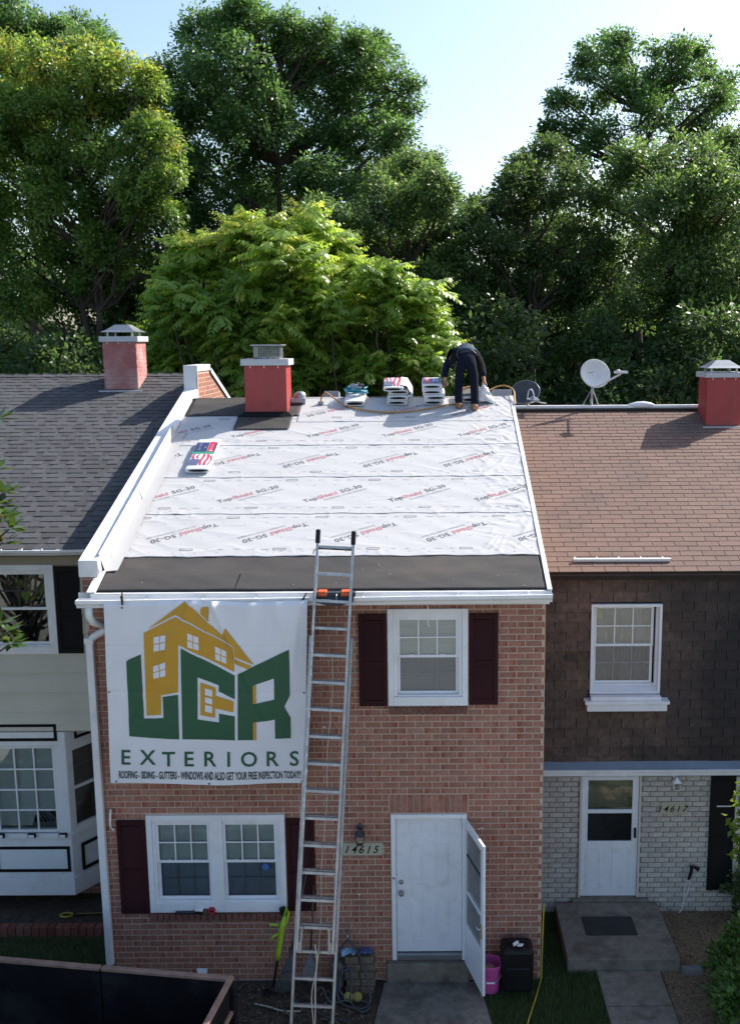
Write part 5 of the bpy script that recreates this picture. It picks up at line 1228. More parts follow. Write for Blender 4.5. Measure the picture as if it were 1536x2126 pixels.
for i in range(7):
    f = i/6.0
    for (x, y, z) in ((-0.40, 16.20+0.75*f, ridge_profile(16.20+0.75*f)+0.345), (-0.30+0.02*math.sin(i), 16.19+0.75*f, ridge_profile(16.2+0.75*f)+0.33), (-0.24+0.03*math.sin(i*1.7), 16.18+0.75*f, ridge_profile(16.2+0.75*f)+0.22), (-0.25+0.04*math.sin(i*2.3), 16.17+0.75*f, ridge_profile(16.2+0.75*f)+0.10)): vs.append((x, y, z))
q.add(vs, [(4*i+k, 4*i+k+1, 4*i+k+5, 4*i+k+4) for i in range(6) for k in range(3)]); o = q.build('torn_wrapper', bag, None, smooth=True); tag(o, 'torn translucent wrapper hanging off the flag topped bundle stack', 'plastic wrap')
for k, (dx, dy, ds) in enumerate(((0.02, 0.02, 'none'), (0.04, 0.0, 'none'), (0.0, 0.02, 'none'), (-0.01, 0.03, 'blue'))):
    nm = ['lowest', 'second lowest', 'third', 'topmost blue printed'][k]
    bundle(nm+' bundle in the stack under the worker\'s hand', ridge_path(16.24+dy, 0.95, 0.083*k), -0.05+dx, 0.27+dx, 0.08, ds, g_, seed=20+k)
bundle('grey shingle bundle being unwrapped behind the worker\'s boots', ridge_path(16.34, 0.9, 0.0), 0.57, 0.95, 0.10, 'none', g_, seed=31)
gsh = pm('grey_shingle', (0.16, 0.155, 0.15), 0.9, var=0.2, vscale=40)
q = MB(); q.obox((0.72, 16.50, 7.14), (0.16, 0, 0.01), (0, 0.14, 0.05), (0, -0.006, 0.012)); o = q.build('loose_shingle', gsh, None); tag(o, 'loose grey shingle lying on the bundle behind the worker', 'shingle')
# crumpled white wrapper in the right hand
rs = random.Random(9); q = MB(); n = 9; vs = []
for i in range(n):
    f = i/(n-1)
    for k in range(10):
        a = 2*math.pi*k/10; r = 0.025+0.15*f**0.8*(1+rs.uniform(-.35, .3)); vs.append((0.96-0.03*f+r*math.cos(a)*1.1, 16.36+r*math.sin(a)*0.6, 7.24-0.26*f+rs.uniform(-.015, .015)-0.03*math.cos(a)))
q.add(vs, [(i*10+k, i*10+(k+1) % 10, (i+1)*10+(k+1) % 10, (i+1)*10+k) for i in range(n-1) for k in range(10)]); o = q.build('plastic_wrapper', bag, None, smooth=False); tag(o, 'crumpled white plastic wrapper held in the worker\'s right hand', 'plastic wrap')

# hoses, nail gun
hosem = pm('amber_air_hose', (0.42, 0.22, 0.06), 0.45); tealm = pm('teal_air_hose', (0.01, 0.22, 0.30), 0.4)
def smooth_path(pts, k=8):
    P = [Vector(p) for p in pts]; out = []
    for i in range(len(P)-1):
        p0, p1, p2, p3 = P[max(i-1, 0)], P[i], P[i+1], P[min(i+2, len(P)-1)]
        for j in range(k):
            t = j/k; out.append(0.5*((2*p1)+(p2-p0)*t+(2*p0-5*p1+4*p2-p3)*t*t+(3*p1-p0-3*p2+p3)*t**3))
    out.append(P[-1]); return out
ht = thing('air_hose', R1.p(-0.5, 5.1), 'amber air hose curving across the white underlayment below the ridge', 'hose')
hp_ = [R1.p(x, s, h) for x, s, h in ((-1.70, 5.46, 0.03), (-1.69, 5.50, 0.10), (-1.62, 5.56, 0.16), (-1.50, 5.52, 0.09), (-1.34, 5.38, 0.035), (-1.07, 5.19, 0.03), (-0.76, 5.08, 0.03), (-0.41, 5.06, 0.03), (-0.03, 5.16, 0.03), (0.30, 5.32, 0.03), (0.54, 5.44, 0.03))]
hp_ += [Vector((0.60, 16.50, 7.16)), Vector((0.80, 16.62, 7.20)), Vector((1.02, 16.75, 7.13)), Vector((1.2, 16.85, 7.19)), Vector((1.34, 16.83, 7.20)), Vector((1.44, 16.6, 7.14)), Vector((1.445, 16.4, 7.02)), Vector((1.44, 16.2, 6.93))]
MB().tube(smooth_path(hp_), 0.013, 8).build('tubing', hosem, ht, smooth=True)
q = MB(); c = R1.p(-1.70, 5.45, 0.03); q.obox(c, (0.045, 0, 0), R1.es*0.02, R1.n*0.018)
for k in (-1, 0, 1): q.tube([c+Vector((k*0.035, 0, 0)), c+Vector((k*0.035, 0, 0))-R1.es*0.05], 0.011, 8)
q.build('manifold', M['steel'], ht)
coil = thing('hose_coil', (-1.14, 16.5, 7.10), 'coiled teal hose lying on a shingle bundle at the ridge', 'hose')
pts = []
for i in range(180):
    a = i*0.19; r = 0.175+0.02*math.sin(i*0.23); pts.append((-1.14+r*math.cos(a), 16.52+r*0.95*math.sin(a), 7.10+0.0006*i+0.008*math.sin(i*0.5)))
MB().tube(pts, 0.011, 7).build('tubing', tealm, coil, smooth=True)
gun = thing('nail_gun', (-1.13, 16.5, 7.2), 'grey and black nail gun resting on the teal hose coil', 'nail gun')
q = MB(); q.lathe([(0.0, -0.02), (0.035, -0.015), (0.045, 0.02), (0.045, 0.12), (0.03, 0.14), (0.02, 0.20), (0.0, 0.21)], (-1.21, 16.48, 7.225), 14, (0.8, -0.5, -0.1)); q.build('body', M['steel'], gun, smooth='auto')
q = MB(); q.beam((-1.15, 16.46, 7.22), (-1.04, 16.58, 7.245), 0.04, 0.035); q.build('handle', M['black'], gun, bevel=0.012); q = MB(); q.lathe([(0.055, 0), (0.06, 0.03), (0.05, 0.07), (0.0, 0.075)], (-1.06, 16.44, 7.19), 16, (0.2, -0.3, 1)); q.build('magazine', M['black'], gun, smooth='auto')
q = MB(); q.beam((-1.20, 16.60, 7.235), (-1.10, 16.52, 7.265), 0.05, 0.04); q.build('head_cap', M['black'], gun, bevel=0.012)

# ================================================================== roofer bending over at the ridge
def skin_mesh(name, joints, edges, root, mat, parent, sub=2, label=None):
    bm = bmesh.new(); lay = bm.verts.layers.skin.verify(); idx = {}
    for k, (p, r) in joints.items():
        v_ = bm.verts.new(p); rr = r if isinstance(r, tuple) else (r, r); v_[lay].radius = rr; v_[lay].use_root = (k == root); idx[k] = v_
    for a, b in edges: bm.edges.new((idx[a], idx[b]))
    me = bpy.data.meshes.new(name); bm.to_mesh(me); bm.free()
    o = bpy.data.objects.new(name, me); COL.objects.link(o)
    s_ = o.modifiers.new('skin', 'SKIN'); s_.use_smooth_shade = True; s_.branch_smoothing = 0.6
    u_ = o.modifiers.new('sub', 'SUBSURF'); u_.levels = sub; u_.render_levels = sub
    dg = bpy.context.evaluated_depsgraph_get(); dg.update()
    m2 = bpy.data.meshes.new_from_object(o.evaluated_get(dg)); o.modifiers.clear(); old = o.data; o.data = m2; bpy.data.meshes.remove(old)
    m2.name = name; m2.materials.clear(); m2.materials.append(mat); m2.polygons.foreach_set('use_smooth', [True]*len(m2.polygons))
    attach(o, parent)
    if label: o['label'] = label
    return o
man = thing('person', (0.66, 16.10, 6.88), 'person in dark work clothes bending over at the ridge with a bag and bundles', 'person')
skinm = pm('skin', (0.42, 0.22, 0.15), 0.55, var=0.06); denim = pm('dark_trousers', (0.010, 0.012, 0.022), 0.95, spec=0.1, var=0.2, vscale=12, bump=0.5, bscale=30); shirtm = pm('navy_shirt', (0.009, 0.013, 0.03), 0.9, spec=0.15, var=0.2, vscale=10, bump=0.5, bscale=20); bootm = pm('tan_boot', (0.30, 0.14, 0.05), 0.7, var=0.2, vscale=20); vestm = pm('black_vest', (0.005, 0.005, 0.006), 0.9, spec=0.15, var=0.3, vscale=15, bump=0.6, bscale=30); greym = pm('slate_shirt', (0.055, 0.075, 0.115), 0.9, spec=0.2, var=0.15)
LA, RA = Vector((0.535, 16.14, 6.93)), Vector((0.782, 16.04, 6.905))
J = {'pel': ((0.655, 16.26, 7.665), 0.10), 'waist': ((0.655, 16.36, 7.76), 0.095), 'chest': ((0.645, 16.58, 7.80), 0.12), 'neck': ((0.64, 16.80, 7.70), 0.065), 'head': ((0.64, 16.90, 7.62), 0.085), 'crown': ((0.64, 16.97, 7.52), 0.075),
     'lhip': ((0.57, 16.25, 7.60), 0.065), 'lknee': ((0.530, 16.20, 7.27), 0.045), 'lank': (tuple(LA), 0.038), 'lheel': ((0.545, 16.08, 6.885), 0.042), 'ltoe': ((0.525, 16.30, 6.965), 0.034),
     'rhip': ((0.74, 16.25, 7.60), 0.065), 'rknee': ((0.778, 16.15, 7.25), 0.045), 'rank': (tuple(RA), 0.038), 'rheel': ((0.78, 15.98, 6.86), 0.042), 'rtoe': ((0.775, 16.21, 6.94), 0.034),
     'lsh': ((0.475, 16.65, 7.75), 0.045), 'lelb': ((0.325, 16.58, 7.50), 0.036), 'lwri': ((0.31, 16.46, 7.315), 0.032), 'lpalm': ((0.325, 16.44, 7.27), 0.030),
     'rsh': ((0.81, 16.65, 7.72), 0.045), 'relb': ((0.925, 16.56, 7.50), 0.036), 'rwri': ((0.945, 16.44, 7.33), 0.032), 'rpalm': ((0.955, 16.41, 7.28), 0.030)}
E = [('pel','waist'),('waist','chest'),('chest','neck'),('neck','head'),('head','crown'),('pel','lhip'),('lhip','lknee'),('lknee','lank'),('lank','lheel'),('lank','ltoe'),('pel','rhip'),('rhip','rknee'),('rknee','rank'),('rank','rheel'),('rank','rtoe'),('chest','lsh'),('lsh','lelb'),('lelb','lwri'),('lwri','lpalm'),('chest','rsh'),('rsh','relb'),('relb','rwri'),('rwri','rpalm')]
for s_, base in (('l', Vector((0.325, 16.44, 7.27))), ('r', Vector((0.955, 16.41, 7.28)))):
    for k in range(4):
        x = (k-1.5)*0.019; L = (0.075, 0.085, 0.08, 0.062)[k]
        a = base+Vector((x, -0.012, -0.028)); b = a+Vector((x*0.15, -0.016, -L*0.42)); c = b+Vector((0, 0.014, -L*0.38))
        if s_ == 'l': b = a+Vector((x*0.2-0.02, -0.03, -0.012)); c = b+Vector((-0.02, -0.012, -0.03))
        J[s_+'f%da' % k] = (tuple(a), 0.0095); J[s_+'f%db' % k] = (tuple(b), 0.009); J[s_+'f%dc' % k] = (tuple(c), 0.0075)
        E += [(s_+'palm', s_+'f%da' % k), (s_+'f%da' % k, s_+'f%db' % k), (s_+'f%db' % k, s_+'f%dc' % k)]
    sg = 1 if s_ == 'l' else -1
    J[s_+'t1'] = (tuple(base+Vector((0.032*sg, -0.018, -0.005))), 0.011); J[s_+'t2'] = (tuple(base+Vector((0.045*sg, -0.04, -0.03))), 0.009); E += [(s_+'palm', s_+'t1'), (s_+'t1', s_+'t2')]
skin_mesh('body', J, E, 'pel', skinm, man)
skin_mesh('trousers', {'p': ((0.655, 16.25, 7.67), (0.18, 0.16)), 'w': ((0.655, 16.345, 7.755), (0.185, 0.16)), 'lh': ((0.565, 16.235, 7.57), 0.108), 'lm': ((0.545, 16.21, 7.42), 0.084), 'lk': ((0.530, 16.19, 7.27), 0.074), 'lc': ((0.527, 16.165, 7.10), 0.072), 'la': ((0.53, 16.13, 6.95), 0.070),
    'rh': ((0.745, 16.235, 7.57), 0.108), 'rm': ((0.762, 16.19, 7.42), 0.084), 'rk': ((0.778, 16.14, 7.25), 0.074), 'rc': ((0.782, 16.09, 7.08), 0.072), 'ra': ((0.784, 16.035, 6.935), 0.070)},
    [('p','w'),('p','lh'),('lh','lm'),('lm','lk'),('lk','lc'),('lc','la'),('p','rh'),('rh','rm'),('rm','rk'),('rk','rc'),('rc','ra')], 'p', denim, man)
skin_mesh('shirt', {'w0': ((0.655, 16.285, 7.70), (0.19, 0.165)), 'w': ((0.655, 16.36, 7.765), (0.195, 0.172)), 'c': ((0.648, 16.56, 7.80), (0.18, 0.16)), 'n': ((0.642, 16.74, 7.735), 0.12), 'ls': ((0.465, 16.65, 7.755), 0.095), 'le': ((0.325, 16.58, 7.50), 0.068), 'lw': ((0.312, 16.475, 7.335), 0.052), 'rs': ((0.82, 16.65, 7.725), 0.095), 're': ((0.925, 16.56, 7.50), 0.068), 'rw': ((0.943, 16.455, 7.35), 0.052)},
    [('w0','w'),('w','c'),('c','n'),('c','ls'),('ls','le'),('le','lw'),('c','rs'),('rs','re'),('re','rw')], 'c', shirtm, man)
sho = [c for c in man.children if c.name.startswith('shirt')][0]; sho.data.materials.append(greym)
for pl in sho.data.polygons:
    if abs(pl.center.x-0.655) < 0.155 and pl.center.y < 16.62 and pl.center.z > 7.6: pl.material_index = 1
for nm, an, he, to in (('l', LA, (0.545, 16.08, 6.895), (0.522, 16.31, 6.975)), ('r', RA, (0.78, 15.985, 6.865), (0.775, 16.22, 6.945))):
    skin_mesh('boot', {'a': (tuple(an+Vector((0, 0, 0.0))), 0.07), 'b': (tuple(an+Vector((0, -0.02, -0.035))), 0.072), 'h': (he, 0.062), 't': (to, 0.058)}, [('a','b'),('b','h'),('b','t')], 'a', bootm, man)
# slate shirt back riding above the belt, belt, open vest hanging at both sides, cap
q = MB(); vs = []
for i in range(7):
    f = i/6; 
    for k in range(13):
        a = math.pi*(k/12); r = 0.155-0.01*abs(f-0.5); vs.append((0.655-r*math.cos(a), 16.30+0.15*f-0.02*math.sin(a), 7.70+0.075*f+ (0.135+0.0*f)*math.sin(a)))
q.add(vs, [(i*13+k, i*13+k+1, (i+1)*13+k+1, (i+1)*13+k) for i in range(6) for k in range(12)]); q.build('shirt_tail', greym, man, smooth=True)
q = MB(); q.tube([(0.655-0.166*math.cos(math.pi*k/12), 16.285-0.02*math.sin(math.pi*k/12), 7.685+0.12*math.sin(math.pi*k/12)) for k in range(13)], 0.014, 6); q.build('belt', M['black'], man)
def flap(pts, nm, mat):
    q = MB(); rows_ = []
    for (a, b) in pts:
        rows_ += [a, ((Vector(a)+Vector(b))/2+Vector((0, -0.02, 0))), b]
    n = len(pts); q.add(rows_, [(3*i+k, 3*i+k+1, 3*i+k+4, 3*i+k+3) for i in range(n-1) for k in range(2)]); o = q.build(nm, mat, man, smooth=True)
    so = o.modifiers.new('t', 'SOLIDIFY'); so.thickness = 0.02; su = o.modifiers.new('s', 'SUBSURF'); su.levels = su.render_levels = 2; return o
flap([((0.46, 16.36, 7.80), (0.56, 16.30, 7.83)), ((0.405, 16.38, 7.70), (0.53, 16.26, 7.72)), ((0.39, 16.42, 7.58), (0.50, 16.27, 7.60)), ((0.40, 16.44, 7.50), (0.46, 16.34, 7.48))], 'vest_flap', vestm)
flap([((0.76, 16.30, 7.82), (0.84, 16.36, 7.78)), ((0.80, 16.27, 7.70), (0.91, 16.36, 7.66)), ((0.815, 16.28, 7.56), (0.95, 16.37, 7.54)), ((0.83, 16.30, 7.44), (0.91, 16.36, 7.42))], 'vest_flap', vestm)
q = MB(); q.tube(smooth_path([(0.52, 16.27, 7.80), (0.505, 16.24, 7.72), (0.54, 16.23, 7.66), (0.50, 16.24, 7.60), (0.44, 16.30, 7.55)], 5), 0.007, 6); q.build('vest_trim', greym, man)
q = MB(); q.lathe([(0.10, 0), (0.10, 0.03), (0.085, 0.07), (0.05, 0.10), (0.0, 0.11)], (0.64, 16.93, 7.57), 14, (0, 0.5, -0.86)); q.build('cap', M['black'], man, smooth=True)
hb = thing('roofing_hatchet', (0.82, 16.42, 7.1), 'red handled roofing hammer hanging beside the worker\'s right leg', 'hammer')
q = MB(); q.beam((0.835, 16.34, 7.42), (0.815, 16.36, 7.14), 0.028, 0.02, (0,1,0)); q.build('handle', pm('red_handle', (0.35, 0.03, 0.015), 0.4), hb, bevel=0.006); q = MB(); q.obox((0.812, 16.36, 7.12), (0.06, 0, 0.004), (0, 0.012, 0), (0, 0, 0.022)); q.build('head', M['dark_metal'], hb, bevel=0.004)

# ================================================================== satellite dishes
def dish(loc, nrm, r, ry, mat, rimmat, label, pole_base, arm, logo=False, pole=True):
    t = thing('satellite_dish', pole_base, label, 'satellite dish'); c = Vector(loc); n_ = Vector(nrm).normalized(); e1 = Vector((0,0,1)).cross(n_).normalized(); e2 = n_.cross(e1)
    q = MB(); vs = []; R_, K = 8, 32
    for i in range(R_+1):
        f = i/R_
        for k in range(K):
            a = 2*math.pi*k/K; vs.append(c+e1*(r*f*math.cos(a))+e2*(ry*f*math.sin(a))+n_*(0.075*f*f-0.075))
    q.add(vs, [(i*K+k, i*K+(k+1) % K, (i+1)*K+(k+1) % K, (i+1)*K+k) for i in range(R_) for k in range(K)]); o = q.build('reflector', mat, t, smooth=True); so = o.modifiers.new('t', 'SOLIDIFY'); so.thickness = 0.006
    q = MB(); q.tube([c+e1*(r*math.cos(2*math.pi*k/K))+e2*(ry*math.sin(2*math.pi*k/K)) for k in range(K)], 0.007, 6, closed=True); q.build('rim', rimmat, t, smooth=True)
    bk = c-n_*0.085
    if pole:
        pb = Vector(pole_base); q = MB(); q.tube([pb, pb+(bk-pb)*0.45+Vector((0.0, 0, 0.02)), Vector((bk.x, bk.y, bk.z-0.05))], 0.026, 10); q.build('mast', M['steel'], t, smooth=True)
        for sx in (-0.16, 0.12):
            q = MB(); q.tube([pb+Vector((sx, -0.02, 0.0)), pb+(bk-pb)*0.55], 0.009, 6); q.build('brace', M['steel'], t)
    a0 = c-e2*ry*0.95-n_*0.02; a1 = Vector(arm)
    q = MB(); q.beam(a0, a1, 0.03, 0.025, (0,1,0.2)); q.build('feed_arm', rimmat, t, bevel=0.004)
    back = (c-a1).normalized(); q = MB(); q.obox(a1+Vector((0,0,0.03)), e1*0.035+Vector((0.03,0,0)), back*0.075, Vector((0,0,0.022))); q.lathe([(0.02, 0), (0.03, 0.02), (0.03, 0.05), (0, 0.052)], a1+Vector((-0.02, 0, 0.05)), 12, tuple(back)); q.build('feed_horn', rimmat, t, bevel=0.006)
    if logo:
        q = MB(); K2 = 16
        def onD(u, v): 
            f2 = (u/r)**2+(v/ry)**2; return c+e1*u+e2*v+n_*(0.075*f2-0.075+0.004)
        for (u, v, w, h) in ((-0.10, 0.10, 0.04, 0.055),):
            q.add([onD(u+w*math.cos(2*math.pi*k/K2)*(0.85), v+h*math.sin(2*math.pi*k/K2)) for k in range(K2)], [tuple(range(K2))])
        q.add([onD(-0.04, 0.05), onD(0.03, 0.075), onD(0.02, 0.11), onD(-0.02, 0.16), onD(-0.03, 0.155), onD(-0.005, 0.11)], [(0,1,2,5),(5,2,3,4)])
        q.add([onD(-0.14, 0.02), onD(0.03, 0.04), onD(0.03, 0.055), onD(-0.14, 0.035)], [(0,1,2,3)])
        q.build('logo_print', M['ink_grey'], t)
    return t
dw_ = pm('dish_white', (0.62, 0.63, 0.64), 0.5, var=0.04); dd = pm('dish_charcoal', (0.04, 0.047, 0.06), 0.55, var=0.1)
dish((3.01, 17.95, 7.36), (0.30, -0.90, 0.30), 0.285, 0.255, dw_, dw_, 'white satellite dish on a mast at the brown roof ridge', (2.96, 18.0, 6.80), (3.40, 17.62, 7.36), logo=True)
d1 = dish((1.80, 18.28, 7.02), (-0.30, -0.80, 0.45), 0.27, 0.235, dd, M['steel'], 'dark satellite dish low behind the ridge beside the white roof edge', (1.86, 18.3, 6.65), (1.93, 17.86, 6.88))
q = MB(); q.tube(smooth_path([(1.80, 17.88, 6.90), (1.82, 17.86, 7.05), (1.86, 17.85, 7.09), (1.90, 17.86, 7.04), (1.92, 17.88, 6.90), (1.80, 17.88, 6.93), (2.02, 17.88, 6.86), (2.14, 17.88, 6.84)], 6), 0.010, 6); q.build('cable_loop', dw_, d1)
q = MB(); q.tube(smooth_path([(1.45, 17.2, 7.0), (1.6, 17.5, 6.86), (1.75, 17.8, 6.88), (1.82, 17.87, 6.9)], 6), 0.004, 5); q.build('cable', M['black'], d1)

# ================================================================== ground
def sheet(name, poly, z, mat, kind='structure', thick=0.0):
    q = MB()
    if thick: q.prism(poly, ((0,0,z-thick), (1,0,0), (0,1,0), (0,0,1)), thick)
    else:
        tr = tessellate_polygon([[Vector((p[0], p[1], 0)) for p in poly]]); q.add([(p[0], p[1], z) for p in poly], [tuple(t) for t in tr])
    o = q.build(name, mat, None); tag(o, kind=kind); return o
q = MB(); n = 40
sheet('ground', [(-400, -300), (400, -300), (400, 700), (-400, 700)], -0.03, M['lawn'])
sheet('soil_bed', [(-4.0, 9.0), (-0.62, 9.0), (-0.58, 11.5), (-4.0, 11.5)], -0.015, M['soil'])
sheet('mulch_bed', [(2.95, 9.0), (6.2, 9.0), (6.2, 13.0), (3.19, 13.0), (3.19, 11.6), (2.95, 11.6)], -0.012, pm('mulch', (0.135, 0.10, 0.065), 0.95, var=0.4, vscale=18, bump=1.0, bscale=40, col2=(0.15, 0.125, 0.085), v2scale=1.2, v2amt=0.9))
sheet('path', [(-0.66, 10.55), (0.74, 10.55), (0.62, 11.41), (-0.56, 11.41)], 0.012, M['concrete'], thick=0.1)
sheet('path', [(-0.70, 8.4), (0.80, 8.4), (0.742, 10.53), (-0.662, 10.53)], 0.010, M['concrete'], thick=0.1)
sheet('path', [(2.13, 10.93), (2.93, 10.93), (2.93, 11.61), (2.13, 11.61)], 0.012, M['concrete'], thick=0.1)
sheet('path', [(2.12, 8.4), (2.94, 8.4), (2.93, 10.915), (2.13, 10.915)], 0.010, M['concrete'], thick=0.1)
sheet('bounce_paving', [(-60, -40), (60, -40), (60, 8.18), (-60, 8.18)], -0.024, pm('pale_bounce_concrete', (0.26, 0.245, 0.215), 0.9, var=0.15, vscale=6))  # unseen pale paving, added to bounce warm light onto the house fronts
tag(MB().box(-60, 60, 8.2, 8.36, -0.1, 0.02).build('kerb', M['concrete'], None), kind='structure')

def scatter_strips(name, boxes, n, L, W, mat, lean=0.3, kind='stuff', label=None, flat=False):
    P = []; 
    areas = [(b[1]-b[0])*(b[3]-b[2]) for b in boxes]; tot = sum(areas)
    for b, ar in zip(boxes, areas):
        k = int(n*ar/tot); P.append(np.stack([RNG.uniform(b[0], b[1], k), RNG.uniform(b[2], b[3], k)], -1))
    P = np.concatenate(P); k = len(P); a = RNG.uniform(0, 2*math.pi, k); l = RNG.uniform(*L, k); w = RNG.uniform(*W, k)
    d = np.stack([np.cos(a), np.sin(a)], -1); s = np.stack([-np.sin(a), np.cos(a)], -1)
    base = np.concatenate([P, np.full((k, 1), -0.03)], 1)
    if flat:
        z = RNG.uniform(0.012, 0.05, k)[:, None]; dz = RNG.uniform(-0.02, 0.03, k)[:, None]
        v0 = np.concatenate([P-s*w[:, None]/2, z-0.015], 1); v1 = np.concatenate([P+s*w[:, None]/2, z-0.015], 1); v2 = np.concatenate([P+d*l[:, None]+s*w[:, None]/2, z+dz-0.015], 1); v3 = np.concatenate([P+d*l[:, None]-s*w[:, None]/2, z+dz-0.015], 1)
        V = np.stack([v0, v1, v2, v3], 1).reshape(-1, 3); F = np.arange(4*k).reshape(-1, 4)
    else:
        ln = RNG.uniform(0.1, 1.0, k)[:, None]*lean
        h = l[:, None]
        v0 = base-np.concatenate([s*w[:, None]/2, np.zeros((k, 1))], 1); v1 = base+np.concatenate([s*w[:, None]/2, np.zeros((k, 1))], 1)
        v2 = base+np.concatenate([d*ln*h*1.2, h], 1)
        V = np.stack([v0, v1, v2], 1).reshape(-1, 3); F = np.arange(3*k).reshape(-1, 3)
    me = bpy.data.meshes.new(name); me.from_pydata(V.tolist(), [], F.tolist()); me.materials.append(mat)
    at = me.attributes.new('tint', 'FLOAT', 'POINT'); at.data.foreach_set('value', np.repeat(RNG.random(k), V.shape[0]//k))
    o = bpy.data.objects.new(name, me); COL.objects.link(o); tag(o, label, kind=kind); return o
gm = leaf_mat('grass_blades', (0.028, 0.058, 0.014), (0.085, 0.13, 0.036), transl=0.25)
scatter_strips('grass', [(0.75, 2.12, 10.2, 11.62), (1.42, 1.76, 11.6, 12.98)], 15000, (0.04, 0.10), (0.004, 0.009), gm, 0.6, label='green grass growing between the two concrete paths')
scatter_strips('grass', [(-6.2, -4.06, 11.0, 12.45)], 9000, (0.03, 0.08), (0.004, 0.009), gm, 0.6, label='dark grass below the bay window of the cream house')
scatter_strips('straw_mulch', [(2.97, 5.2, 9.9, 11.6), (3.22, 5.2, 11.6, 12.97)], 4200, (0.06, 0.18), (0.003, 0.007), pm('straw', (0.26, 0.20, 0.12), 0.9, var=0.3, vscale=30), flat=True, label='dry straw mulch beside the concrete porch')
scatter_strips('leaf_litter', [(-4.0, -0.68, 9.6, 11.45)], 1500, (0.02, 0.07), (0.01, 0.03), pm('litter', (0.10, 0.075, 0.05), 0.9, var=0.5, vscale=30), flat=True, label='dead leaves and twigs on the soil under the window')
scatter_strips('path_debris', [(-0.6, 0.65, 10.0, 11.38)], 80, (0.006, 0.03), (0.004, 0.014), pm('debris', (0.02, 0.018, 0.015), 0.9), flat=True, label='dark roofing crumbs scattered on the concrete path').location.z = 0.028

# ================================================================== trailer in the lower left corner
tr = thing('dump_trailer', (-4.6, 8.8, 0), 'black open dump trailer with rusty rim in front of the brick house', 'trailer')
tin = pm('trailer_black', (0.006, 0.006, 0.008), 0.8, spec=0.15, var=0.4, vscale=3, col2=(0.075, 0.072, 0.07), v2scale=1.4, v2amt=0.28, bump=0.3, bscale=8); rim = pm('trailer_rim', (0.24, 0.155, 0.125), 0.7, var=0.2, vscale=8, col2=(0.12, 0.07, 0.055), v2scale=3, v2amt=0.5)
e1 = Vector((2.61, -0.37, 0)).normalized(); e2 = Vector((-e1.y, e1.x, 0)); C0 = Vector((-2.17, 9.76, 0))       # far right corner
def tb(mb, a0, a1, b0, b1, z0, z1): mb.obox(C0+e1*((a0+a1)/2)+e2*((b0+b1)/2)+Vector((0,0,(z0+z1)/2)), e1*((a1-a0)/2), e2*((b1-b0)/2), Vector((0,0,(z1-z0)/2))); return mb
W_, D_ = -4.8, -2.0; zt = 1.17
for a0, a1 in ((W_, -1.445), (-1.425, 0.0)):
    tb(MB(), a0, a1, 0.0, 0.05, 0.45, zt).build('side_panel', tin, tr); tb(MB(), a0, a1, -0.008, 0.062, zt+0.001, zt+0.035).build('rim', rim, tr, bevel=0.004)
tb(MB(), W_, 0.0, D_-0.05, D_, 0.45, zt).build('side_panel', tin, tr); tb(MB(), W_, 0.0, D_-0.06, D_+0.008, zt+0.001, zt+0.035).build('rim', rim, tr, bevel=0.004)
tb(MB(), 0.005, 0.05, D_-0.05, 0.06, 0.45, zt).build('tailgate', tin, tr); tb(MB(), 0.002, 0.062, D_-0.06, 0.064, zt+0.002, zt+0.036).build('rim', rim, tr, bevel=0.004)
for b0 in (-0.02, -1.0): tb(MB(), 0.055, 0.095, b0-0.05, b0+0.05, 0.40, zt-0.01).build('tailgate_post', tin, tr)
tb(MB(), 0.055, 0.085, D_, -0.08, 0.85, 0.89).build('tailgate_rail', rim, tr)
tb(MB(), W_-0.05, W_-0.005, D_-0.05, 0.05, 0.45, zt).build('front_panel', tin, tr); tb(MB(), W_-0.05, 0.05, D_-0.05, 0.05, 0.36, 0.445).build('floor', tin, tr)
for a in (-1.9, -2.8):
    for b in (0.18, D_-0.18):
        c = C0+e1*a+e2*b+Vector((0,0,0.36)); w = MB().lathe([(0.16, -0.1), (0.33, -0.1), (0.36, -0.06), (0.36, 0.06), (0.33, 0.1), (0.16, 0.1)], c, 24, tuple(e2)).build('wheel', M['rubber'], tr, smooth='auto'); MB().lathe([(0.0, -0.05), (0.155, -0.08), (0.155, 0.08), (0.0, 0.05)], c, 20, tuple(e2)).build('rim_disc', M['steel'], w)

# ================================================================== things by the doors
bk = thing('bucket', (0.75, 11.27, 0.012), 'pink plastic bucket half hidden behind the storm door', 'bucket'); pk = pm('pink_plastic', (0.50, 0.085, 0.30), 0.4, var=0.05)
q = MB(); q.lathe([(0.0, 0.01), (0.115, 0.0), (0.12, 0.02), (0.142, 0.33), (0.155, 0.34), (0.155, 0.37), (0.148, 0.375), (0.138, 0.34), (0.112, 0.03), (0.0, 0.025)], (0.75, 11.27, 0.012), 28); q.build('pail', pk, bk, smooth='auto')
q = MB(); q.tube([(0.75+0.158*math.cos(a), 11.27-0.12*math.sin(a)*0.9-0.02, 0.34-0.17*math.sin(a)) for a in np.linspace(0, math.pi, 14)], 0.004, 6); q.build('bail', M['steel'], bk); MB().tube([(0.70, 11.14, 0.175), (0.80, 11.14, 0.175)], 0.011, 8).build('grip', M['white'], bk)
q = MB(); q.lathe([(0.0, 0.0), (0.10, 0.0), (0.06, 0.04), (0.0, 0.05)], (0.75, 11.28, 0.27), 10); q.build('rag', pm('pinkish_rag', (0.35, 0.2, 0.18), 0.9), bk)
bn = thing('suitcase', (1.08, 11.27, 0), 'black upright wheeled case against the brick corner beside the pink bucket', 'suitcase')
MB().box(0.885, 1.275, 11.12, 11.43, 0.05, 0.62).build('shell', M['black'], bn, bevel=0.05); MB().box(0.93, 1.23, 11.095, 11.125, 0.10, 0.40).build('front_pocket', M['black'], bn, bevel=0.03)
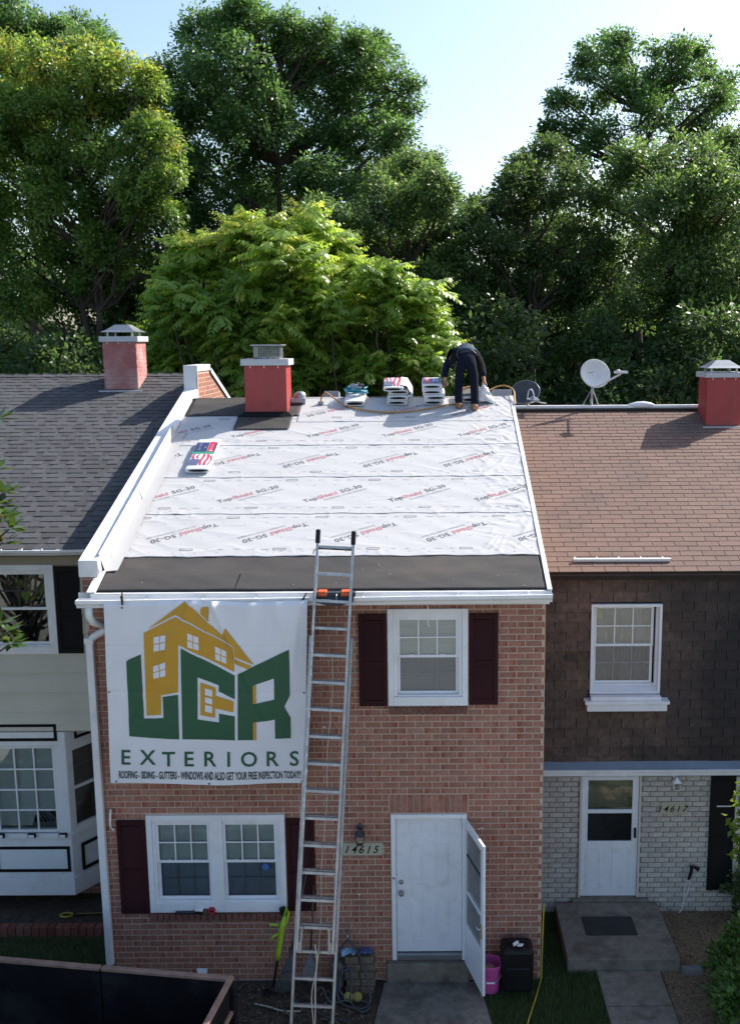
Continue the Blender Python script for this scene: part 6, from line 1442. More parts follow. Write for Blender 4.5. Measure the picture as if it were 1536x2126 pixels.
for x in (0.94, 1.22): MB().lathe([(0.0, -0.02), (0.04, -0.02), (0.04, 0.02), (0, 0.02)], (x, 11.4, 0.035), 12, (1,0,0)).build('wheel', M['rubber'], bn)
MB().tube([(0.98, 11.28, 0.62), (0.98, 11.28, 0.65), (1.16, 11.28, 0.65), (1.16, 11.28, 0.62)], 0.012, 6).build('carry_handle', M['black'], bn)
for i, (x, y, r) in enumerate(((1.06, 11.22, 0.4), (1.11, 11.17, -0.5))):
    q = MB(); q.obox((x, y, 0.655+0.01*i), (0.035*math.cos(r), 0.035*math.sin(r), 0.012), (-0.022*math.sin(r), 0.022*math.cos(r), 0), (0, 0, 0.012)); o = q.build('soap_bottle', M['white'], None, bevel=0.006); tag(o, ['small white bottle', 'small white cup'][i]+' lying on top of the black case', 'bottle')
yc = MB().tube(smooth_path([(1.425, 11.44, 1.05), (1.415, 11.43, 0.7), (1.41, 11.44, 0.35), (1.40, 11.41, 0.05), (1.375, 11.35, 0.012), (1.29, 11.05, 0.02), (1.21, 10.8, 0.02), (1.14, 10.55, 0.02), (1.05, 10.0, 0.02)]), 0.009, 6).build('power_lead', pm('yellow_cord', (0.50, 0.36, 0.05), 0.5), None, smooth=True); tag(yc, 'yellow cord running down the brick corner onto the grass', 'cord')

tm = thing('string_trimmer', (-1.93, 11.3, 0), 'lime green string trimmer leaning on the brick left of the ladder', 'trimmer'); lime = pm('lime_plastic', (0.32, 0.48, 0.02), 0.4)
ta, tb_ = Vector((-1.775, 11.40, 1.03)), Vector((-1.935, 11.22, 0.02)); td = (tb_-ta)
q = MB(); q.tube([ta+td*t for t in (0.40, 0.7, 0.97)], [0.017, 0.014, 0.014], 10); q.build('shaft', M['black'], tm, smooth=True)
q = MB(); q.tube([ta+td*t+Vector((o, -0.02, 0)) for t, o in ((0.08, 0.01), (0.2, 0.0), (0.3, 0.0), (0.52, 0.0), (0.60, 0.0))], [0.022, 0.034, 0.036, 0.033, 0.026], 12); q.build('housing', lime, tm, smooth=True)
q = MB(); q.tube([ta+td*0.10+Vector((0.0, -0.02, 0)), ta+Vector((0.03, -0.02, 0.02)), ta+Vector((0.045, -0.02, -0.05)), ta+Vector((0.02, -0.03, -0.17)), ta+td*0.24+Vector((0.01, -0.02, 0))], 0.017, 8); q.build('grip_loop', lime, tm, smooth=True)
q = MB(); q.obox(ta+Vector((-0.03, 0.0, -0.03)), (0.035, 0, 0.01), (0, 0.03, 0), (-0.01, 0, 0.045)); q.build('battery', M['black'], tm, bevel=0.01)
q = MB(); q.tube([ta+td*0.28, ta+td*0.30+Vector((-0.09, -0.06, 0.0)), ta+td*0.36+Vector((-0.11, -0.06, 0))], 0.014, 8); q.tube([ta+td*0.20+Vector((-0.02, 0, 0)), ta+td*0.20+Vector((-0.16, -0.02, 0.02))], 0.016, 8); q.build('auxiliary_handle', lime, tm, smooth=True)
q = MB(); q.lathe([(0.0, 0.0), (0.04, 0.0), (0.045, 0.05), (0.02, 0.08), (0, 0.085)], tb_+Vector((0, 0, -0.01)), 14); q.add([tuple(tb_+Vector(p)) for p in ((0.0, 0.03, 0.05), (-0.13, 0.0, 0.03), (-0.09, -0.1, 0.02), (0.05, -0.08, 0.03))], [(0,1,2,3)]); q.build('cutting_head', M['black'], tm)
def rake(hub, tipc, spread, handle_top, label, mat, n=18):
    t = thing('leaf_rake', tuple(tipc), label, 'rake'); hub, tipc = Vector(hub), Vector(tipc); d = tipc-hub; sdv_ = Vector(spread)
    MB().tube([hub, Vector(handle_top)], 0.012, 8).build('handle', pm('rake_handle', (0.05, 0.04, 0.035), 0.6), t, smooth=True)
    for i in range(n):
        f = (i/(n-1)-0.5)*2; p = tipc+sdv_*f-d*0.10*abs(f); q = MB(); q.tube([hub, hub+(p-hub)*0.6, p, p+Vector((0.0, 0.03, -0.03))], 0.005, 4); q.build('tine', mat, t)
    m_ = hub+d*0.5; MB().beam(m_-sdv_*0.5, m_+sdv_*0.5, 0.01, 0.02, (0,-0.5,1)).build('cross_brace', mat, t)
    MB().obox(hub, (0.03, 0, 0), (0, 0.012, 0), (0, 0, 0.035)).build('socket', mat, t)
rake((-1.70, 11.30, 0.52), (-1.79, 11.13, 0.06), (0.14, -0.04, 0.05), (-1.50, 11.46, 1.5), 'black plastic leaf rake with its fan left of the ladder foot', pm('rake_black', (0.045, 0.05, 0.06), 0.5))
rake((-1.46, 11.28, 0.52), (-1.46, 11.12, 0.22), (0.12, 0.0, -0.01), (-1.42, 11.46, 1.3), 'grey leaf rake standing behind the ladder rungs', pm('rake_grey', (0.10, 0.11, 0.12), 0.5))
# spigot, hose, pile of blocks
sp = thing('wall_spigot', (-1.01, 11.47, 0.60), 'metal garden tap on the brick with hose loops hanging from it', 'tap')
q = MB(); q.tube([(-1.01, 11.50, 0.66), (-1.01, 11.42, 0.66), (-1.01, 11.39, 0.62)], 0.014, 10); q.build('spout', M['steel'], sp, smooth=True); MB().lathe([(0.012, 0), (0.03, 0.01), (0.03, 0.018), (0, 0.02)], (-1.01, 11.43, 0.675), 10).build('handwheel', M['steel'], sp)
gh = thing('garden_hose', (-0.95, 11.1, 0), 'dark grey garden hose hanging from the tap and coiled on the ground', 'hose'); ghm = pm('hose_grey', (0.045, 0.05, 0.06), 0.5)
P = [(-1.01, 11.38, 0.62), (-0.93, 11.34, 0.55), (-0.83, 11.25, 0.42), (-0.74, 11.08, 0.20), (-0.72, 10.98, 0.05), (-0.80, 10.88, 0.03), (-0.98, 10.92, 0.03), (-1.10, 11.02, 0.05), (-1.12, 11.14, 0.22), (-1.02, 11.2, 0.38), (-0.95, 11.12, 0.25), (-0.95, 10.98, 0.06), (-0.82, 10.82, 0.03), (-0.72, 10.90, 0.03), (-0.78, 11.0, 0.04), (-1.0, 11.02, 0.04), (-1.2, 10.98, 0.05), (-1.32, 11.08, 0.18), (-1.42, 11.0, 0.03), (-1.25, 10.75, 0.03), (-0.95, 10.62, 0.03), (-1.2, 10.4, 0.03)]
MB().tube(smooth_path(P), 0.013, 8).build('tubing', ghm, gh, smooth=True)
MB().tube(smooth_path([(-1.01, 11.38, 0.61), (-1.10, 11.36, 0.50), (-1.14, 11.25, 0.30), (-1.08, 11.15, 0.24), (-0.98, 11.1, 0.30), (-0.95, 11.14, 0.36), (-1.05, 11.16, 0.33), (-1.10, 11.08, 0.16), (-0.98, 11.0, 0.05)]), 0.013, 8).build('tubing', ghm, gh, smooth=True)
blm = pm('tan_block', (0.15, 0.115, 0.08), 0.9, var=0.2, vscale=14, bump=0.5, bscale=50)
k = 0
for r in range(5):
    for c in range(2):
        x0 = -1.04+c*0.18+(0.02 if r % 2 else 0); o = MB().box(x0, x0+0.172, 11.28-0.03*(4-r)*0.5, 11.46, -0.02+r*0.092, -0.02+r*0.092+0.086).build('paver_block', blm, None, bevel=0.008)
        tag(o, ['lowest', 'second lowest', 'middle', 'second highest', 'topmost'][r]+' '+['left', 'right'][c]+' tan paver in the pile under the garden tap', 'paver', 'pavers piled under the tap'); k += 1
o = MB().box(-1.22, -1.06, 11.26, 11.42, 0.0, 0.36).build('stone_block', pm('grey_stone', (0.14, 0.125, 0.11), 0.9, var=0.25, vscale=8, bump=0.6), None, bevel=0.05); tag(o, 'rounded grey stone block beside the paver pile', 'stone')
yb = thing('float_block', (-0.92, 11.05, 0.0), 'yellow double rounded foam block on the ground before the pavers', 'block'); ym = pm('yellow_foam', (0.25, 0.22, 0.06), 0.8)
for x in (-0.985, -0.875): MB().lathe([(0.0, -0.03), (0.05, -0.03), (0.062, 0.0), (0.05, 0.03), (0.0, 0.03)], (x, 11.04, 0.075), 12, (0,-1,0.3)).build('lobe', ym, yb, smooth=True)
MB().box(-0.97, -0.89, 11.02, 11.06, 0.05, 0.10).build('bridge', ym, yb)
def rag(c, s, mat, label, seed):
    rr = random.Random(seed); q = MB(); n = 8; vs = [(c[0]+s*(i/(n-1)-0.5)*2*(1+0.15*rr.uniform(-1, 1)), c[1]+s*0.8*(k/(n-1)-0.5)*2*(1+0.15*rr.uniform(-1, 1)), c[2]+rr.uniform(0, 0.045)-0.05*((i/(n-1)-0.5)**2+(k/(n-1)-0.5)**2)*2) for k in range(n) for i in range(n)]
    q.add(vs, [(k*n+i, k*n+i+1, (k+1)*n+i+1, (k+1)*n+i) for k in range(n-1) for i in range(n-1)]); o = q.build('rag', mat, None, smooth=True); tag(o, label, 'cloth')
rag((-1.00, 11.33, 0.50), 0.085, pm('pale_blue_cloth', (0.22, 0.36, 0.52), 0.9, var=0.5, vscale=30), 'pale blue rag crumpled on the paver pile by the ladder', 3); rag((-0.79, 11.34, 0.50), 0.075, pm('indigo_cloth', (0.07, 0.09, 0.22), 0.9, var=0.4, vscale=25), 'dark blue rag on the right of the paver pile', 4)
o = MB().tube(smooth_path([(-2.12, 11.0, 0.02), (-1.93, 10.92, 0.03), (-1.75, 10.86, 0.02), (-1.55, 10.84, 0.03)]), 0.009, 6).build('pale_hose', pm('pale_hose', (0.42, 0.42, 0.38), 0.6), None, smooth=True); tag(o, 'short pale hose lying on soil between trailer and ladder', 'hose')
# tools on the window sill
o = thing('caulking_gun', (-3.0, 11.46, 0.93), 'navy caulking gun lying on the brick window sill', 'tool'); MB().tube([(-3.14, 11.455, 0.955), (-2.90, 11.455, 0.955)], 0.018, 10).build('cartridge', navy, o, smooth=True); MB().box(-2.90, -2.80, 11.44, 11.475, 0.935, 0.985).build('frame', M['black'], o, bevel=0.006)
o = thing('drill', (-2.78, 11.46, 0.93), 'black and brown cordless drill on the brick window sill', 'tool'); MB().tube([(-2.90, 11.45, 0.99), (-2.80, 11.45, 0.985)], 0.022, 10).build('motor', M['white'], o, smooth=True); MB().box(-2.80, -2.745, 11.435, 11.475, 0.935, 0.995).build('battery', pm('brown_case', (0.10, 0.06, 0.03), 0.6), o, bevel=0.006)
o = MB().lathe([(0.018, -0.015), (0.045, -0.015), (0.045, 0.015), (0.018, 0.015), (0.018, -0.015)], (-2.695, 11.455, 0.975), 18, (0,-1,0.2)).build('tape_roll', pm('red_tape', (0.32, 0.02, 0.03), 0.5), None); tag(o, 'roll of red tape standing on the brick window sill', 'tape')
# nozzle at the neighbour
nz_ = thing('hose_nozzle', (3.66, 12.94, 0.5), 'black spray nozzle on a thin white hose at the white brick wall', 'nozzle')
q = MB(); q.tube([(3.63, 12.95, 0.50), (3.65, 12.93, 0.60), (3.66, 12.93, 0.68)], [0.018, 0.022, 0.024], 10); q.tube([(3.64, 12.93, 0.70), (3.70, 12.93, 0.69), (3.755, 12.93, 0.665)], [0.02, 0.022, 0.032], 10); q.build('nozzle_body', M['black'], nz_, smooth=True); q = MB(); q.tube(smooth_path([(3.62, 12.95, 0.50), (3.585, 12.96, 0.38), (3.575, 12.96, 0.2), (3.55, 12.95, 0.05), (3.50, 12.93, 0.0)]), 0.007, 6); q.tube(smooth_path([(3.645, 12.95, 0.50), (3.64, 12.96, 0.35), (3.60, 12.96, 0.22)]), 0.007, 6); q.build('thin_hose', M['white'], nz_, smooth=True)
o = MB().box(3.98, 4.17, 12.955, 12.965, 1.575, 1.588).build('name_strip', M['white'], None); tag(o, 'thin white strip fixed across the black shutter', 'strip')
o = MB().box(3.20, 3.47, 11.52, 11.60, -0.02, 0.10).build('edging_stone', pm('edging_stone', (0.16, 0.16, 0.17), 0.9, var=0.2, bump=0.5), None, bevel=0.02); tag(o, 'grey stone at the foot of the concrete porch', 'stone')
lt = thing('garden_tool', (-4.9, 12.8, 0.1), 'yellow handled garden tool lying under the bay window', 'tool'); yl = pm('yellow_handle', (0.35, 0.28, 0.03), 0.5)
MB().tube(smooth_path([(-5.02+0.085*math.cos(a), 12.78+0.05*math.sin(a), 0.12) for a in np.linspace(0, 6.1, 12)]), 0.014, 6).build('ring_handle', yl, lt, smooth=True); MB().tube([(-4.93, 12.78, 0.12), (-4.45, 12.80, 0.12)], 0.013, 8).build('shaft', M['black'], lt); MB().tube([(-4.88, 12.785, 0.135), (-4.5, 12.80, 0.137)], 0.004, 5).build('stripe', yl, lt)

# ================================================================== vegetation
def quads_to_mesh(name, V, tint, mat, parent=None, kind=None, label=None):
    n = len(V)//4; me = bpy.data.meshes.new(name); me.vertices.add(len(V)); me.vertices.foreach_set('co', V.astype(np.float32).ravel())
    me.loops.add(4*n); me.loops.foreach_set('vertex_index', np.arange(4*n, dtype=np.int32)); me.polygons.add(n); me.polygons.foreach_set('loop_start', np.arange(0, 4*n, 4, dtype=np.int32))
    me.update(calc_edges=True); me.materials.append(mat)
    at = me.attributes.new('tint', 'FLOAT', 'POINT'); at.data.foreach_set('value', np.repeat(tint, 4).astype(np.float32))
    o = bpy.data.objects.new(name, me); COL.objects.link(o); attach(o, parent)
    if kind: o['kind'] = kind
    if label: o['label'] = label
    return o
def unit(a): return a/np.maximum(np.linalg.norm(a, axis=-1, keepdims=True), 1e-9)
def leaf_quads(C, A, Nn, L, W, fold=0.12):
    B = unit(np.cross(Nn, A)); L = L[:, None]; W = W[:, None]
    v0 = C; v2 = C+A*L-Nn*L*0.10; m_ = C+A*L*0.45+Nn*W*fold
    return np.stack([v0, m_+B*W/2, v2, m_-B*W/2], 1).reshape(-1, 3)
def crown(lobes, clump_r, leaves_per, leaf_L, dens=1.5, droop=0.35, tipdir=None, rng=RNG, hi=None):
    """leaf clumps over the shells of the lobes; returns vertices, tints, clump centres"""
    Vs, Ts, CC = [], [], []
    zs = [l[2] for l in lobes]; zmin, zmax = min(zs), max(zs)
    for (x, y, z, r) in lobes:
        k = max(7, int(dens*4*r*r/(clump_r**2)))
        d = unit(rng.normal(size=(k, 3))); d[:, 2] = np.where(d[:, 2] < -0.35, -d[:, 2]*0.6, d[:, 2]); d = unit(d)
        rad = r*(0.50+0.50*rng.random(k)**0.6)*(1+0.22*np.sin(d[:, 0]*5+x)*np.cos(d[:, 2]*4+z))*np.where(rng.random(k) < 0.12, 1.28, 1.0)
        c = np.array([x, y, z])+d*rad[:, None]*np.array([1, 1, 0.92]); CC.append((np.array([x, y, z]), c))
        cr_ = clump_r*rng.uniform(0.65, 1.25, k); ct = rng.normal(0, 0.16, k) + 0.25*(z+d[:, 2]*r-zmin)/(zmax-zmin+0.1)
        m_ = leaves_per; ci = np.repeat(np.arange(k), m_); n = len(ci)
        off = rng.normal(size=(n, 3)); off = off/np.linalg.norm(off, axis=1, keepdims=True)*rng.random((n, 1))**0.45
        off = off*np.array([0.95, 0.95, 0.85])
        dirs = d[ci]; P = c[ci]+off*cr_[ci][:, None]
        A = unit(off*0.8+dirs*0.6+rng.normal(0, 0.45, (n, 3))+np.array([0, 0, -droop])); Nn = rng.normal(0, 0.5, (n, 3))+np.array([0, -0.15, 0.45])+off*0.4+dirs*0.6; Nn = unit(Nn-A*np.sum(A*Nn, 1, keepdims=True))
        L = leaf_L*rng.uniform(0.65, 1.25, n)*rng.uniform(0.7, 1.35, k)[ci]; W = L*rng.uniform(0.42, 0.6, n)
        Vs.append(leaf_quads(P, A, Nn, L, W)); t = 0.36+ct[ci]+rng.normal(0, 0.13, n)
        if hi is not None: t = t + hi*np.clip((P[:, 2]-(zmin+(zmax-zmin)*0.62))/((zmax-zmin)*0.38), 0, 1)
        Ts.append(np.clip(t, 0, 1))
    return np.concatenate(Vs), np.concatenate(Ts), CC
def wobble(a, b, n, amp, rr):
    a, b = Vector(a), Vector(b); return [a+(b-a)*(i/n)+Vector((rr.uniform(-1, 1), rr.uniform(-1, 1), rr.uniform(-.5, .5)))*amp*(math.sin(math.pi*i/n)) for i in range(n+1)]
def tree(name, label, base, lobes, mat, clump_r=0.40, leaves=66, leaf_L=0.125, dens=1.75, trunk_r=0.24, hi=None, stems=1, seed=1, group='tall trees standing behind the houses', droop=0.35):
    rr = random.Random(seed); rg = np.random.default_rng(seed); t = thing(name, (base[0], base[1], 0), label, 'tree', group)
    sat = []
    for (x_, y_, z_, r_) in lobes:
        for _ in range(2):
            dv = unit(np.array([rg.normal(), rg.normal()*0.5, abs(rg.normal())*0.8+0.1])); sat.append((x_+dv[0]*r_*0.95, y_+dv[1]*r_, z_+dv[2]*r_*0.95, r_*rg.uniform(0.25, 0.5)))
    lobes = list(lobes)+sat
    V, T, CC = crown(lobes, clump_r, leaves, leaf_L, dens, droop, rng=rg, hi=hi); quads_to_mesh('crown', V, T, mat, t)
    q = MB(); top = max(l[2] for l in lobes); cx_ = sum(l[0] for l in lobes)/len(lobes); cy_ = sum(l[1] for l in lobes)/len(lobes)
    trunks = []
    for s in range(stems):
        bx = base[0]+(s-(stems-1)/2)*0.55; tp = wobble((bx, base[1], -0.2), (cx_*0.7+bx*0.3, cy_, top*0.86), 8, 0.25, rr); q.tube(tp, [trunk_r*(1-0.85*i/8) for i in range(9)], 9); trunks.append(tp)
    q.build('trunk', M['bark'], t, smooth=True)
    q = MB()
    for (lx_, ly_, lz_, lr_), (cc, cl) in zip(lobes, CC):
        tp = rr.choice(trunks); h = max(1.5, lz_-max(1.2, math.hypot(lx_-cx_, ly_-cy_)*0.75)); k = min(range(len(tp)), key=lambda i: abs(tp[i].z-h)); s0 = tp[k]
        pth = wobble(s0, (lx_, ly_, lz_), 5, 0.18, rr); r0 = trunk_r*0.35; q.tube(pth, [r0*(1-0.16*i) for i in range(6)], 6)
        for j in range(0, len(cl), max(1, len(cl)//7)):
            q.tube(wobble((lx_, ly_, lz_), tuple(cl[j]), 3, 0.08, rr), [0.03, 0.022, 0.015, 0.008], 4)
    q.build('limbs', M['bark'], t)
    return t
TREES = {}
TREES['back_left_oak'] = ((-14.41, 37.00), [(-14.01, 36.16, 18.32, 1.25), (-14.57, 37.14, 17.33, 1.34), (-12.95, 36.58, 18.2, 0.79), (-13.47, 37.33, 17.21, 1.11), (-12.06, 37.4, 18.47, 0.76), (-11.06, 35.61, 17.69, 0.65), (-11.73, 35.44, 16.89, 1.02), (-14.61, 38.08, 16.09, 1.37), (-15.4, 36.23, 17.57, 1.48), (-15.71, 36.15, 15.37, 1.56)])
TREES['maple'] = ((-9.77, 30.00), [(-12.11, 31.59, 15.79, 0.91), (-10.64, 29.9, 15.49, 0.65), (-10.28, 31.08, 15.81, 0.67), (-9.17, 29.92, 15.3, 0.72), (-8.56, 30.45, 15.51, 0.66), (-7.62, 28.88, 14.75, 0.44), (-7.79, 30.43, 14.95, 0.32), (-12.26, 31.18, 14.48, 1.08), (-10.58, 30.07, 14.37, 1.01), (-9.71, 30.77, 14.38, 1.04), (-8.59, 30.55, 14.39, 0.76), (-7.62, 28.6, 13.29, 0.62), (-11.64, 30.83, 13.18, 1.19), (-10.05, 30.29, 13.08, 1.17), (-8.6, 29.36, 12.79, 0.93), (-7.79, 28.5, 12.01, 0.62), (-12.3, 31.17, 12.0, 1.2), (-10.42, 29.91, 11.69, 1.04), (-9.43, 30.7, 11.65, 0.86), (-8.97, 31.21, 11.07, 0.68), (-11.93, 30.69, 10.41, 1.18), (-10.73, 31.35, 10.39, 0.78), (-12.8, 29.66, 13.52, 1.28), (-13.56, 30.96, 11.29, 1.34), (-11.91, 29.82, 8.98, 1.08), (-11.43, 31.39, 9.03, 0.75), (-9.13, 31.21, 11.99, 0.75), (-7.19, 28.71, 13.31, 0.58), (-7.34, 28.84, 12.31, 0.72), (-7.52, 29.09, 11.31, 0.78), (-8.58, 31.49, 10.17, 0.76), (-9.1, 29.8, 10.06, 0.57), (-10.03, 30.41, 9.55, 0.61), (-9.14, 29.36, 10.56, 0.56)])
TREES['big_oak'] = ((-5.04, 33.00), [(-6.55, 33.02, 17.07, 0.87), (-5.65, 32.63, 17.37, 0.72), (-5.11, 32.52, 17.61, 0.56), (-4.61, 33.27, 17.3, 0.83), (-3.6, 33.27, 17.04, 0.83), (-2.91, 34.29, 16.96, 0.79), (-2.09, 33.58, 16.58, 0.74), (-1.42, 34.37, 16.93, 0.59), (-1.05, 34.14, 15.91, 0.69), (-1.03, 34.57, 15.09, 0.66), (-7.32, 33.55, 15.96, 0.94), (-5.79, 31.92, 15.77, 1.15), (-4.81, 34.15, 16.16, 1.23), (-3.45, 34.49, 15.86, 1.24), (-2.03, 34.3, 15.44, 1.19), (-7.77, 33.22, 14.95, 0.67), (-6.94, 33.68, 14.67, 1.21), (-5.15, 32.08, 14.2, 1.31), (-3.76, 34.06, 14.28, 1.39), (-2.07, 33.24, 13.9, 1.2), (-1.02, 32.31, 13.73, 0.65), (-7.4, 31.6, 13.36, 0.88), (-6.63, 34.13, 13.26, 1.28), (-4.81, 34.57, 12.86, 1.41), (-2.66, 31.68, 12.29, 1.19), (-1.43, 33.96, 12.83, 1.01), (-7.82, 32.71, 12.32, 0.91), (-6.4, 31.88, 11.48, 1.07), (-8.16, 32.34, 11.11, 0.93)])
TREES['olive_oak'] = ((-0.46, 29.50), [(-0.12, 30.36, 12.9, 0.53), (-0.65, 30.69, 12.62, 0.77), (0.25, 28.04, 11.84, 0.67), (-0.3, 29.87, 11.43, 0.95), (0.61, 28.04, 11.3, 0.49), (1.08, 30.2, 11.15, 0.58), (-1.1, 28.96, 11.2, 0.92), (0.12, 30.72, 10.41, 0.97), (-0.9, 31.04, 10.16, 0.9), (1.01, 29.52, 9.98, 0.68), (-2.05, 31.1, 10.95, 0.9), (0.24, 28.89, 9.14, 0.83), (-2.51, 28.15, 11.05, 0.74)])
TREES['dark_oak'] = ((3.28, 30.50), [(1.77, 30.82, 11.57, 0.5), (2.38, 29.0, 12.0, 0.47), (2.85, 29.53, 12.46, 0.54), (3.47, 30.21, 12.83, 0.61), (2.92, 30.85, 11.73, 0.86), (3.67, 29.4, 11.68, 0.93), (1.88, 29.04, 10.47, 0.78), (3.23, 31.68, 10.55, 1.16), (4.31, 29.9, 10.26, 1.09), (2.52, 31.97, 9.26, 1.17), (4.01, 31.77, 8.8, 1.31), (1.46, 30.11, 8.91, 0.81), (5.12, 30.37, 8.89, 1.17), (1.7, 30.56, 7.78, 0.88)])
TREES['tall_hickory'] = ((7.88, 36.00), [(4.66, 36.46, 15.87, 0.42), (4.99, 36.31, 14.89, 0.63), (4.48, 36.19, 14.79, 0.38), (5.55, 36.38, 16.79, 0.59), (6.29, 37.41, 17.6, 0.72), (6.86, 36.02, 17.51, 0.59), (6.36, 35.78, 16.25, 0.89), (5.79, 36.7, 15.68, 0.81), (7.08, 35.16, 16.26, 0.68), (8.15, 35.36, 17.33, 0.51), (9.18, 37.53, 17.29, 0.72), (9.16, 36.07, 17.42, 0.35), (8.24, 36.15, 16.33, 0.87), (8.81, 34.44, 15.33, 0.83), (9.93, 35.73, 16.35, 0.48), (10.27, 36.26, 15.68, 0.52), (6.94, 34.46, 14.82, 0.99), (8.59, 36.37, 14.88, 1.05), (9.78, 36.42, 14.64, 0.81), (5.88, 34.59, 14.17, 0.7), (5.44, 36.41, 13.94, 0.6), (6.32, 35.89, 13.14, 0.69)])
TREES['leaning_oak'] = ((7.52, 29.00), [(6.34, 29.57, 12.58, 0.88), (7.23, 28.53, 12.46, 0.88), (8.6, 29.66, 12.87, 0.8), (5.78, 29.76, 11.71, 0.94), (6.49, 27.47, 11.17, 1.0), (7.68, 27.59, 11.18, 1.01), (9.3, 29.56, 11.8, 1.14), (5.96, 30.48, 10.29, 1.11), (6.85, 28.2, 9.85, 1.17), (8.36, 28.86, 9.89, 1.19), (6.33, 29.3, 8.58, 1.21), (7.63, 28.42, 8.29, 1.18), (8.95, 28.56, 8.28, 1.1), (4.68, 28.4, 7.58, 0.96)])
SUMAC = [(-4.44, 24.99, 10.49, 0.54), (-4.92, 25.53, 9.96, 0.74), (-3.89, 24.82, 10.35, 0.6), (-2.69, 25.01, 10.59, 0.54), (-2.32, 25.95, 10.22, 0.69), (-3.18, 24.16, 9.85, 0.81), (-5.73, 25.47, 10.2, 0.49), (-5.6, 25.86, 9.64, 0.75), (-6.07, 24.84, 9.29, 0.48), (-6.12, 24.63, 8.77, 0.53), (-6.56, 26.03, 8.22, 0.5), (-5.27, 24.67, 8.65, 0.83), (-4.19, 24.55, 8.98, 0.94), (-3.1, 25.14, 9.0, 0.97), (-1.96, 25.78, 9.26, 0.87), (-1.05, 24.34, 9.4, 0.59), (-0.97, 24.87, 8.75, 0.84), (-0.14, 24.9, 8.86, 0.6), (0.03, 26.1, 8.54, 0.45), (-0.03, 25.15, 8.05, 0.6), (-2.01, 26.15, 8.19, 1.01), (-3.28, 24.51, 8.07, 0.82), (-4.76, 24.91, 7.96, 0.84), (-6.12, 25.66, 7.85, 0.74), (-1.03, 26.22, 7.7, 0.88), (-2.68, 25.18, 7.24, 0.73), (-1.45, 24.64, 7.13, 0.59), (-0.04, 24.39, 7.25, 0.59), (0.27, 25.37, 8.05, 0.27), (0.34, 24.56, 7.7, 0.19), (-6.73, 26.04, 7.36, 0.63), (-5.65, 26.11, 6.99, 0.69), (-4.14, 24.54, 7.04, 0.65), (-3.11, 24.77, 6.9, 0.65), (-2.16, 26.04, 6.72, 0.63), (-0.78, 25.64, 6.85, 0.62), (0.21, 26.04, 6.95, 0.5), (-3.8, 24.93, 8.54, 0.72), (-2.22, 24.41, 8.63, 0.7)]

oakm = leaf_mat('oak_leaf', (0.036, 0.090, 0.025), (0.125, 0.225, 0.065), transl=0.5)
maplem = leaf_mat('maple_leaf', (0.040, 0.098, 0.025), (0.175, 0.28, 0.060), tip=(0.34, 0.30, 0.065), transl=0.5)
olivem = leaf_mat('olive_oak_leaf', (0.044, 0.094, 0.028), (0.145, 0.225, 0.070), transl=0.5)
darkm = leaf_mat('dark_oak_leaf', (0.030, 0.068, 0.022), (0.100, 0.158, 0.050), transl=0.48)
def T(k): return TREES[k]
tree('oak_tree', 'dark oak rising behind the yellowing maple at the upper left', *T('back_left_oak'), oakm, seed=2)
tree('maple_tree', 'maple with yellow and orange tinged top above the left chimney', *T('maple'), maplem, clump_r=0.36, leaf_L=0.118, hi=0.14, stems=2, trunk_r=0.19, seed=3)
tree('oak_tree', 'largest oak with a broad dark green crown behind the sumac', *T('big_oak'), oakm, dens=1.8, seed=4)
tree('oak_tree', 'olive green oak sloping down to the gap of open sky', *T('olive_oak'), olivem, clump_r=0.36, leaf_L=0.115, seed=5)
tree('oak_tree', 'dark oak at the right side of the open sky gap', *T('dark_oak'), darkm, clump_r=0.38, leaf_L=0.122, dens=1.7, seed=6)
tree('hickory_tree', 'tall airy tree with sky showing through at the upper right', *T('tall_hickory'), oakm, dens=0.95, leaves=50, clump_r=0.38, leaf_L=0.13, seed=7)
tree('oak_tree', 'dense oak filling the right edge behind the satellite dish', *T('leaning_oak'), olivem, dens=1.7, seed=8)

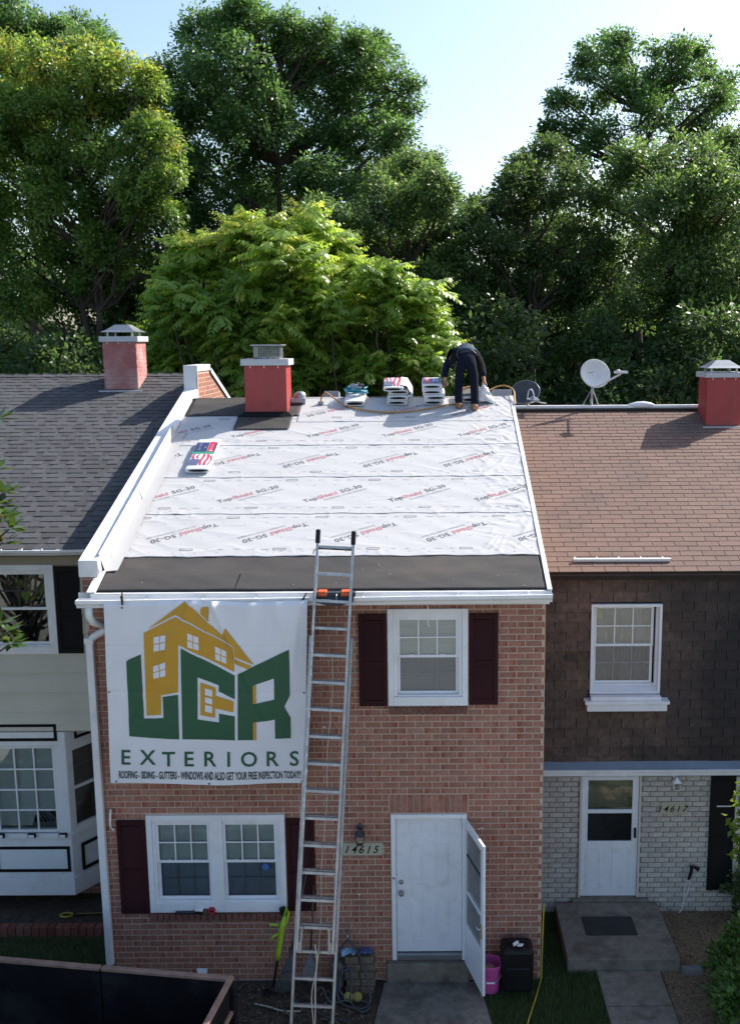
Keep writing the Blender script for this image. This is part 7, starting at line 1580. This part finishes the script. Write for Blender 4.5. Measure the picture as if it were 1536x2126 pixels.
# sumac with pinnate fronds, full sun
sm = leaf_mat('sumac_leaflet', (0.095, 0.18, 0.035), (0.265, 0.385, 0.085), tip=(0.46, 0.46, 0.10), transl=0.55, rough=0.35)
sr_ = np.random.default_rng(12); rr = random.Random(12)
sumac = thing('sumac_tree', (-2.5, 25.3, 0), 'bright green sumac with feathery leaves directly behind the brick house', 'tree', 'tall trees standing behind the houses')
Vs, Ts = [], []; q = MB(); smax = max(l[2]+l[3] for l in SUMAC)
stems = [(-4.2, 25.0), (-3.2, 25.6), (-2.4, 25.0), (-1.4, 25.5), (-0.6, 25.1)]
for (x, y, z, r) in SUMAC:
    sx, sy = min(stems, key=lambda p: abs(p[0]-x)+rr.random()*0.8); q.tube(wobble((sx, sy, -0.1), (x, y, z), 7, 0.22, rr), [0.07-0.007*i for i in range(8)], 6)
    nt = max(6, int(20*r*r/0.5))
    for j in range(nt):
        d = unit(sr_.normal(size=3)); d[2] = abs(d[2])*0.9 if sr_.random() < 0.62 else d[2]*0.5
        tip = np.array([x, y, z])+d*r*(0.25+0.9*sr_.random()); q.tube(wobble((x, y, z-0.1), tuple(tip), 3, 0.06, rr), [0.024, 0.018, 0.014, 0.01], 5)
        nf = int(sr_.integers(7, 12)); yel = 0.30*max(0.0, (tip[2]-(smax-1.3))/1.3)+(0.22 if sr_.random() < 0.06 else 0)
        a0 = sr_.uniform(0, 6.28); young = sr_.random()
        for f in range(nf):
            az = a0+f*2.4+sr_.normal(0, 0.25); el = sr_.uniform(-0.3, 1.25); FL = sr_.uniform(0.48, 0.80)*(0.7+0.5*young*0.6); npair = int(sr_.integers(7, 10))
            hd = np.array([math.cos(az), math.sin(az), 0.0]); k = np.arange(npair*2+1); u = (k//2+1)/(npair+0.5)
            pos = tip+hd*(FL*u*math.cos(el*0.6))[:, None]+np.array([0, 0, 1.0])*(FL*(u*math.sin(el)-0.36*u*u))[:, None]
            side = np.where(k % 2 == 0, 1.0, -1.0)[:, None]; sdv2 = np.array([-math.sin(az), math.cos(az), 0.0])
            tang = unit(hd*math.cos(el*0.6)+np.array([0, 0, 1.0])*(math.sin(el)-0.72*u)[:, None])
            A = unit(sdv2*side*0.78+tang*0.42+np.array([0, 0, -0.5])+sr_.normal(0, 0.10, (len(k), 3))); A[-1] = tang[-1]
            Nn = np.array([0, 0, 0.75])+hd*0.5+sr_.normal(0, 0.15, (len(k), 3)); Nn = unit(Nn-A*np.sum(A*Nn, 1, keepdims=True))
            L = 0.215*FL/0.6*np.sin(np.pi*(0.22+0.62*u))*sr_.uniform(0.9, 1.1); W = L*0.40
            Vs.append(leaf_quads(pos, A, Nn, L, W, 0.08)); Ts.append(np.clip(np.full(len(k), 0.36+0.26*young+yel)+sr_.normal(0, 0.14)+sr_.normal(0, 0.05, len(k)), 0, 1))
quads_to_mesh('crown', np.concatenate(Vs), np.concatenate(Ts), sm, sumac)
q.build('branches', M['twig'], sumac, smooth=True)

# shrubby thicket and the wood beyond, each one mass
def mass(name, label, boxes, n_cl, clump_r, per, leaf_L, mat, seed, kind='stuff'):
    rg = np.random.default_rng(seed); lobes = []
    for (x0, x1, y0, y1, z0, z1) in boxes:
        k = int(n_cl*(x1-x0)*(z1-z0)/ sum((b[1]-b[0])*(b[5]-b[4]) for b in boxes))
        for _ in range(k):
            x = rg.uniform(x0, x1); top = z1*(0.82+0.12*math.sin(x*1.1+seed)+0.06*math.sin(x*2.9)); lobes.append((x, rg.uniform(y0, y1), rg.uniform(z0, max(z0+0.3, top)), rg.uniform(0.7, 1.2)))
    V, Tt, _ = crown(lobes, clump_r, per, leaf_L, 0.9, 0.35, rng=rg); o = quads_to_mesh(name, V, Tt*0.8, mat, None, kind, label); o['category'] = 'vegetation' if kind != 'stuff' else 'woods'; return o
mass('undergrowth', 'dark undergrowth filling the space below the tree crowns', [(-14, -6.2, 31.5, 33.5, 2.5, 11.0), (-13, -6.2, 26.8, 28.8, 2.5, 8.2), (-6.2, 1.5, 28, 30, 2.0, 9.0), (1.5, 13, 25.0, 28, 2.5, 9.2)], 440, 0.42, 40, 0.165, darkm, 31)
mass('woods', 'dark wood far behind the row of trees', [(-22, -9, 40, 45, 1.5, 12.0), (-9, 2, 40, 45, 1.5, 14.5), (2, 6.0, 40, 45, 1.5, 13.2), (6.0, 24, 40, 45, 1.5, 15)], 620, 0.62, 34, 0.36, darkm, 33)
tq = random.Random(5)
for i, (x, y, h, lb) in enumerate(((-8.3, 31.5, 11, 'bare dark trunk between the left chimney and the maple foliage'), (-7.4, 33.5, 12, 'slim dark trunk right of the maple stems'), (-5.9, 32.0, 10, 'thin leaning trunk left of the sumac top'), (4.1, 29.3, 8, 'slender bare trunk in the dark foliage above the white dish'))):
    t = thing('bare_tree', (x, y, 0), lb, 'tree', 'bare trunks among the foliage'); q = MB(); q.tube(wobble((x, y, -0.1), (x+tq.uniform(-.5, .5), y, h), 7, 0.15, tq), [0.16-0.016*k for k in range(8)], 8); q.build('trunk', M['bark'], t, smooth=True); q = MB()
    for k in range(7):
        z = h*tq.uniform(0.4, 0.95); q.tube(wobble((x, y, z), (x+tq.uniform(-1.3, 1.3), y+tq.uniform(-.6, .6), z+tq.uniform(0.3, 1.3)), 4, 0.1, tq), [0.04, 0.03, 0.022, 0.015, 0.008], 5)
    q.build('limbs', M['bark'], t)

# evergreen magnolia at the left edge: only branch tips reach the picture
mg = thing('magnolia_tree', (-6.3, 11.1, 0), 'magnolia whose glossy leaf tips reach in at the left edge', 'tree'); mgl = leaf_mat('magnolia_leaf', (0.030, 0.075, 0.014), (0.085, 0.13, 0.025), tip=(0.22, 0.14, 0.03), transl=0.25, rough=0.22)
rg = np.random.default_rng(44); q = MB(); q.tube(wobble((-6.3, 11.1, -0.1), (-6.1, 10.9, 6.6), 7, 0.12, rr), [0.13-0.013*k for k in range(8)], 8); q.build('trunk', M['bark'], mg, smooth=True)
q = MB(); Vs, Ts = [], []
tips = [(-4.49, 10.5, 6.12), (-4.46, 10.55, 5.98), (-4.50, 10.45, 6.26), (-4.52, 10.5, 5.84), (-4.47, 10.5, 6.38), (-4.55, 10.5, 4.86), (-4.53, 10.5, 4.72), (-4.57, 10.4, 4.98), (-4.62, 10.5, 6.95), (-4.50, 10.6, 7.15)]
tips += [(rg.uniform(-7.6, -4.95), rg.uniform(9.8, 12.0), rg.uniform(3.6, 7.6)) for _ in range(120)]
for p in tips:
    q.tube(wobble((-6.2+rg.uniform(-.05, .05), 11.0, max(2.0, p[2]-1.2)), p, 4, 0.08, rr), [0.03, 0.024, 0.018, 0.013, 0.009], 5); n = 15
    az = rg.uniform(0, 6.28, n); A = unit(np.stack([np.cos(az)*0.9+0.35, np.sin(az)*0.9-0.1, rg.uniform(-0.1, 0.8, n)], -1)); Nn = np.array([0, 0, 1.0])+rg.normal(0, 0.25, (n, 3)); Nn = unit(Nn-A*np.sum(A*Nn, 1, keepdims=True))
    L = rg.uniform(0.16, 0.23, n); Vs.append(leaf_quads(np.array(p)+A*0.02, A, Nn, L, L*0.40, -0.12)); Ts.append(np.clip(rg.normal(0.42, 0.2, n), 0, 1))
quads_to_mesh('crown', np.concatenate(Vs), np.concatenate(Ts), mgl, mg); q.build('branches', M['bark'], mg, smooth=True)
# dogwood and low shrub at the right edge
dgm = leaf_mat('dogwood_leaf', (0.06, 0.12, 0.02), (0.20, 0.29, 0.05), tip=(0.36, 0.34, 0.08), transl=0.45, rough=0.35)
dg_ = thing('dogwood_tree', (4.7, 10.7, 0), 'dogwood with curled yellow green sunlit leaves at the right edge', 'tree'); q = MB(); q.tube(wobble((4.7, 10.7, -0.1), (4.6, 10.9, 2.9), 6, 0.08, rr), [0.07-0.008*k for k in range(7)], 7); q.build('trunk', M['bark'], dg_, smooth=True)
q = MB(); Vs, Ts = [], []
tips = [(3.66, 11.0, 2.80), (3.62, 11.0, 2.66), (3.68, 11.0, 2.5), (3.60, 11.0, 2.36), (3.63, 11.0, 2.20), (3.70, 11.0, 2.08), (3.64, 11.0, 1.95), (3.74, 11.0, 2.3), (3.78, 11.0, 2.6), (3.75, 11.0, 1.85), (3.76, 10.9, 2.9)]
tips += [(rg.uniform(3.85, 5.6), rg.uniform(10.0, 11.7), rg.uniform(1.7, 3.4)) for _ in range(240)]
for p in tips:
    q.tube(wobble((4.62, 10.85, max(0.9, p[2]-0.6)), p, 4, 0.06, rr), [0.018, 0.014, 0.011, 0.008, 0.005], 5); n = 14
    az = rg.uniform(0, 6.28, n); A = unit(np.stack([np.cos(az)*0.7, np.sin(az)*0.7, rg.uniform(-1.1, 0.1, n)], -1)); Nn = unit(rg.normal(0, 1, (n, 3))); Nn = unit(Nn-A*np.sum(A*Nn, 1, keepdims=True)); L = rg.uniform(0.08, 0.13, n)
    Vs.append(leaf_quads(np.array(p)+rg.normal(0, 0.035, (n, 3)), A, Nn, L, L*0.55, 0.3)); Ts.append(np.clip(rg.normal(0.5, 0.22, n), 0, 1))
quads_to_mesh('crown', np.concatenate(Vs), np.concatenate(Ts), dgm, dg_); q.build('branches', M['bark'], dg_)
def shrub(base, lobes, label, mat, seed, leaf_L=0.08):
    rg = np.random.default_rng(seed); t = thing('shrub', base, label, 'shrub'); V, Tt, CC = crown(lobes, 0.12, 26, leaf_L, 1.3, 0.1, rng=rg); quads_to_mesh('foliage', V, Tt, mat, t); q = MB()
    for l in lobes: q.tube(wobble(base, l[:3], 4, 0.03, rr), [0.014, 0.012, 0.01, 0.008, 0.006], 5)
    q.build('stems', M['bark'], t)
shm = leaf_mat('shrub_leaf', (0.035, 0.085, 0.02), (0.12, 0.22, 0.045), transl=0.35)
shrub((3.85, 11.35, 0), [(3.75, 11.4, 0.30, 0.22), (3.95, 11.3, 0.42, 0.25), (3.62, 11.2, 0.22, 0.18), (3.85, 11.1, 0.30, 0.22), (4.05, 11.55, 0.5, 0.25)], 'leafy green shrub in the straw mulch below the black shutter', shm, 51)
shrub((3.65, 10.75, 0), [(3.55, 10.8, 0.30, 0.22), (3.75, 10.7, 0.40, 0.26), (3.50, 10.55, 0.25, 0.2), (3.85, 10.9, 0.35, 0.25), (3.65, 10.45, 0.3, 0.25)], 'low green shrub at the bottom right corner of the mulch bed', shm, 52)
shrub((4.35, 12.75, 0), [(4.35, 12.8, 0.35, 0.22), (4.5, 12.7, 0.55, 0.25), (4.3, 12.7, 0.15, 0.16)], 'dark bush against the white brick right of the shutter', darkm, 53, 0.07)
